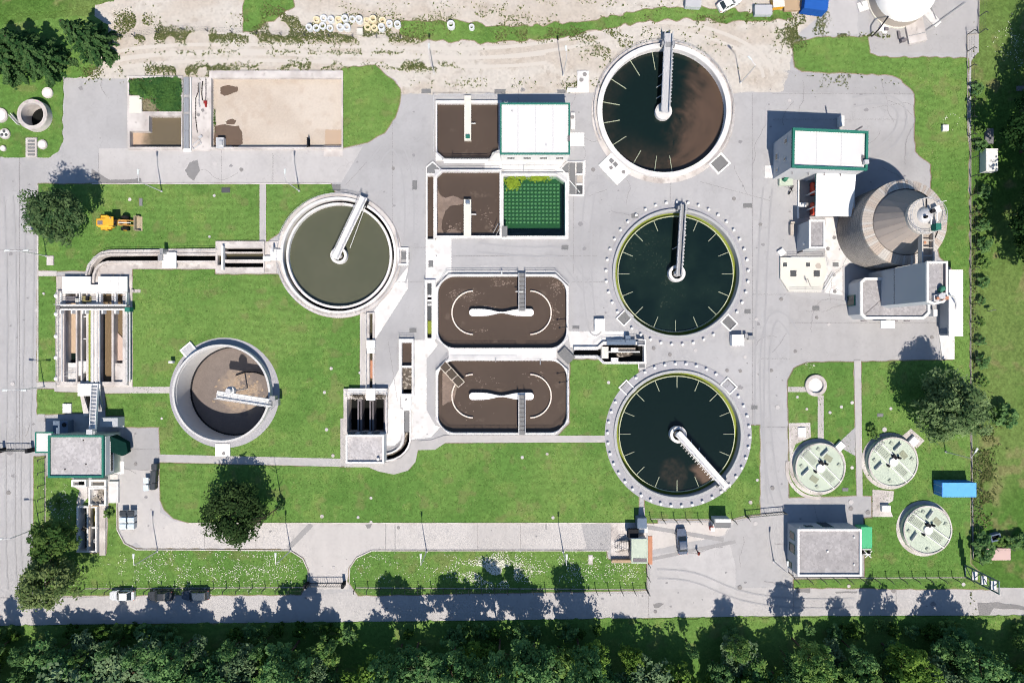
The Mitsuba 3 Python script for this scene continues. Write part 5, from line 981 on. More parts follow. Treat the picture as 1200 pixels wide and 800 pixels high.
# hopper and inclined conveyor to the screen house
t = thing('conveyor', 'long white inclined conveyor running from the grit chamber to the screen house roof', 'conveyor')
c0, c1 = np.array([*W(111.5, 452, 1.5), 1.5]), np.array([*W(108, 503, 4.6), 4.4])
for s in (-.55, .55): part(t, 'side_beam', bar(c0 + [s, 0, 0], c1 + [s * .85, 0, 0], .14, .5), 'white_paint')
part(t, 'belt', bar(c0 + [0, 0, -.1], c1 + [0, 0, -.1], .9, .08), 'galvanised')
for k in range(12): q = c0 + (c1 - c0) * (k + .5) / 12; part(t, 'stay', bar(q + [-.55, 0, .2], q + [.55, 0, .2], .07), 'white_paint')
part(t, 'hopper', frust(*sorted([W(98, 0)[0], W(122, 0)[0]]), *sorted([W(0, 450)[1], W(0, 462)[1]]), 1.0, *sorted([W(97, 0)[0], W(123, 0)[0]]), *sorted([W(0, 449)[1], W(0, 463)[1]]), 1.4), 'white_paint')
part(t, 'head', cat([bxp(101, 503, 108, 509, 4.2, 5.4), bxp(104, 505, 111, 510, 4.4, 5.0)]), 'galvanised')
part(t, 'leg', cat([bar((*W(104, 470), 0), (*W(108, 470, 2), 2.4), .1), bar((*W(115, 470), 0), (*W(112, 470, 2), 2.4), .1)]), 'black_iron'); 
part(t, 'chute', cat([bar((*W(121, 462), 1.2), (*W(122, 480), .2), .3), bar((*W(117, 463), 1.2), (*W(117, 480), .2), .25)]), 'steel_grey'); part(t, 'side_wall', prism(WP([(95, 459), (98.5, 459), (105.5, 482), (105, 487), (100, 487)]), -.1, .45), 'concrete')
solo('dark_trench', prism(WP([(101, 464), (108, 464), (107, 483), (105.8, 483)]), -.1, .15), 'dark_pit', 'dark trench under the inclined conveyor', 'trench')
# inlet channel
t = thing('inlet_channel', 'curved open concrete channel from the grit chamber to the settling tank', 'channel')
ln = LineString([W(107, 332), W(107, 328), W(107.8, 320), W(110.5, 313.5), W(115, 308), W(121, 304.5), W(128, 303), W(190, 302.6), W(256, 302.6)])
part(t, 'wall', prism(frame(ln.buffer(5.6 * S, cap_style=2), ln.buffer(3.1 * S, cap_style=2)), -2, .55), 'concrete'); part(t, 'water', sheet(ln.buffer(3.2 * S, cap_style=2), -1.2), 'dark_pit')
part(t, 'walkway', prism(LineString([W(103.5, 322), W(106, 312), W(113, 303), W(121, 297.5), W(129, 295.5), W(255, 294)]).buffer(2.6 * S, cap_style=2), -.1, .35), 'concrete'); part(t, 'apron', prism(WP([(114, 321), (117, 312), (124, 307.8), (256, 307.5), (256, 315), (155, 315), (155, 323.5), (114, 323.5)]), -.1, .10), 'concrete')
part(t, 'cover', bxp(190, 295.5, 206, 314, .5, .9), 'white_paint'); part(t, 'gate', cat([bxp(187, 291, 191, 297, .4, 2.2), bxp(185, 298, 190, 305, .6, 1.4)]), 'steel_grey')
railing(t, [(104, 322), (107, 311), (114, 302.5), (122, 297), (130, 295), (188, 294.5)], .35); railing(t, [(207, 294), (255, 293.5)], .35)
part(t, 'wide_basin_wall', prism(frame(RW(254, 283, 311, 320), unary_union([RW(264, 297, 309.5, 304.5), RW(261, 308, 309.5, 313.5), RW(256.3, 299.5, 262, 311), RW(264, 291, 309, 295.5)])), -2, .5), 'concrete')
part(t, 'water', sheet(RW(255, 296, 310, 305), -.5), 'murky_water'); part(t, 'pit', sheet(RW(255, 305, 310, 314), -1.3), 'dark_pit'); part(t, 'pit', sheet(RW(263, 290, 310, 296), -1.3), 'dark_pit')
part(t, 'gate', cat([bxp(259, 288, 261.5, 316, .5, 1.3)]), 'wall_white'); part(t, 'cover', bxp(317, 292, 330, 305, .2, .75), 'white_paint'); part(t, 'cover', bxp(308, 300, 317, 306, .3, .6), 'wall_white'); part(t, 'gate', bxp(318, 289, 320, 295, .5, 1.5), 'galvanised'); part(t, 'slab', prism(WP([(311, 283), (326, 283), (324, 320), (311, 320)]), -.1, .14), 'concrete')
solo('floor_lid', cyl(*W(315, 312), .35, 0.1, .2, 20), 'wall_white', 'round lid beside the settling tank inlet', 'lid')

# ================================================================== SAND BEDS IN THE NORTH-WEST
def f_sand(p, n, uv):
    a = fbm(p.x * .12 + 5, p.y * .25, 2.0); b = fbm(p.x * .7, p.y * .7, 6.0); c = noise(p.x * 5, p.y * 5)
    col = mix((.42, .37, .315), (.475, .43, .375), smoothstep(.3, .7, a)) * (.94 + .08 * c)
    return mix(col, (.35, .275, .21), smoothstep(.55, .8, b) * .3)
D('sand', proc(f_sand)); D('wet_sand', (.115, .085, .066)); 
t = thing('sand_bed', 'large walled bed of pale sand with dark wet patches in one corner', 'sand bed')
part(t, 'wall', prism(frame(RW(246.5, 84, 402.5, 175.5), RW(248.8, 92.5, 400.8, 173.2)), -.3, .45), 'concrete'); part(t, 'sand', sheet(RW(248.5, 91.5, 401, 173.2), -.55), 'sand')
for pts in ([(250, 147), (262, 146), (272, 148), (278, 147), (281, 155), (283, 166), (276, 171), (250, 172.5)], [(258, 101), (266, 98), (276, 99), (276, 104), (270, 108), (262, 110), (258, 108)], [(264, 142), (270, 139), (275, 141), (272, 146), (265, 146)]): part(t, 'wet_patch', sheet(rough_edge(WP(pts), .35, .35, 2), -.535), 'wet_sand')
part(t, 'floor_dust', sheet(RW(380, 151, 400.3, 172.4), -.536), 'sand_red'); D('sand_red', (.39, .30, .225)); part(t, 'ramp', bxp(379.5, 171, 401.5, 183.5, -.1, .05), 'concrete')
part(t, 'gate_post', cat([bxp(359.5, 161, 360.8, 172, -.5, .8)]), 'black_iron'); part(t, 'intake', cat([bxp(253, 161, 262, 174, -.5, .5), bxp(256, 165, 260, 170, .5, .9)]), 'galvanised')
for pts in ([(249.8, 130), (251.2, 130), (251.2, 147), (249.8, 147)], ): part(t, 'weed_line', leaf_mesh([(250.6, 140, .4, 6, 90)], .06, .16, -.5), 'green_leaf', kind='stuff')
D('green_leaf', (.06, .115, .025)); D('green_leaf_dark', (.028, .07, .022)); D('green_leaf_light', (.11, .165, .04))
t = thing('reed_bed', 'walled bed overgrown with green plants west of the grating walk', 'plant bed')
part(t, 'wall', prism(frame(RW(150.5, 90, 215, 134), unary_union([RW(152.5, 92, 214, 112.5), RW(166, 114, 214, 131.5)])), -.3, .35), 'concrete'); part(t, 'soil', sheet(RW(151.5, 91, 214.5, 133), -.25), 'soil'); part(t, 'slab', bxp(151.5, 113, 166, 132.5, -.1, .38), 'cream_paint')
rp = np.random.default_rng(77); pc = np.vstack([np.column_stack([rp.normal(px, sx, n), rp.normal(py, sy, n)]) for px, py, sx, sy, n in [(198, 102, 9, 6, 2600), (175, 107, 10, 4, 1300), (160, 105, 5, 5, 600), (200, 123, 7, 5, 1700), (180, 100, 8, 5, 700)]])
pc = pc[(pc[:, 0] > 152.5) & (pc[:, 0] < 214) & (pc[:, 1] > 92) & (pc[:, 1] < 131.5) & ~((pc[:, 0] < 166) & (pc[:, 1] > 112))]; pw = np.column_stack([(pc[:, 0] - 600) * S, (400 - pc[:, 1]) * S]); N = len(pw)
hgt = meshkit.noise(np.column_stack([pw * .9, np.zeros(N)])) * .8 + rp.uniform(0, .25, N) - .2; kk = np.clip(meshkit.noise(np.column_stack([pw * .6 + 30, np.zeros(N)])) + rp.normal(0, .2, N), 0, 1)[:, None]
V, F = leaf_quads(np.column_stack([pw, hgt]), np.tile([.3, -.2, .8], (N, 1)), .2, rp, 1.5); part(t, 'plants', trimesh.Trimesh(V, F, process=False), 'leaf', kind='stuff', color=np.repeat(np.array([.030, .095, .034]) * (1 - kk) + np.array([.105, .215, .055]) * kk, 4, 0)); part(t, 'dry_plants', leaf_mesh([(177, 124, 6, 5, 900), (188, 97, 14, 2, 250)], .08, .22, -.2), 'dry_leaf', kind='stuff')
D('reed_leaf', (.055, .15, .045)); D('dry_leaf', (.22, .20, .13))
t = thing('sump', 'L-shaped walled basin of cloudy brown water beside the grating walk', 'basin')
LS = WP([(176, 136.5), (213.5, 136.5), (213.5, 173), (153.5, 173), (153.5, 154.5), (176, 154.5)]); part(t, 'wall', prism(frame(WP([(150.5, 134.2), (215, 134.2), (215, 176), (151, 176)]), LS), -1.5, .4), 'concrete')
def f_sump(p, n, uv):
    x = (p.x / S + 600); return mix((.40, .30, .22), (.115, .095, .062), smoothstep(160, 176, x + (fbm(p.x, p.y, 3.) - .5) * 10))
P('sump_water', proc(f_sump), rough=.25); part(t, 'water', sheet(LS.buffer(.1), -.7), 'sump_water')
t = thing('grating_walk', 'walk of grey gratings between the walled basins and the cable deck', 'walkway')
for k, (y0, y1) in enumerate([(91.5, 112), (115.5, 132), (135, 154), (154.5, 175)]):
    x0, ya = W(216.2, y0); x1, yb = W(222.2, y1); grate(t, (x0 + x1) / 2, (ya + yb) / 2, x1 - x0, ya - yb, 0, .3, mat='grating_blue')
D('grating_blue', (.24, .26, .29)); part(t, 'edge_beam', bxp(222.6, 91, 224, 176, -.1, .5), 'white_concrete'); part(t, 'kerb', bxp(214.8, 174, 224, 178, -.1, .3), 'white_paint')
t = thing('cable_deck', 'concrete deck with dark hoses lying on it beside the large sand bed', 'deck'); part(t, 'slab', bxp(224.6, 91, 246.2, 177, -.1, .16), 'concrete')
for i, (pts, col) in enumerate([([(233, 98), (233, 108), (230, 116), (230, 140), (232, 156)], 'black_iron'), ([(238, 96), (237, 110), (238, 118)], 'black_iron'), ([(242, 93), (242, 112), (241, 124)], 'steel_dark'), ([(235, 97), (234, 120), (235, 126)], 'steel_grey')]):
    solo('hose', path_tube([(*W(x, y), .22) for x, y in pts], .09 if i else .07, 6), col, ['long dark hose running the length of the deck', 'dark hose in the middle of the deck', 'dark hose lying nearest the sand bed', 'grey hose beside the grating walk'][i], 'hose')
solo('red_coupling', cat([bx(*W(239.5, 119), *W(243.5, 122), .16, .4), bx(*W(241, 121), *W(243, 126), .16, .35)]), 'red_dark', 'dark red coupling at the end of the hoses', 'coupling'); D('red_dark', (.22, .03, .03))
for a, b in ((233, 135), (238, 129.5)): solo('manhole', cyl(*W(a, b), .28, .16, .21, 18), 'manhole_iron', f'{"smaller" if b < 130 else "larger"} manhole in the hose deck', 'manhole')
solo('angled_frame', rot(cat([bx(-.9, -.4, .9, -.3, 0, .2), bx(-.9, .3, .9, .4, 0, .2), bx(-.9, -.3, -.8, .3, 0, .2), bx(.8, -.3, .9, .3, 0, .2), bx(1.1, .4, 1.7, .8, 0, .3)]), 38, *W(231, 170), .16), 'galvanised', 'white angled frame at the south end of the hose deck', 'frame')

# ================================================================== NORTH EDGE: RINGS, GAS HOLDER, STORED THINGS
ringm = {}
def pipe_ring(px, py, r, h, mat, lab, group=None):
    k = solo('concrete_ring', lathe([(r * .62, 0), (r * .62, h), (r, h), (r, 0)], *W(px, py), 24), mat, lab, 'pipe ring', group)
P('ring_pale', (.52, .55, .57), rough=.8); P('ring_cream', (.58, .52, .36), rough=.8)
for px, py, y in [(372, 25, 1), (380, 23, 0), (389, 25, 0), (397.5, 25, 1), (405.5, 24.5, 0), (413.5, 24, 0), (422, 25.5, 0), (430.5, 25.5, 1), (438.5, 25.5, 1), (449, 26, 1), (457, 29.5, 0), (466.5, 31, 0), (364, 35, 0), (371.5, 34.5, 0), (379, 32, 0), (387.5, 34.5, 0), (399.5, 34, 0), (407.5, 34, 0), (431.5, 33.5, 1), (439.5, 34.5, 1), (448, 34.5, 0)]:
    pipe_ring(px, py, .58 + RNG.uniform(-.03, .06), .7 + RNG.uniform(-.2, .5), 'ring_cream' if y else 'ring_pale', ('cream' if y else 'grey-white') + ' concrete pipe ring standing in the stack yard by the gravel track', ('cream' if y else 'grey') + ' pipe rings by the track')
pipe_ring(529, 32, .68, 1.2, 'ring_pale', 'lone large pipe ring on the grass verge'); pipe_ring(553, 34, .48, .9, 'ring_pale', 'smallest pipe ring, easternmost on the grass verge')
solo('crate', bxp(418, 33, 425, 40, 0, .7), 'cream_paint', 'square slatted crate among the pipe rings', 'crate')
t = thing('gas_holder', 'large white domed gas holder on a grey pad with pale concrete feet', 'gas holder')
gx, gy = W(1063, -12, 3); part(t, 'wall', lathe([(5.2, 0), (5.2, 2.2)], gx, gy, 72), 'clad_tan'); part(t, 'ring_base', cyl(gx, gy, 5.35, 0, .35, 72), 'cream_paint')
part(t, 'dome', lathe([(5.2, 2.2)] + [(5.2 * math.cos(math.radians(a)), 2.2 + 4.6 * math.sin(math.radians(a))) for a in range(6, 91, 6)], gx, gy, 72), 'white_paint', True); part(t, 'emblem', rot(bx(-.35, -.4, .35, .4, -.02, .04), 20, gx - 3.6, gy - 1.7, 5.35), 'cyan_sign'); D('cyan_sign', (.10, .45, .52))
part(t, 'safety_pipe', path_tube([(gx - 3.0, gy - 4.4, 2.6), (gx - 4.4, gy - 6.4, 2.4), (gx - 4.6, gy - 6.8, .2)], .12), 'black_iron'); part(t, 'pad', rot(bx(-.75, -1.0, .75, 1.0, -.05, .25), -25, *W(1036, 32)), 'white_paint'); part(t, 'stub', bxp(1037.5, 32, 1041.5, 35, .25, .7), 'steel_dark')
part(t, 'slab', rot(bx(-1.6, -2.4, 1.6, 2.4, -.05, .5), 12, *W(1071, 35)), 'concrete'); part(t, 'slab_cover', rot(bx(-1.5, -1.1, 1.5, -1.0, .5, .55), 12, *W(1071, 35)), 'steel_grey')
part(t, 'foot', rot(bx(-1.4, -.8, 1.4, .8, -.05, .2), 18, *W(1014, 7)), 'white_concrete'); part(t, 'foot', rot(bx(-1.6, -.7, 1.6, .7, -.05, .2), -48, *W(1092, 22)), 'white_concrete'); 
for a, b in (((1090, 10), (1096, 24)), ((1083, 38), (1130, 4)), ((1006, 2), (1010, 8))): part(t, 'pipe', tube((*W(*a), .35), (*W(*b), .35), .06), 'steel_grey')
solo('angle_bin', cat([rot(bx(-.5, -.2, .5, .2, 0, .8), 20, *W(1057, 49)), rot(bx(-.2, -.2, .2, 1.1, 0, .4), 8, *W(1053, 45))]), 'steel_dark', 'dark angled steel bracket on the grey pad by the gas holder', 'bracket')
for p, q in (((1050, 44), (0, 0)),): pass
# stored containers and bits at the top edge
def crate_box(name, lab, cat_, px0, py0, px1, py1, h, mat, ang=0, lid=None):
    t = thing(name, lab, cat_); x, y = W((px0 + px1) / 2, (py0 + py1) / 2, h); w, d = (px1 - px0) * S * .98, (py1 - py0) * S * .98
    part(t, 'body', rot(bx(-w / 2, -d / 2, w / 2, d / 2, .12, h - .1), ang, x, y), mat); part(t, 'lid', rot(bx(-w / 2 - .04, -d / 2 - .04, w / 2 + .04, d / 2 + .04, h - .1, h), ang, x, y), lid or mat)
    for k in range(max(2, int(w / .8))): u = -w / 2 + .3 + k * .8; part(t, 'rib', rot(bx(u, -d / 2 - .07, u + .08, d / 2 + .07, .2, h - .2), ang, x, y), mat)
    return t, x, y
crate_box('blue_tent', 'blue tarpaulin-covered container at the top edge', 'container', 944, -10, 971, 11, 2.4, 'blue_dark', -8); D('blue_dark', (.02, .09, .34))
crate_box('steel_trough', 'open grey steel trough at the top edge', 'trough', 804, -8, 822, 8, 1.2, 'bin_grey', -4, 'galvanised'); crate_box('grey_trailer', 'grey flat trailer east of the white car', 'trailer', 885, 6, 905, 17, 1.1, 'bin_grey', 0, 'galvanised')
crate_box('yellow_skip', 'yellow-edged skip at the top edge', 'skip', 906, -6, 919, 8, 1.3, 'yellow_paint', 5, 'cream_paint'); crate_box('wooden_stack', 'stack of brown boards west of the blue container', 'boards', 919, -2, 940, 12, .8, 'wood_tan', 3)

# ================================================================== VEHICLES
def car(name, lab, px, py, ang, L, Wd, H, paint, roof=None, pickup=False, estate=False, z0=0.0):
    t = thing(name, lab, 'car' if not pickup else 'pickup truck'); x, y = W(px, py, .8); Q = lambda m: rot(m, ang, x, y, z0)
    hw = Wd / 2; xs = [(-L / 2, .78), (-L / 2 + .35, .95), (-L * .2, 1.0), (L * .25, 1.0), (L / 2 - .5, .93), (L / 2, .68)]
    low = [(u, s * v * hw, z) for u, v in xs for s in (-1, 1) for z in (.32, .72)]
    up = [(u * .985, s * v * hw * .93, .86 + (.04 if u < 0 else 0)) for u, v in xs for s in (-1, 1)]
    part(t, 'body', Q(hull(low + up)), paint, 25)
    c0, c1 = (-L * .46 if estate else -L * .40, L * .20); r0, r1 = (c0 + .3 if estate else c0 + .65, c1 - .75)
    if pickup: c0, r0 = -L * .10, -L * .10 + .2
    cab = [(c0, s * hw * .86, .84) for s in (-1, 1)] + [(c1, s * hw * .84, .84) for s in (-1, 1)] + [(r0, s * hw * .70, H - .05) for s in (-1, 1)] + [(r1, s * hw * .68, H - .05) for s in (-1, 1)]
    part(t, 'windows', Q(hull(cab)), 'dark_glass')
    part(t, 'roof', Q(hull([(r0 - .05, s * hw * .72, H - .06) for s in (-1, 1)] + [(r1 + .08, s * hw * .70, H - .06) for s in (-1, 1)] + [(r0 + .1, s * hw * .62, H) for s in (-1, 1)] + [(r1 - .08, s * hw * .6, H) for s in (-1, 1)])), roof or paint, 25)
    for s in (-1, 1):
        part(t, 'pillar', Q(cat([bar((c1 - .03, s * hw * .83, .86), (r1 + .02, s * hw * .685, H - .03), .07), bar((c0 + .03, s * hw * .85, .86), (r0, s * hw * .70, H - .03), .09), bar(((r0 + r1) / 2, s * hw * .86, .86), ((r0 + r1) / 2, s * hw * .71, H - .03), .07)])), paint)
        part(t, 'mirror', Q(hull([(c1 - .25 + i * .09, s * (hw * .98 + .06 + j * .09), .95 + k * .07) for i in (-1, 1) for j in (-1, 1) for k in (-1, 1)])), paint)
        part(t, 'headlight', Q(hull([(L / 2 - .30 + i * .13, s * hw * (.68 + j * .12), .70 + k * .07) for i in (-1, 1) for j in (-1, 1) for k in (-1, 1)])), 'wall_white')
        part(t, 'tail_light', Q(hull([(-L / 2 + .12 + i * .1, s * hw * (.74 + j * .1), .78 + k * .08) for i in (-1, 1) for j in (-1, 1) for k in (-1, 1)])), 'red_paint')
        for u in (-L * .30, L * .31):
            wm = trimesh.creation.cylinder(.32, .22, sections=20); wm.apply_transform(trimesh.transformations.rotation_matrix(math.pi / 2, [1, 0, 0])); wm.apply_translation([u, s * (hw - .11), .32]); wk = part(t, 'wheel', Q(wm), 'rubber')
            rm = trimesh.creation.cylinder(.19, .02, sections=14); rm.apply_transform(trimesh.transformations.rotation_matrix(math.pi / 2, [1, 0, 0])); rm.apply_translation([u, s * (hw + .01), .32]); part(wk, 'rim', Q(rm), 'galvanised')
    part(t, 'hood_seam', Q(bx(c1 + .02, -hw * .8, c1 + .06, hw * .8, .86, .905)), 'black_iron')
    if pickup: part(t, 'load_bed', Q(bx(-L / 2 + .2, -hw * .74, c0 - .12, hw * .74, .86, .94)), 'bed_dark')
    return t
D('bed_dark', (.045, .05, .058))
P('car_silver', (.55, .58, .60), rough=.3, metal=.2, clearcoat=.6); P('car_black', (.02, .025, .032), rough=.25, clearcoat=1.0); P('car_navy', (.028, .045, .068), rough=.25, clearcoat=1.0); P('car_teal', (.012, .036, .085), rough=.25, metal=.0, clearcoat=1.0); P('car_white', (.66, .67, .67), rough=.3, clearcoat=.8)
car('parked_car', 'silver-white small car parked first in the row along the lane', 143, 697.5, 180, 4.3, 1.8, 1.5, 'car_silver', 'car_white')
car('parked_car', 'black car parked in tree shade between the silver car and the dark estate', 187.5, 698, 180, 4.2, 1.8, 1.45, 'car_black')
car('parked_car', 'dark navy estate car parked easternmost in the row along the lane', 228.8, 697, 180, 4.75, 1.85, 1.55, 'car_navy', estate=True)
car('parked_car', 'dark blue-green car parked in the sandy entrance bay', 799.5, 634, 94, 4.55, 1.8, 1.45, 'car_teal')
car('parked_car', 'white car with a dark windscreen at the top edge of the picture', 855, 3, 28, 4.3, 1.85, 1.5, 'car_white')
# wheel loader
t = thing('wheel_loader', 'yellow wheel loader with its bucket down on the lawn', 'loader'); x, y = W(136, 261, 1.2); Q = lambda m: rot(m, 0, x, y)
part(t, 'rear_body', Q(cat([hull([(u, s * w, z) for (u, w) in ((-3.3, .55), (-2.9, .78), (-.4, .85)) for s in (-1, 1) for z in (.8, 1.5)] + [(u, s * .6, 1.75) for u in (-3.0, -.6) for s in (-1, 1)]), bx(-2.5, -1.15, -.8, -.8, .95, 1.35), bx(-2.2, .8, -.9, 1.15, .95, 1.35)])), 'yellow_paint'); part(t, 'engine_grille', Q(bx(-2.9, -.45, -2.0, .25, 1.74, 1.80)), 'steel_dark')
cb = part(t, 'cab', Q(hull([(u, s * .68, z) for u in (-.9, .35) for s in (-1, 1) for z in (1.5, 2.7)])), 'dark_glass'); part(cb, 'roof', Q(hull([(u, s * .75, z) for u in (-1.0, .45) for s in (-1, 1) for z in (2.7, 2.82)])), 'yellow_paint'); part(cb, 'beacon', Q(cyl(.0, .5, .1, 2.82, 3.0, 10)), 'clad_warm')
part(t, 'front_frame', Q(hull([(u, s * .45, z) for u in (.3, 1.9) for s in (-1, 1) for z in (.6, 1.3)])), 'brown_steel'); D('brown_steel', (.40, .22, .07))
for s in (-.42, .42): part(t, 'lift_arm', Q(bar((.7, s, 1.7), (2.9, s, .55), .16, .3)), 'brown_steel')
part(t, 'cylinder', Q(tube((.6, 0, 1.5), (2.5, 0, 1.1), .09)), 'galvanised')
for (u, s) in ((-1.9, -1), (-1.9, 1), (1.3, -1), (1.3, 1)):
    wm = trimesh.creation.cylinder(.68, .5, sections=24); wm.apply_transform(trimesh.transformations.rotation_matrix(math.pi / 2, [1, 0, 0])); wm.apply_translation([u, s * .98, .68]); k = part(t, 'wheel', Q(wm), 'rubber'); hm = trimesh.creation.cylinder(.32, .54, sections=16); hm.apply_transform(trimesh.transformations.rotation_matrix(math.pi / 2, [1, 0, 0])); hm.apply_translation([u, s * .98, .68]); part(k, 'hub', Q(hm), 'yellow_paint')
    part(k, 'mudguard', Q(hull([(u + i * .6, s * (.98 + j * .27), z) for i in (-1, 1) for j in (-1, 1) for z in (1.42, 1.48)])), 'yellow_paint') if u < 0 else None
bk = trimesh.creation.extrude_polygon(Polygon([(2.9, .1), (3.95, .05), (4.0, .12), (3.1, .25), (3.05, .95), (2.95, 1.0)]), 2.5, engine='earcut'); bk.apply_transform(np.array([[1, 0, 0, 0], [0, 0, -1, 1.25], [0, 1, 0, 0], [0, 0, 0, 1.0]])); part(t, 'bucket', Q(cat([bk, bx(2.95, -1.27, 3.8, -1.2, .1, .8), bx(2.95, 1.2, 3.8, 1.27, .1, .8)])), 'bucket_steel'); D('bucket_steel', (.33, .28, .20))
# blue shipping container
t = thing('blue_container', 'bright blue shipping container on the grass near the east fence', 'container'); h = 2.6
bx0, by0 = W(1104.5, 565.5, h); bx1, by1 = W(1144, 582, h); part(t, 'body', bx(bx0, by1, bx1, by0, .12, h - .06), 'blue_paint'); part(t, 'roof', bx(bx0 - .02, by1 - .02, bx1 + .02, by0 + .02, h - .06, h), 'blue_roof'); P('blue_roof', (.085, .33, .74), rough=.5)
for k in range(20): u = bx0 + .15 + k * (bx1 - bx0 - .3) / 19; part(t, 'rib', bx(u - .05, by0, u + .05, by0 + .04, .2, h - .1), 'blue_paint'); part(t, 'rib', bx(u - .05, by1 - .04, u + .05, by1, .2, h - .1), 'blue_paint')
for s in (0, 1): part(t, 'door', bx(bx0 - .05, by1 + .06 + s * 1.2, bx0, by1 + 1.2 + s * 1.2, .2, h - .15), 'blue_paint'); part(t, 'lock_bar', bx(bx0 - .09, by1 + .55 + s * 1.2, bx0 - .05, by1 + .6 + s * 1.2, .25, h - .2), 'galvanised')
solo('sign_plate', cat([rot(bx(-.5, -.03, .5, .03, .8, 1.5), 10, *W(1157, 364)), bx(*W(1156.5, 364), *W(1157.5, 364.6), 0, .8)]), 'steel_dark', 'dark sign plate in the meadow beyond the east fence', 'sign')
# bins
def bin_(lab, px, py, ang, mat, lid, group, w=1.3, d=.95):
    t = thing('waste_bin', lab, 'waste bin', group); x, y = W(px, py, 1.2); Q = lambda m: rot(m, ang, x, y)
    part(t, 'body', Q(frust(-d * .42, d * .42, -w * .45, w * .45, .12, -d * .5, d * .5, -w * .5, w * .5, 1.1)), mat); part(t, 'lid', Q(hull([(u, v, z) for u, z in ((-d * .55, 1.12), (d * .55, 1.12), (d * .45, 1.28), (-d * .2, 1.33)) for v in (-w * .53, w * .53)])), lid); part(t, 'handle', Q(bx(-d * .62, -w * .3, -d * .56, w * .3, 1.0, 1.06)), 'steel_dark')
    for s in (-1, 1): part(t, 'wheel', Q(cyl(d * .3, s * w * .36, .09, 0, .14, 10)), 'rubber')
for k, (px, py) in enumerate([(180.5, 547), (179.5, 555), (179, 562), (178.5, 570)]): bin_(['northernmost dark bin of the row beside the lawn', 'second dark bin from the north beside the lawn', 'third dark bin from the north beside the lawn', 'southernmost dark bin of the row beside the lawn'][k], px, py, 0, 'bin_dark', 'bin_dark', 'dark bins beside the lawn', 1.02)
for k, (px, py) in enumerate([(171, 563), (171, 571.5)]): solo('bin_lid', cat([rot(bx(-.45, -.5, .45, .5, .95, 1.02), 4, *W(px, py, 1)), rot(bx(-.05, -.45, .05, .45, .1, .95), 4, *W(px, py, 1))]), 'bin_pale', ['northern open pale lid hinged off the dark bins', 'southern open pale lid hinged off the dark bins'][k], 'lid')
P('bin_pale', (.50, .58, .62), rough=.4)
for r in range(3):
    for c in range(2): bin_(f'{"western" if c == 0 else "eastern"} pale grey bin in the {["northern", "middle", "southern"][r]} row of the bin block', 144 + c * 9.3, 601.5 + r * 7.6, 90, 'bin_grey', 'bin_pale' if r else 'bin_dark', 'grey bins on the turning bay', 1.05, .95)
# weighing hut and its stairs
t = thing('weighing_hut', 'small hut with a pale green roof and outside stairs at the entrance bay', 'hut')
flat_house(t, [(740, 631), (759, 631), (759, 660), (740, 660)], 3.0, 'concrete', 'pale_green', .5, 'pale_green', par=.12, pw=.15, inset_z=.05)
part(t, 'dark_bay', bxp(742, 654, 758, 658, 1.5, 3.02), 'steel_dark'); part(t, 'annex', bxp(747, 607, 758, 619, -.1, 2.2), 'steel_blue'); part(t, 'annex_roof', bxp(749, 617, 759, 624, -.1, 1.2), 'wall_white'); part(t, 'landing', prism(WP([(716, 613), (757, 613), (757, 659), (716, 659)]), -.1, .12), 'concrete'); part(t, 'dark_roof', bxp(736, 620, 748, 630, 1.2, 2.0), 'black_iron'); part(t, 'parapet_wall', bxp(717, 656, 757, 659, -.1, .9), 'wood_tan')
for k in range(6): part(t, 'step', bxp(721 + k * 2.6, 634, 723.4 + k * 2.6, 644, .12, .3 + k * .22), 'concrete')
railing(t, [(721, 640), (727, 633), (737, 632)], .5, mat='black_iron'); railing(t, [(721, 645), (728, 643), (738, 642)], .5, mat='black_iron'); part(t, 'red_floor', bxp(759.5, 628, 764.5, 661, -.05, .12), 'brick_red')
t = thing('gate_kiosk', 'small grey flat-roofed kiosk by the entrance gate', 'kiosk'); flat_house(t, [(837.5, 607.5), (857, 607.5), (857, 618.5), (837.5, 618.5)], 2.6, 'wall_grey', 'steel_grey', .4, 'grating', par=.1, pw=.08, inset_z=.03); part(t, 'roof_light', bxp(838.5, 608, 856.5, 612, 2.55, 2.66), 'wall_white')
t = thing('barrier_arm', 'red and white barrier post beside the gate kiosk', 'barrier'); x, y = W(833, 618); part(t, 'base', bx(x - .3, y - .3, x + .3, y + .3, 0, 1.0), 'red_paint'); part(t, 'cap', bx(x - .32, y - .32, x + .32, y + .32, 1.0, 1.08), 'white_paint'); part(t, 'arm', cat([bar((x, y, .95), (x - .2, y + 1.2, 2.2), .12)]), 'white_paint'); part(t, 'arm_stripe', bar((x - .08, y + .5, 1.48), (x - .13, y + .8, 1.80), .14), 'red_paint')
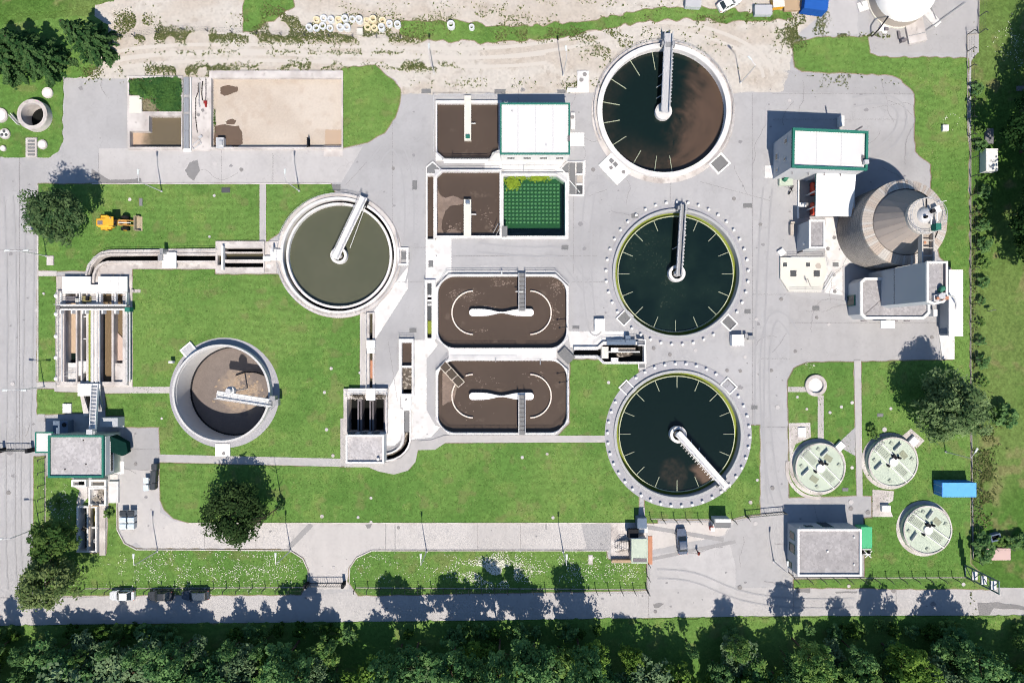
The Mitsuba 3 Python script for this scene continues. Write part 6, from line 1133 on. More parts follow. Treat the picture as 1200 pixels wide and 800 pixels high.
# a person by the dark teal car
import manifold3d as mf
def body(joints, bones):
    ms = []
    for a, b in bones:
        pts = []
        for j in (a, b):
            q = trimesh.creation.icosphere(2, joints[j][3]); pts.append(q.vertices + np.array(joints[j][:3]))
        ms.append(mf.Manifold.hull_points(np.vstack(pts)))
    m = mf.Manifold.batch_boolean(ms, mf.OpType.Add).refine_to_length(.035).to_mesh(); m = trimesh.Trimesh(m.vert_properties[:, :3], m.tri_verts, process=True); trimesh.smoothing.filter_taubin(m, iterations=8); return m
J = dict(hip=(0, 0, .93, .13), hl=(.10, 0, .90, .10), hr=(-.10, 0, .90, .10), kl=(.12, .10, .50, .065), kr=(-.12, -.08, .50, .065), al=(.12, .16, .09, .045), ar=(-.12, -.20, .09, .045), tl=(.13, .30, .05, .035), tr=(-.13, -.06, .05, .035), ch=(0, .02, 1.28, .15), sl=(.19, .02, 1.42, .065), sr=(-.19, .02, 1.42, .065), el=(.26, .03, 1.14, .045), er=(-.26, .05, 1.14, .045), wl=(.25, .18, .90, .034), wr=(-.24, .22, .92, .034), nk=(0, .03, 1.50, .055), hd=(0, .06, 1.66, .105), hf=(0, .09, 1.60, .085),
    **{f'f{s}{i}': (sx * (.25 + .015 * (i - 1.5)), .24 + (0 if i else -.03), .82 + .01 * (i == 3), .011) for s, sx in (('l', 1), ('r', -1)) for i in range(4)}, pl=(.25, .21, .86, .03), pr=(-.25, .24, .87, .03), thl=(.21, .25, .85, .012), thr=(-.21, .27, .86, .012), nose=(0, .175, 1.63, .016))
BN = [('hip', 'ch'), ('hip', 'hl'), ('hip', 'hr'), ('hl', 'kl'), ('hr', 'kr'), ('kl', 'al'), ('kr', 'ar'), ('al', 'tl'), ('ar', 'tr'), ('ch', 'sl'), ('ch', 'sr'), ('sl', 'el'), ('sr', 'er'), ('el', 'wl'), ('er', 'wr'), ('ch', 'nk'), ('nk', 'hd'), ('hd', 'hf'), ('hf', 'nose'), ('wl', 'pl'), ('wr', 'pr'), ('pl', 'thl'), ('pr', 'thr')] + [(f'p{s}', f'f{s}{i}') for s in 'lr' for i in range(4)]
t = thing('person', 'person in a red top and dark trousers walking beside the dark blue-green car', 'person'); x, y = W(817, 646); Q = lambda m: rot(m, 60, x, y, .02)
part(t, 'body', Q(body(J, BN)), 'skin', True)
K = {k: (*v[:3], v[3] + .018) for k, v in J.items()}; K['el'] = (*J['el'][:3], .06); K['er'] = (*J['er'][:3], .06); part(t, 'shirt', Q(body({**K, 'wst': (0, 0, .98, .155)}, [('wst', 'ch'), ('ch', 'sl'), ('ch', 'sr'), ('sl', 'el'), ('sr', 'er')])), 'red_paint', True); part(t, 'trousers', Q(body(K, [('hip', 'hl'), ('hip', 'hr'), ('hl', 'kl'), ('hr', 'kr'), ('kl', 'al'), ('kr', 'ar')])), 'navy_cloth', True); D('navy_cloth', (.03, .035, .05))
hm = trimesh.creation.icosphere(2, .118); hm.apply_translation([0, .045, 1.675]); hm = trimesh.intersections.slice_mesh_plane(hm, [0, -.5, .8], [0, .07, 1.66]); part(t, 'hair', Q(hm), 'bark', True)
for s in (-1, 1): e = trimesh.creation.icosphere(1, .014); e.apply_translation([s * .038, .155, 1.668]); part(t, 'eye', Q(e), 'black_iron')
# ================================================================== LAMPS, FENCES, LIDS
def lamp(px, py, lab, az=90, h=7.6, double=False):
    t = thing('street_lamp', lab, 'street lamp'); x, y = W(px, py); a = math.radians(az); d = np.array([math.cos(a), math.sin(a)])
    part(t, 'pole', cat([trimesh.creation.cone(.10, h * 1.9, sections=10).slice_plane([0, 0, h], [0, 0, -1]).apply_translation([x, y, 0]), cyl(x, y, .17, 0, .35, 12)]), 'galvanised')
    for s in ((1, -1) if double else (1,)):
        e = np.array([x, y]) + d * s * 1.25; part(t, 'arm', tube((x, y, h - .05), (*e, h + .12), .05), 'galvanised')
        q = np.array([x, y]) + d * s * 1.55; part(t, 'lamp_head', rot(hull([(u, v, z) for u, v in ((-.42, .12), (.42, .17)) for v in (-v, v) for z in (0, .12)] + [(u, 0, .17) for u in (-.3, .3)]), az if s > 0 else az + 180, *q, h + .08), 'lamp_grey')
D('lamp_grey', (.52, .56, .56))
lamp(185, 645.5, 'westernmost lamp post along the southern drive'); lamp(340.7, 644.5, 'lamp post at the west side of the lane gate'); lamp(500, 645.5, 'lamp post on the clover strip, third from the west'); lamp(660, 646, 'easternmost lamp post along the southern drive')
lamp(52.5, 453.5, 'double-armed lamp post by the footpath to the grit chamber', 0, 7.2, True); lamp(55, 300, 'double-armed lamp post by the conifer on the west road', 0, 7.2, True); lamp(47, 617, 'lamp post near the shaggy tree at the west road', 180, 7.2)
lamp(190, 224.5, 'lamp post on the lawn north of the yellow loader', 90); lamp(351, 224, 'lamp post north-west of the settling tank', 90); lamp(508.8, 86.5, 'lamp post at the gravel edge by the brown basin', 90); lamp(660, 89, 'lamp post north of the teal-edged house', 95); lamp(867.5, 97.5, 'lamp post north-east of the northern clarifier', 130)
lamp(1107.5, 529, 'lamp post on the lawn north of the blue container', 60, 6.8); lamp(906.5, 657, 'lamp post at the west wall of the workshop', 90, 6.0)

wire = 'wire_dark'; D('wire_dark', (.07, .075, .08)); D('plinth', (.36, .34, .31)); P('fence_post', (.05, .055, .055), rough=.5)
def fence(pts, lab, sp=2.25, h=2.0, plinth=True, lean=0.35):
    t = thing('wire_fence', lab, 'fence'); P0 = [np.array(W(*p)) for p in pts]
    pm = mikit.ply(cat([bx(-.055, -.055, .055, .055, 0, h), bar((0, 0, h), (lean * .5, -lean, h + .35), .09)]), 'fence_post')
    for a, b in zip(P0[:-1], P0[1:]):
        L = np.linalg.norm(b - a); n = max(1, int(round(L / sp)))
        for i in range(n + 1 if b is P0[-1] else n): q = a + (b - a) * i / n; reuse(t, 'post', pm, T4().translate([*q, 0]))
        for z in (.25, .75, 1.3, 1.9): part(t, 'wire', bar((*a, z), (*b, z), .016), wire)
        if plinth: part(t, 'plinth', bar((*a, .06), (*b, .06), .16, .22), 'plinth')
fence([(100, 689), (357, 687.5)], 'wire fence along the south-west lawn behind the parked cars'); fence([(417, 688), (757, 690)], 'wire fence along the southern clover strip'); fence([(758, 690), (758.5, 658)], 'short wire fence south of the weighing hut')
fence([(762, 607.5), (832, 608)], 'wire fence between the weighing hut and the gate kiosk'); fence([(858, 608), (873, 604)], 'short wire fence east of the gate kiosk')
fence([(924, 670), (930, 677), (1131, 676)], 'wire fence south of the workshop and the covered tanks'); fence([(1140, 655), (1137, 420), (1137, 165), (1133.5, 160), (1133, 41), (1146, 40), (1147, 0)], 'long wire fence along the east edge', 3.2)
fence([(53.5, 690), (53.5, 536)], 'wire fence along the west road behind the shaggy tree'); fence([(130, 47), (215, 36), (330, 42), (470, 46)], 'low wire fence along the north track', 4.5, 1.2, False)
fence([(1143, 640), (1200, 640.5)], 'short garden fence at the east edge of the picture', 2.5, 1.2, False)
def gate(a, b, lab, h=1.7, bars=8, z=.12):
    t = thing('steel_gate', lab, 'gate'); A, B = np.array(W(*a)), np.array(W(*b))
    part(t, 'frame', cat([bar((*A, z), (*B, z), .10), bar((*A, h), (*B, h), .10), bar((*A, 0), (*A, h + .15), .16), bar((*B, 0), (*B, h + .15), .16), bar((*(A + B) / 2, z), (*(A + B) / 2, h), .09)]), 'fence_post')
    for k in range(1, bars * 2): q = A + (B - A) * k / (bars * 2); part(t, 'bar', bar((*q, z), (*q, h), .04), 'fence_post')
    return t
gate((363, 683), (405, 683), 'dark sliding gate across the drive to the lane'); gate((-12, 526.5), (39, 526.5), 'dark sliding gate across the west road by the screen house'); gate((874, 603.5), (918, 599.5), 'grey sliding gate at the main entrance', 1.5)
t = thing('lattice_mast', 'tall two-legged lattice mast at the south-east corner by the lane', 'mast'); (xm, y0m), (_, y1m) = W(1130.3, 661.5), W(1130.3, 674.5); Hm = 8.6
for y in (y0m, y1m): part(t, 'leg', bar((xm, y, 0), (xm, y, Hm), .20), 'mast_steel')
for z in (.2, 2.0, 4.2, 6.4, 8.5): part(t, 'cross_beam', bar((xm, y0m, z), (xm, y1m, z), .14), 'mast_steel')
for za, zb, f in ((.2, 2.0, 1), (2.0, 4.2, 0), (4.2, 6.4, 1), (6.4, 8.5, 0)): part(t, 'brace', bar((xm, y0m if f else y1m, za), (xm, y1m if f else y0m, zb), .10), 'mast_steel')
for z in (2.6, 4.9, 7.2): part(t, 'platform', bx(xm - .45, y1m + .25, xm + .45, y0m - .25, z, z + .12), 'galvanised')
P('mast_steel', (.10, .15, .15), rough=.5)
for px, py in ((361, 683), (404, 682.5), (6, 526.5), (39.5, 526.5)): solo('gate_pillar', bx(W(px, py)[0] - .22, W(px, py)[1] - .35, W(px, py)[0] + .22, W(px, py)[1] + .35, 0, 1.9), 'black_iron', {361: 'dark gate pillar west of the lane gate', 404: 'dark gate pillar east of the lane gate', 6: 'western dark pillar of the screen house gate', 39.5: 'eastern dark pillar of the screen house gate'}[px], 'gate pillar')
for i, (px, py, r, lab) in enumerate([(925, 118, .3, 'north of the tall teal-edged house'), (860, 233, .32, 'between the northern and middle clarifiers'), (891, 263, .3, 'north-east of the middle clarifier rim'), (886, 374, .28, 'east of the middle clarifier'), (766, 408, .32, 'north of the southern clarifier, west one'), (785, 415.5, .32, 'north of the southern clarifier, middle one'), (815, 410.5, .32, 'north of the southern clarifier, east one'), (852, 434, .3, 'north-east of the southern clarifier, first'), (867.5, 434.5, .3, 'north-east of the southern clarifier, second'), (873, 418, .3, 'close to the white cabinet east of the clarifiers'), (932, 411.5, .3, 'on the apron north of the eastern lawn'), (904, 434, .3, 'on the yard west of the small round shaft'), (911, 477, .36, 'on the yard west of the covered tanks'), (905, 571.5, .38, 'on the yard south-west of the first covered tank'), (957, 372, .28, 'in the middle of the grey apron'), (971, 380, .28, 'south of the grey apron drain'), (1092, 395, .3, 'west of the long shed step'), (867, 688, .4, 'on the entrance forecourt by the lane'), (885, 613, .36, 'on the forecourt by the entrance gate'), (768, 716, .3, 'on the lane south of the forecourt'), (1047, 692, .36, 'on the lane south of the covered tanks'), (15, 449.5, .36, 'on the west road north of the lamp post'), (10, 577, .36, 'on the west road beyond the gate'), (159, 543.5, .3, 'on the grooved apron'), (252, 192, .36, 'on the drive south of the sand bed'), (283, 199, .34, 'at the lawn edge south of the sand bed'), (461, 197.5, .3, 'on the drive west of the brown basin'), (391, 665, .3, 'before the lane gate'), (467, 618, .26, 'on the southern drive'), (695, 199, .36, 'near the hatched slab of the northern clarifier'), (997, 588, .42, 'north of the workshop, upper'), (997, 595.5, .38, 'north of the workshop, lower'), (1017, 600, .4, 'north-east of the workshop'), (43, 363.5, .3, 'at the edge of the west road by the grit chamber')]):
    solo('manhole', cyl(*W(px, py), r, -.02, .10, 22), 'manhole_iron' if i % 3 else 'manhole_pale', 'round manhole lid ' + lab, 'manhole')
D('manhole_pale', (.42, .41, .41))
solo('cabinet', bxp(858, 392, 872, 405, 0, 1.2), 'white_paint', 'white cabinet on the yard east of the clarifiers', 'cabinet'); solo('cabinet_grey', cat([bxp(873, 391, 876.5, 396, 0, 1.0), bxp(877, 393, 884, 398, 0, .8)]), 'steel_grey', 'grey control box beside the white cabinet', 'control box')
for i, (px, py, w, h_, z, mt, lab) in enumerate([(60, 305.5, 8, 11, .3, 'concrete', 'pale concrete slab by the western lamp post'), (80, 478, 10, 11, .4, 'wall_white', 'pale valve box on the lawn north of the screen house'), (1106, 151, 7, 7, .6, 'wall_white', 'white marker box on the north-east lawn'), (165.5, 237, 4, 9, .15, 'grating', 'sunken plate on the lawn north of the loader'), (265, 223, 10, 6, .15, 'grating_dark', 'dark grating at the edge of the northern lawn'), (1031, 486, 7, 4, .15, 'grating', 'grey plate on the lawn north of the second covered tank'), (990, 573, 7, 4, .15, 'grating', 'grey plate on the lawn east of the first covered tank'), (939, 506, 9, 11, .35, 'white_paint', 'white box with dark valves by the first covered tank'), (1036, 594.5, 10, 7, .8, 'white_paint', 'white box on the pad beside the covered tank farthest south'), (692, 655, 5, 11, .15, 'concrete', 'concrete plate in the clover strip'), (1155, 190, 14, 26, 1.6, 'wall_white', 'pale garden shed beyond the east fence'), (1158, 160, 10, 18, .3, 'grating', 'slatted garden steps beyond the east fence'), (1168, 648, 28, 14, .5, 'pink_tile', 'pale pink table-like slab beyond the east fence'), (1196, 104, 10, 6, .1, 'grating', 'flat plate in the eastern meadow')]):
    x0, y0 = W(px - w / 2, py - h_ / 2); x1, y1 = W(px + w / 2, py + h_ / 2)
    t = thing('ground_box' if z < 1 else 'garden_shed', lab, 'box' if z < 1 else 'shed'); part(t, 'body', bx(x0, y1, x1, y0, -.05, z), mt); part(t, 'lid', bx(x0 + .05, y1 + .05, x1 - .05, y0 - .05, z, z + .05), mt)
D('pink_tile', (.48, .36, .34))
t = thing('garden_chest', 'dark garden box with a glazed lid beyond the east fence', 'box'); x, y = W(1163, 628); part(t, 'body', rot(frame(sbox(-.9, -.6, .9, .6), sbox(-.7, -.4, .7, .4)) and prism(frame(sbox(-.9, -.6, .9, .6), sbox(-.7, -.4, .7, .4)), 0, .9), 15, x, y), 'steel_blue'); part(t, 'inside', rot(bx(-.69, -.39, .69, .39, 0, .5), 15, x, y), 'dark_pit')
for i, (px, py, r) in enumerate([(152.5, 234, .36), (251.5, 229.5, .3), (246, 277.5, .26), (388.5, 431.5, .34), (380.5, 459.5, .34), (383, 503, .36), (390.5, 533.5, .36), (422, 436.5, .28), (612, 535.5, .34), (641, 531.5, .3), (435, 583, .3), (52, 344, .26), (190, 490, .26), (713, 448, .36), (887, 562, .32), (879, 588, .4), (1043.5, 478.5, .32), (985.5, 476.5, .34), (998, 471.5, .36), (972, 483, .32), (934, 465, .3), (998, 547.5, .36), (320, 653, 0), (420, 605.5, .3), (377.5, 604.5, .4), (435, 611, .3), (648, 606, .34), (994, 686, .36), (1128.5, 684, .4), (1036, 503, .5), (945, 479, .28)]):
    if r: solo('lawn_lid', cyl(*W(px, py), r * .82, 0, .16 + .03 * (i % 4), 18), ('concrete', 'manhole_pale', 'manhole_pale')[i % 3], 'small round inspection lid in the grass, ' + ['north of the loader, first', 'west of the narrow north path', 'south-east of the loader', 'in the thickener lawn, northern', 'in the thickener lawn, middle', 'in the thickener lawn, southern', 'by the pit house path', 'at the sludge gutter', 'in the long lawn south of the aeration tank', 'in the long lawn right of the path stub', 'in the middle of the long lawn', 'west of the grit chamber', 'south-west of the thickener', 'between the aeration tank and the southern clarifier', 'south-east of the southern clarifier', 'by the corner east of the southern clarifier', 'north of the second covered tank', 'west of the straight eastern path, lower', 'west of the straight eastern path, upper', 'south of the small round shaft', 'west of the small round shaft', 'between the first two covered tanks', '', 'at the south-east of the long lawn edge', 'at the drive edge near the lone broad tree', 'at the drive edge further east', 'near the easternmost southern lamp', 'south of the workshop', 'beside the corner gate', 'by the old well stones', 'beside the shaft footpath'][i], 'lid')
# seams and joints in the paving: narrow sunk-looking strips of darker filler
def seam(a, b, w=.05): return LineString([W(*a), W(*b)]).buffer(w / 2 * 1.2, cap_style=2)
sm = [seam((0, 293), (45, 293)), seam((23, 180), (23, 520)), seam((430, 190), (405, 217)), seam((460, 110), (460, 330)), seam((478, 290), (498, 290)), seam((672, 205), (672, 320)), seam((690, 230), (712, 222)), seam((786, 212), (786, 237)), seam((882, 110), (882, 590)), seam((882, 345), (925, 345)), seam((905, 140), (1050, 140), .04), seam((905, 110), (1072, 110)), seam((925, 378), (1100, 378)), seam((670, 330), (714, 330)), seam((530, 300), (700, 300)), seam((116, 180), (116, 214)), seam((260, 176), (260, 216)), seam((320, 180), (320, 214)), seam((0, 700), (110, 699)), seam((240, 618), (240, 643)), seam((300, 614), (300, 643)), seam((560, 613), (560, 644)), seam((610, 613), (610, 644)), seam((760, 690), (760, 724)), seam((930, 690), (930, 720)), seam((1050, 690), (1050, 720)), seam((820, 213), (905, 236)), seam((455, 400), (466, 470)), seam((440, 330), (497, 330)), seam((145, 526), (187, 526), .04), seam((890, 500), (925, 500)), seam((890, 420), (925, 420))]
for q in sm: struct('joint', sheet(cut(q), .062), 'joint_fill', 'narrow dark joint in the paving')
D('joint_fill', (.215, .21, .215))
# faint curving tyre marks: worn rubber, laid as thin strips
def tyre(pts, w=.28):
    c = np.array([W(*p) for p in pts]); 
    tck = np.linspace(0, 1, len(c)); f = np.linspace(0, 1, 40); from scipy.interpolate import CubicSpline as CS
    l = LineString(np.column_stack([CS(tck, c[:, 0])(f), CS(tck, c[:, 1])(f)])); return unary_union([l.parallel_offset(s, 'left').buffer(w / 2, cap_style=2) for s in (.8, -.8) if not l.parallel_offset(s, 'left').is_empty])
D('tyre_mark', (.305, .310, .322)); D('tyre_gravel', (.452, .43, .395))
for pts in ([(690, 340), (660, 300), (640, 295), (560, 290)], [(700, 220), (688, 260), (690, 350), (700, 385)], [(895, 590), (890, 480), (893, 330), (900, 220)], [(915, 590), (900, 520), (898, 400), (930, 390)], [(990, 180), (1040, 170), (1056, 130), (1000, 120)], [(15, 690), (12, 560), (14, 400), (10, 230)], [(32, 690), (30, 560), (33, 400), (35, 260)], [(470, 330), (480, 250), (470, 180), (440, 190)], [(770, 672), (830, 682), (880, 700), (1000, 706)]):
    struct('tyre_mark', sheet(cut(tyre(pts)), .072), 'tyre_mark', 'faint worn tyre track on the paving')
for pts in ([(118, 72), (180, 60), (300, 58), (480, 62), (600, 60), (700, 44), (780, 32), (860, 50), (900, 90)], [(120, 78), (200, 68), (330, 66), (500, 72), (640, 68)]):
    struct('wheel_track', sheet(cut(tyre(pts, .6)), .034), 'tyre_gravel', 'pale wheel track worn into the gravel')

# small oil spots, dirt and hairline cracks on the asphalt
rc = np.random.default_rng(91); free = YARD.intersection(sbox(-90, -49, 90, 46)).difference(unary_union(LAWNS + [HOLES.buffer(1.0)])); sp, ck = [], []
while len(sp) < 150:
    x, y = rc.uniform(-90, 80), rc.uniform(-48, 45)
    if not free.contains(Point(x, y).buffer(.8)): continue
    r = rc.uniform(.06, .20) if rc.random() < .8 else rc.uniform(.25, .5); sp.append(sheet(Polygon([(x + r * rc.uniform(.6, 1.2) * math.cos(q) * 1.3, y + r * rc.uniform(.6, 1.2) * math.sin(q)) for q in np.linspace(0, 6.28, 9, endpoint=False)]).buffer(0), .066 + .0001 * len(sp)))
while len(ck) < 46:
    x, y = rc.uniform(-90, 80), rc.uniform(-48, 45); a = rc.choice([0, 1.57]) + rc.normal(0, .35)
    if not free.contains(Point(x, y).buffer(2.5)): continue
    c = [(x, y)]
    for i in range(int(rc.integers(6, 16))): a += rc.normal(0, .28); c.append((c[-1][0] + .7 * math.cos(a), c[-1][1] + .7 * math.sin(a)))
    g = LineString(c).buffer(.028, cap_style=2).intersection(free)
    if not g.is_empty: ck.append(sheet(g, .0625))
solo('oil_spots', cat(sp), 'spot_dark', 'small oil and dirt spots on the asphalt', 'stains', kind='stuff'); solo('cracks', cat([c for c in ck if c is not None]), 'joint_fill', 'hairline cracks in the asphalt', 'cracks', kind='stuff'); D('spot_dark', (.225, .225, .235))

# ================================================================== GREENERY
def crown(seed, R, H, z0, clumps, per, leaf, c_lo, c_hi, kind='broad'):
    rng = np.random.default_rng(seed); C, N, K = [], [], []
    if kind == 'conifer':
        lv = np.linspace(z0, H, 15)
        for z in lv:
            f = (H - z) / (H - z0); r = R * (f ** .8) + .25
            for j in range(int(6 + 10 * f)):
                a = rng.uniform(0, 6.28); L = r * rng.uniform(.62, 1.12); m = int(per * (.35 + L / R)); u = rng.uniform(.12, 1, m) ** .7
                w = (rng.normal(0, 1, (m, 2)) * .10 * L * (1.1 - u)[:, None]) + rng.normal(0, .10, (m, 2))
                p = np.column_stack([np.cos(a) * u * L - np.sin(a) * w[:, 0], np.sin(a) * u * L + np.cos(a) * w[:, 0], z + .25 * L * u * (.9 - u) - .18 * L * u ** 2 + w[:, 1] * .6])
                C.append(p); N.append(np.column_stack([np.cos(a) * .5 * np.ones(m), np.sin(a) * .5 * np.ones(m), np.ones(m)])); K.append(np.full(m, rng.uniform(0, 1)))
    else:
        zc = (z0 + H) / 2
        for j in range(clumps):
            d = rng.normal(0, 1, 3); d[2] = d[2] * .8 + .25; d /= np.linalg.norm(d); q = rng.uniform(.35, 1.0) ** .6
            lob = 1 + (.06 if seed == 61 else .22) * math.sin(3 * math.atan2(d[1], d[0]) + seed) + (.05 if seed == 61 else .15) * math.sin(5 * math.atan2(d[1], d[0]) + 2 * seed)
            c = np.array([d[0] * R * q * lob, d[1] * R * q * lob, zc + d[2] * (H - z0) / 2 * q]); rc = R * rng.uniform(.16, .34)
            e = rng.normal(0, 1, (per, 3)); e[:, 2] += .35; e /= np.linalg.norm(e, axis=1, keepdims=True)
            C.append(c + e * rc * rng.uniform(.55, 1.05, (per, 1)) * [1, 1, .75]); N.append(e * .8 + [0, 0, .5]); K.append(np.full(per, rng.uniform(0, 1)))
    C, N, K = np.vstack(C), np.vstack(N), np.concatenate(K)
    V, F = leaf_quads(C, N, leaf, rng, 1.25 if kind != 'broad' else 1.0)
    k = np.clip(K + rng.normal(0, .18, len(K)), 0, 1)[:, None]; col = np.array(c_lo) * (1 - k) + np.array(c_hi) * k
    return mikit.ply(trimesh.Trimesh(V, F, process=False), 'leaf', False, color=np.repeat(col, 4, 0))
def trunk(seed, H, r, limbs, R, z0):
    rng = np.random.default_rng(seed); ms = [trimesh.creation.cone(r, H * 1.15, sections=9).slice_plane([0, 0, H * .92], [0, 0, -1])]
    for j in range(limbs):
        a, z = rng.uniform(0, 6.28), rng.uniform(z0 * .8, H * .7); L = R * rng.uniform(.5, .85); e = np.array([math.cos(a) * L, math.sin(a) * L, z + L * rng.uniform(.25, .6)]); m = e * .5; m[2] = z * .6 + e[2] * .4
        ms += [tube((0, 0, z), m, r * .38, 6), tube(m, e, r * .22, 5)]
    return mikit.ply(cat(ms), 'bark', True)
def tree(name, lab, px, py, cr, tr, s=1.0, az=0, group=None, sz=1.0, cat_='tree'):
    t = thing(name, lab, cat_, group); M = T4().translate([*W(px, py), .0]).rotate([0, 0, 1], az).scale([s, s, s * sz])
    if tr: reuse(t, 'trunk', tr, M)
    reuse(t, 'crown', cr, M); return t
G1, G2, G3 = ((.054, .142, .054), (.165, .295, .105)), ((.080, .175, .050), (.235, .360, .100)), ((.085, .158, .080), (.220, .315, .165))
B = [crown(21, 3.6, 11, 3.0, 80, 40, .29, *G1), crown(22, 3.2, 11, 2.6, 76, 40, .28, *G2), crown(23, 3.9, 10, 2.5, 84, 40, .29, *G3), crown(24, 3.0, 12, 3.0, 72, 40, .27, *G1), crown(25, 3.4, 9, 2.0, 80, 40, .28, (.070, .150, .030), (.190, .310, .060))]
BH = [11, 11, 10, 12, 9]; BT = [trunk(31 + i, BH[i], .22, 7, 3.0, 3.0) for i in range(5)]
KL = ['dark green broad-leaved tree in the belt south of the lane', 'fresh green broad-leaved tree in the belt south of the lane', 'grey-green broad-leaved tree in the belt south of the lane', 'tall slim dark green tree in the belt south of the lane', 'bright green low-crowned tree in the belt south of the lane']
KG = ['dark', 'fresh green', 'grey-green', 'slim', 'bright']
def belt(px, py, h, wide=1.0, kinds=(0, 1, 2, 3, 4)):
    i = int(RNG.choice(kinds)); s = h / BH[i]; w = float(np.clip(s, .55, 1.25)) * RNG.uniform(.66, .98) * wide
    t = thing('belt_tree', KL[i], 'tree', f'{KG[i]} trees of the belt along the lane'); M = T4().translate([*W(px, py), 0]).rotate([0, 0, 1], float(RNG.uniform(0, 360))).scale([w, w, s]); reuse(t, 'trunk', BT[i], M); reuse(t, 'crown', B[i], M)
for xt, yt in [(-20, 690), (12, 698), (45, 712), (78, 711), (110, 716), (142, 702), (178, 700), (215, 692), (237, 711), (280, 700), (310, 706), (340, 688), (358, 676), (390, 712), (458, 676), (480, 690), (522, 672), (545, 680), (570, 656), (600, 670), (615, 690), (662, 664), (680, 702), (727, 721), (798, 718), (845, 702), (917, 684), (978, 702), (1022, 688), (1080, 697), (1097, 690), (1118, 705), (1180, 727), (1230, 700)]:
    yb = 747 + RNG.uniform(-4, 10); h = (yb - yt) / 4.5; belt(xt + .17 * (yb - yt), yb, float(h), .68 if yt > 692 else .9, (0, 1, 3, 3, 3, 4))
for row, (y0, h0, h1, gap) in enumerate(((757, 4.5, 7.0, 46), (770, 6.0, 9.0, 40), (786, 7.0, 11.5, 40), (806, 8, 11.5, 40), (828, 8, 12, 42))):
    x = -40 + row * 9
    while x < 1240:
        if row < 2 and any(a < x < b for a, b in ((415, 530), (690, 850), (995, 1035), (1120, 1240))) and RNG.random() < (.9 if row == 0 else .5): x += 34; continue
        belt(x + RNG.uniform(-6, 6), y0 + RNG.uniform(-5, 5), float(RNG.uniform(h0, h1)), float(RNG.choice([.85, 1.15, 1.5, 1.85]))); x += RNG.uniform(gap * .8, gap * 1.2)
SH = [crown(41, 1.25, 2.1, .1, 22, 46, .17, *G1), crown(42, 1.2, 1.8, .1, 20, 46, .17, *G2), crown(43, 1.1, 2.4, .1, 22, 42, .16, (.024, .07, .016), (.08, .15, .03))]
for x in np.arange(-20, 1225, 15.0):
    if (420 < x < 525 or 690 < x < 840 or 860 < x < 940 or 1000 < x < 1020 or 1120 < x) and RNG.random() < .92 or RNG.random() < .25: continue
    i = int(RNG.integers(3)); tree('shrub', ['dark shrub at the front of the tree belt', 'fresh green shrub at the front of the tree belt', 'bright leafy shrub at the front of the tree belt'][i], x + RNG.uniform(-6, 6), 737 + RNG.uniform(-4, 5) - (4 if x > 880 else 0), SH[i], None, float(RNG.uniform(.7, 1.4)), float(RNG.uniform(0, 360)), ['dark', 'fresh green', 'bright'][i] + ' shrubs before the belt', cat_='shrub')
CF = crown(51, 4.1, 12.0, .5, 150, 56, .20, (.034, .082, .036), (.115, .180, .075), 'feather'); CFT = trunk(52, 12.5, .28, 0, 3, 2)
CF2 = crown(53, 5.1, 12.5, .8, 190, 66, .24, (.075, .135, .052), (.21, .30, .135), 'feather'); CF3 = crown(54, 4.5, 11.0, .4, 0, 66, .20, (.028, .080, .028), (.090, .165, .060), 'conifer')
tree('conifer', 'spreading grey-green conifer at the corner of the west road', 93, 259, CF, CFT); tree('conifer', 'big pale grey-green conifer on the eastern lawn north of the blue container', 1086, 472, CF2, CFT)
for i, (px, py, s) in enumerate([(62, 76, 1.0), (22, 78, 1.05), (118, 58, .95), (-20, 70, 1.1), (40, 62, .8)]): tree('conifer', ['dark conifer on the north-west lawn, middle of the clump', 'dark conifer at the west edge of the clump', 'dark conifer at the east end of the north-west clump by the track', 'dark conifer half outside the west edge of the picture', 'smaller dark conifer behind the north-west clump'][i], px, py, CF3, CFT, s, 70 * i)
LB = crown(61, 4.9, 8.4, 1.6, 130, 60, .24, (.022, .050, .018), (.055, .095, .034)); LBT = trunk(62, 8, .26, 9, 4.2, 2.0)
tree('lone_tree', 'dark round broad-leaved tree alone on the long lawn', 288, 592, LB, LBT); tree('sapling', 'slender dark young tree just east of the lone tree', 331, 591, SH[0], BT[3], .55, 0, sz=2.2)
SG = crown(71, 4.2, 10.0, 1.2, 110, 58, .24, (.078, .130, .046), (.195, .255, .100)); SG2 = crown(72, 3.4, 8.5, .8, 90, 56, .23, (.045, .105, .030), (.130, .205, .055))
tree('shaggy_tree', 'shaggy pale olive tree at the corner of the west road and the lane', 82, 668, SG, LBT); tree('shaggy_tree', 'darker green tree by the long pit north of the shaggy olive tree', 84, 625, SG2, LBT, 1.0, 40)
DT = crown(81, 5.6, 13, 2.2, 120, 56, .30, (.014, .040, .014), (.040, .085, .024))
for i, (px, py, s) in enumerate([(1196, 178, 1.1), (1204, 120, .95), (1192, 285, 1.0), (1212, 232, 1.0), (1216, 70, .8)]): tree('garden_tree', ['large dark tree at the east edge beside the garden shed', 'dark tree at the east edge north of the garden shed', 'southern dark tree at the east edge of the meadow', 'dark tree at the east edge between the two large ones', 'smaller dark tree near the north-east corner'][i], px, py, DT, LBT, s, 50 * i)
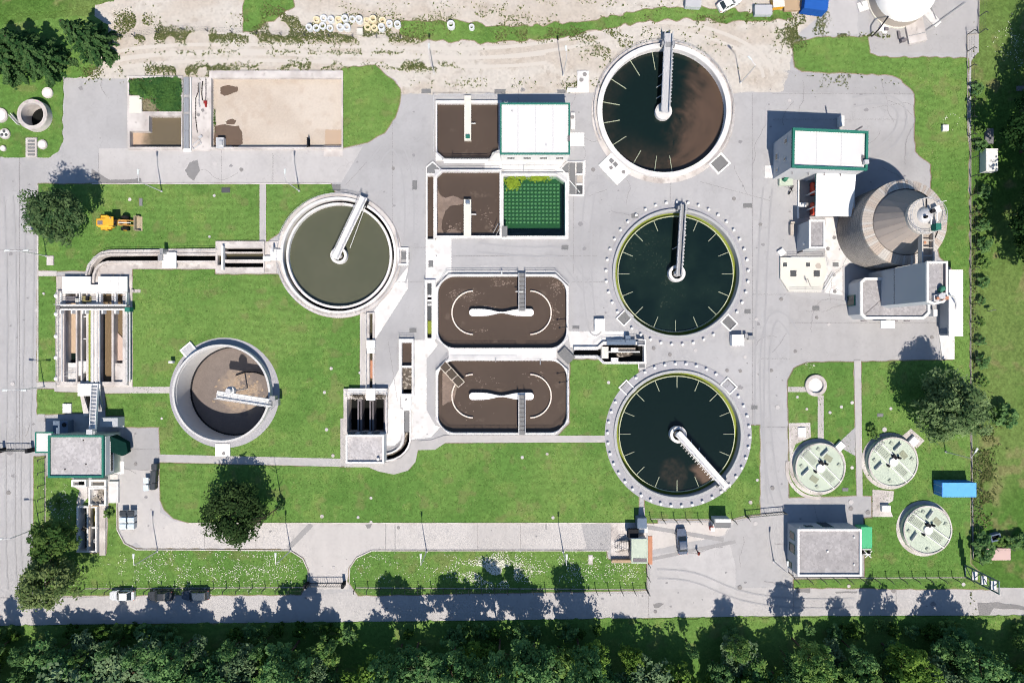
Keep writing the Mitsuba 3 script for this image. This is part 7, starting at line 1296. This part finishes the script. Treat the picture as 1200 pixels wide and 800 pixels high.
for i, (px, py, s) in enumerate([(1147, 152, .7), (1146, 172, .8), (1149, 226, .9), (1149, 246, 1.0), (1148, 266, .9), (1149, 288, 1.0), (1149, 308, .9), (1148, 330, .8), (1147, 352, .55), (1147, 378, .6), (1146, 400, .65), (1147, 424, .9), (1148, 446, .85), (1141, 106, .8), (1170, 486, 1.5), (1160, 486, 1.2), (1145, 632, 1.2), (1147, 645, 1.3), (1172, 632, .9), (1182, 632, .9), (1192, 632, 1.0)]):
    tree('hedge_shrub', 'dark clipped shrub in the row along the east fence' if i < 14 else ['dark rounded bush east of the big pale conifer', 'low bush between the conifer and the meadow', 'bush at the corner of the garden fence', 'bush south of the garden fence corner', 'first small bush of the garden fence row', 'second small bush of the garden fence row', 'last small bush at the east edge'][i - 14], px, py, SH[0 if i % 3 else 1], None, s, 60 * i, 'shrubs along the east fence' if i < 14 else None, cat_='shrub')
for px, py, lab in ((1020, 502, 'small pale bush beside the second covered tank'), (1022, 508, 'tiny bush by the rim of the second covered tank'), (130, 600, 'small leafy bush beside the long pit walk'), (72, 588, 'flowering bush on the lawn south of the screen house')): tree('shrub', lab, px, py, SH[1], None, .7 if px != 72 else .9, 0, cat_='shrub')
# grass blades, clover flowers, weeds in the gravel (nobody could count them)
def scatter(poly, n, rng):
    x0, y0, x1, y1 = poly.bounds; p = np.column_stack([rng.uniform(x0, x1, n), rng.uniform(y0, y1, n)]); return p[shapely.contains_xy(poly, p[:, 0], p[:, 1])]
rg = np.random.default_rng(5); allow = unary_union(LAWNS[2:]).intersection(sbox(-92, -50, 92, 62)); pts = scatter(allow, 130000, rg)
nz = meshkit.noise(np.column_stack([pts * .8, np.zeros(len(pts))])); pts = pts[rg.uniform(0, 1, len(pts)) < .25 + nz * .9]
N = len(pts); c = np.column_stack([pts, rg.uniform(.12, .18, N)]); V, F = leaf_quads(c, np.tile([0, 0, .9], (N, 1)), .075, rg, 1.5)
k = rg.uniform(0, 1, (N, 1)) ** 1.3; colr = np.array([.075, .160, .032]) * (1 - k) + np.array([.160, .255, .070]) * k
solo('grass', trimesh.Trimesh(V, F, process=False), 'leaf', 'short mown grass tufts on the lawns', 'grass', kind='stuff', color=np.repeat(colr, 4, 0))
fl = []
for px, py, sx, sy, n in [(582, 668, 16, 9, 3000), (560, 668, 40, 10, 700), (655, 665, 30, 10, 500), (700, 660, 30, 12, 300), (240, 668, 70, 14, 900), (310, 665, 30, 12, 450), (180, 668, 30, 12, 250), (70, 590, 8, 10, 220), (440, 665, 15, 12, 200), (730, 668, 14, 8, 160), (1112, 142, 5, 4, 60), (1185, 55, 10, 15, 200), (955, 427, 6, 3, 60)]:
    fl.append(np.column_stack([rg.normal(px, sx, n), rg.normal(py, sy, n)]))
fl = np.vstack(fl); fw = np.column_stack([(fl[:, 0] - 600) * S, (400 - fl[:, 1]) * S]); ok = shapely.contains_xy(unary_union(LAWNS), fw[:, 0], fw[:, 1]) | (fl[:, 0] > 1140); fw = fw[ok]
fw = fw[meshkit.noise(np.column_stack([fw * .7, np.zeros(len(fw))])) > .36]
V, F = leaf_quads(np.column_stack([fw, np.full(len(fw), .21)]), np.tile([0, 0, 2.0], (len(fw), 1)), .085, rg); solo('clover_flowers', trimesh.Trimesh(V, F, process=False), 'daisy', 'scattered white clover flowers in the lawns', 'flowers', kind='stuff')
wd = []
for px, py, sx, sy, n in [(300, 44, 90, 4, 4200), (180, 40, 30, 5, 1500), (155, 25, 12, 6, 900), (230, 82, 45, 4, 2200), (360, 78, 30, 4, 800), (420, 32, 50, 9, 3200), (330, 24, 20, 12, 2200), (520, 46, 60, 3, 1500), (660, 40, 50, 4, 1500), (560, 25, 40, 5, 800), (490, 78, 22, 3, 900), (720, 58, 18, 8, 900), (930, 40, 10, 10, 1200), (955, 20, 8, 10, 700), (840, 22, 50, 4, 900), (820, 65, 18, 14, 350), (560, 98, 40, 4, 200), (680, 100, 12, 4, 200), (990, 95, 30, 5, 240), (1000, 42, 30, 2, 350), (640, 10, 120, 8, 700), (260, 62, 60, 2, 300), (420, 62, 50, 1.5, 300), (1154, 560, 6, 28, 1700), (1160, 500, 8, 16, 500), (1140, 300, 2, 120, 900), (1140, 560, 2, 80, 500), (108, 85, 6, 5, 300)]:
    n = int(n * .8); wd.append(np.column_stack([rg.normal(px, sx, n), rg.normal(py, sy, n)]))
wd = np.vstack(wd); w2 = np.column_stack([(wd[:, 0] - 600) * S, (400 - wd[:, 1]) * S]); w2 = w2[meshkit.noise(np.column_stack([w2 * .55, np.ones(len(w2))])) > .45]; w2 = w2[~shapely.contains_xy(HOLES, w2[:, 0], w2[:, 1])]
N = len(w2); V, F = leaf_quads(np.column_stack([w2, rg.uniform(.06, .22, N)]), np.tile([0, 0, 1.0], (N, 1)), .17, rg); k = rg.uniform(0, 1, (N, 1)); colr = np.array([.06, .095, .025]) * (1 - k) + np.array([.20, .21, .095]) * k
solo('weeds', trimesh.Trimesh(V, F, process=False), 'leaf', 'scattered weeds growing in the gravel along the north track', 'weeds', kind='stuff', color=np.repeat(colr, 4, 0))
# worn soil edge along the lawns
eg = unary_union([g.buffer(.16).difference(g) for g in LAWNS[2:-1]]); eg = cut(eg).difference(unary_union(LAWNS)); struct('lawn_edge', sheet(eg.intersection(sbox(-95, -60, 95, 65)), .052), 'edge_soil', 'worn earth edge along the lawns')
D('edge_soil', (.215, .185, .13))
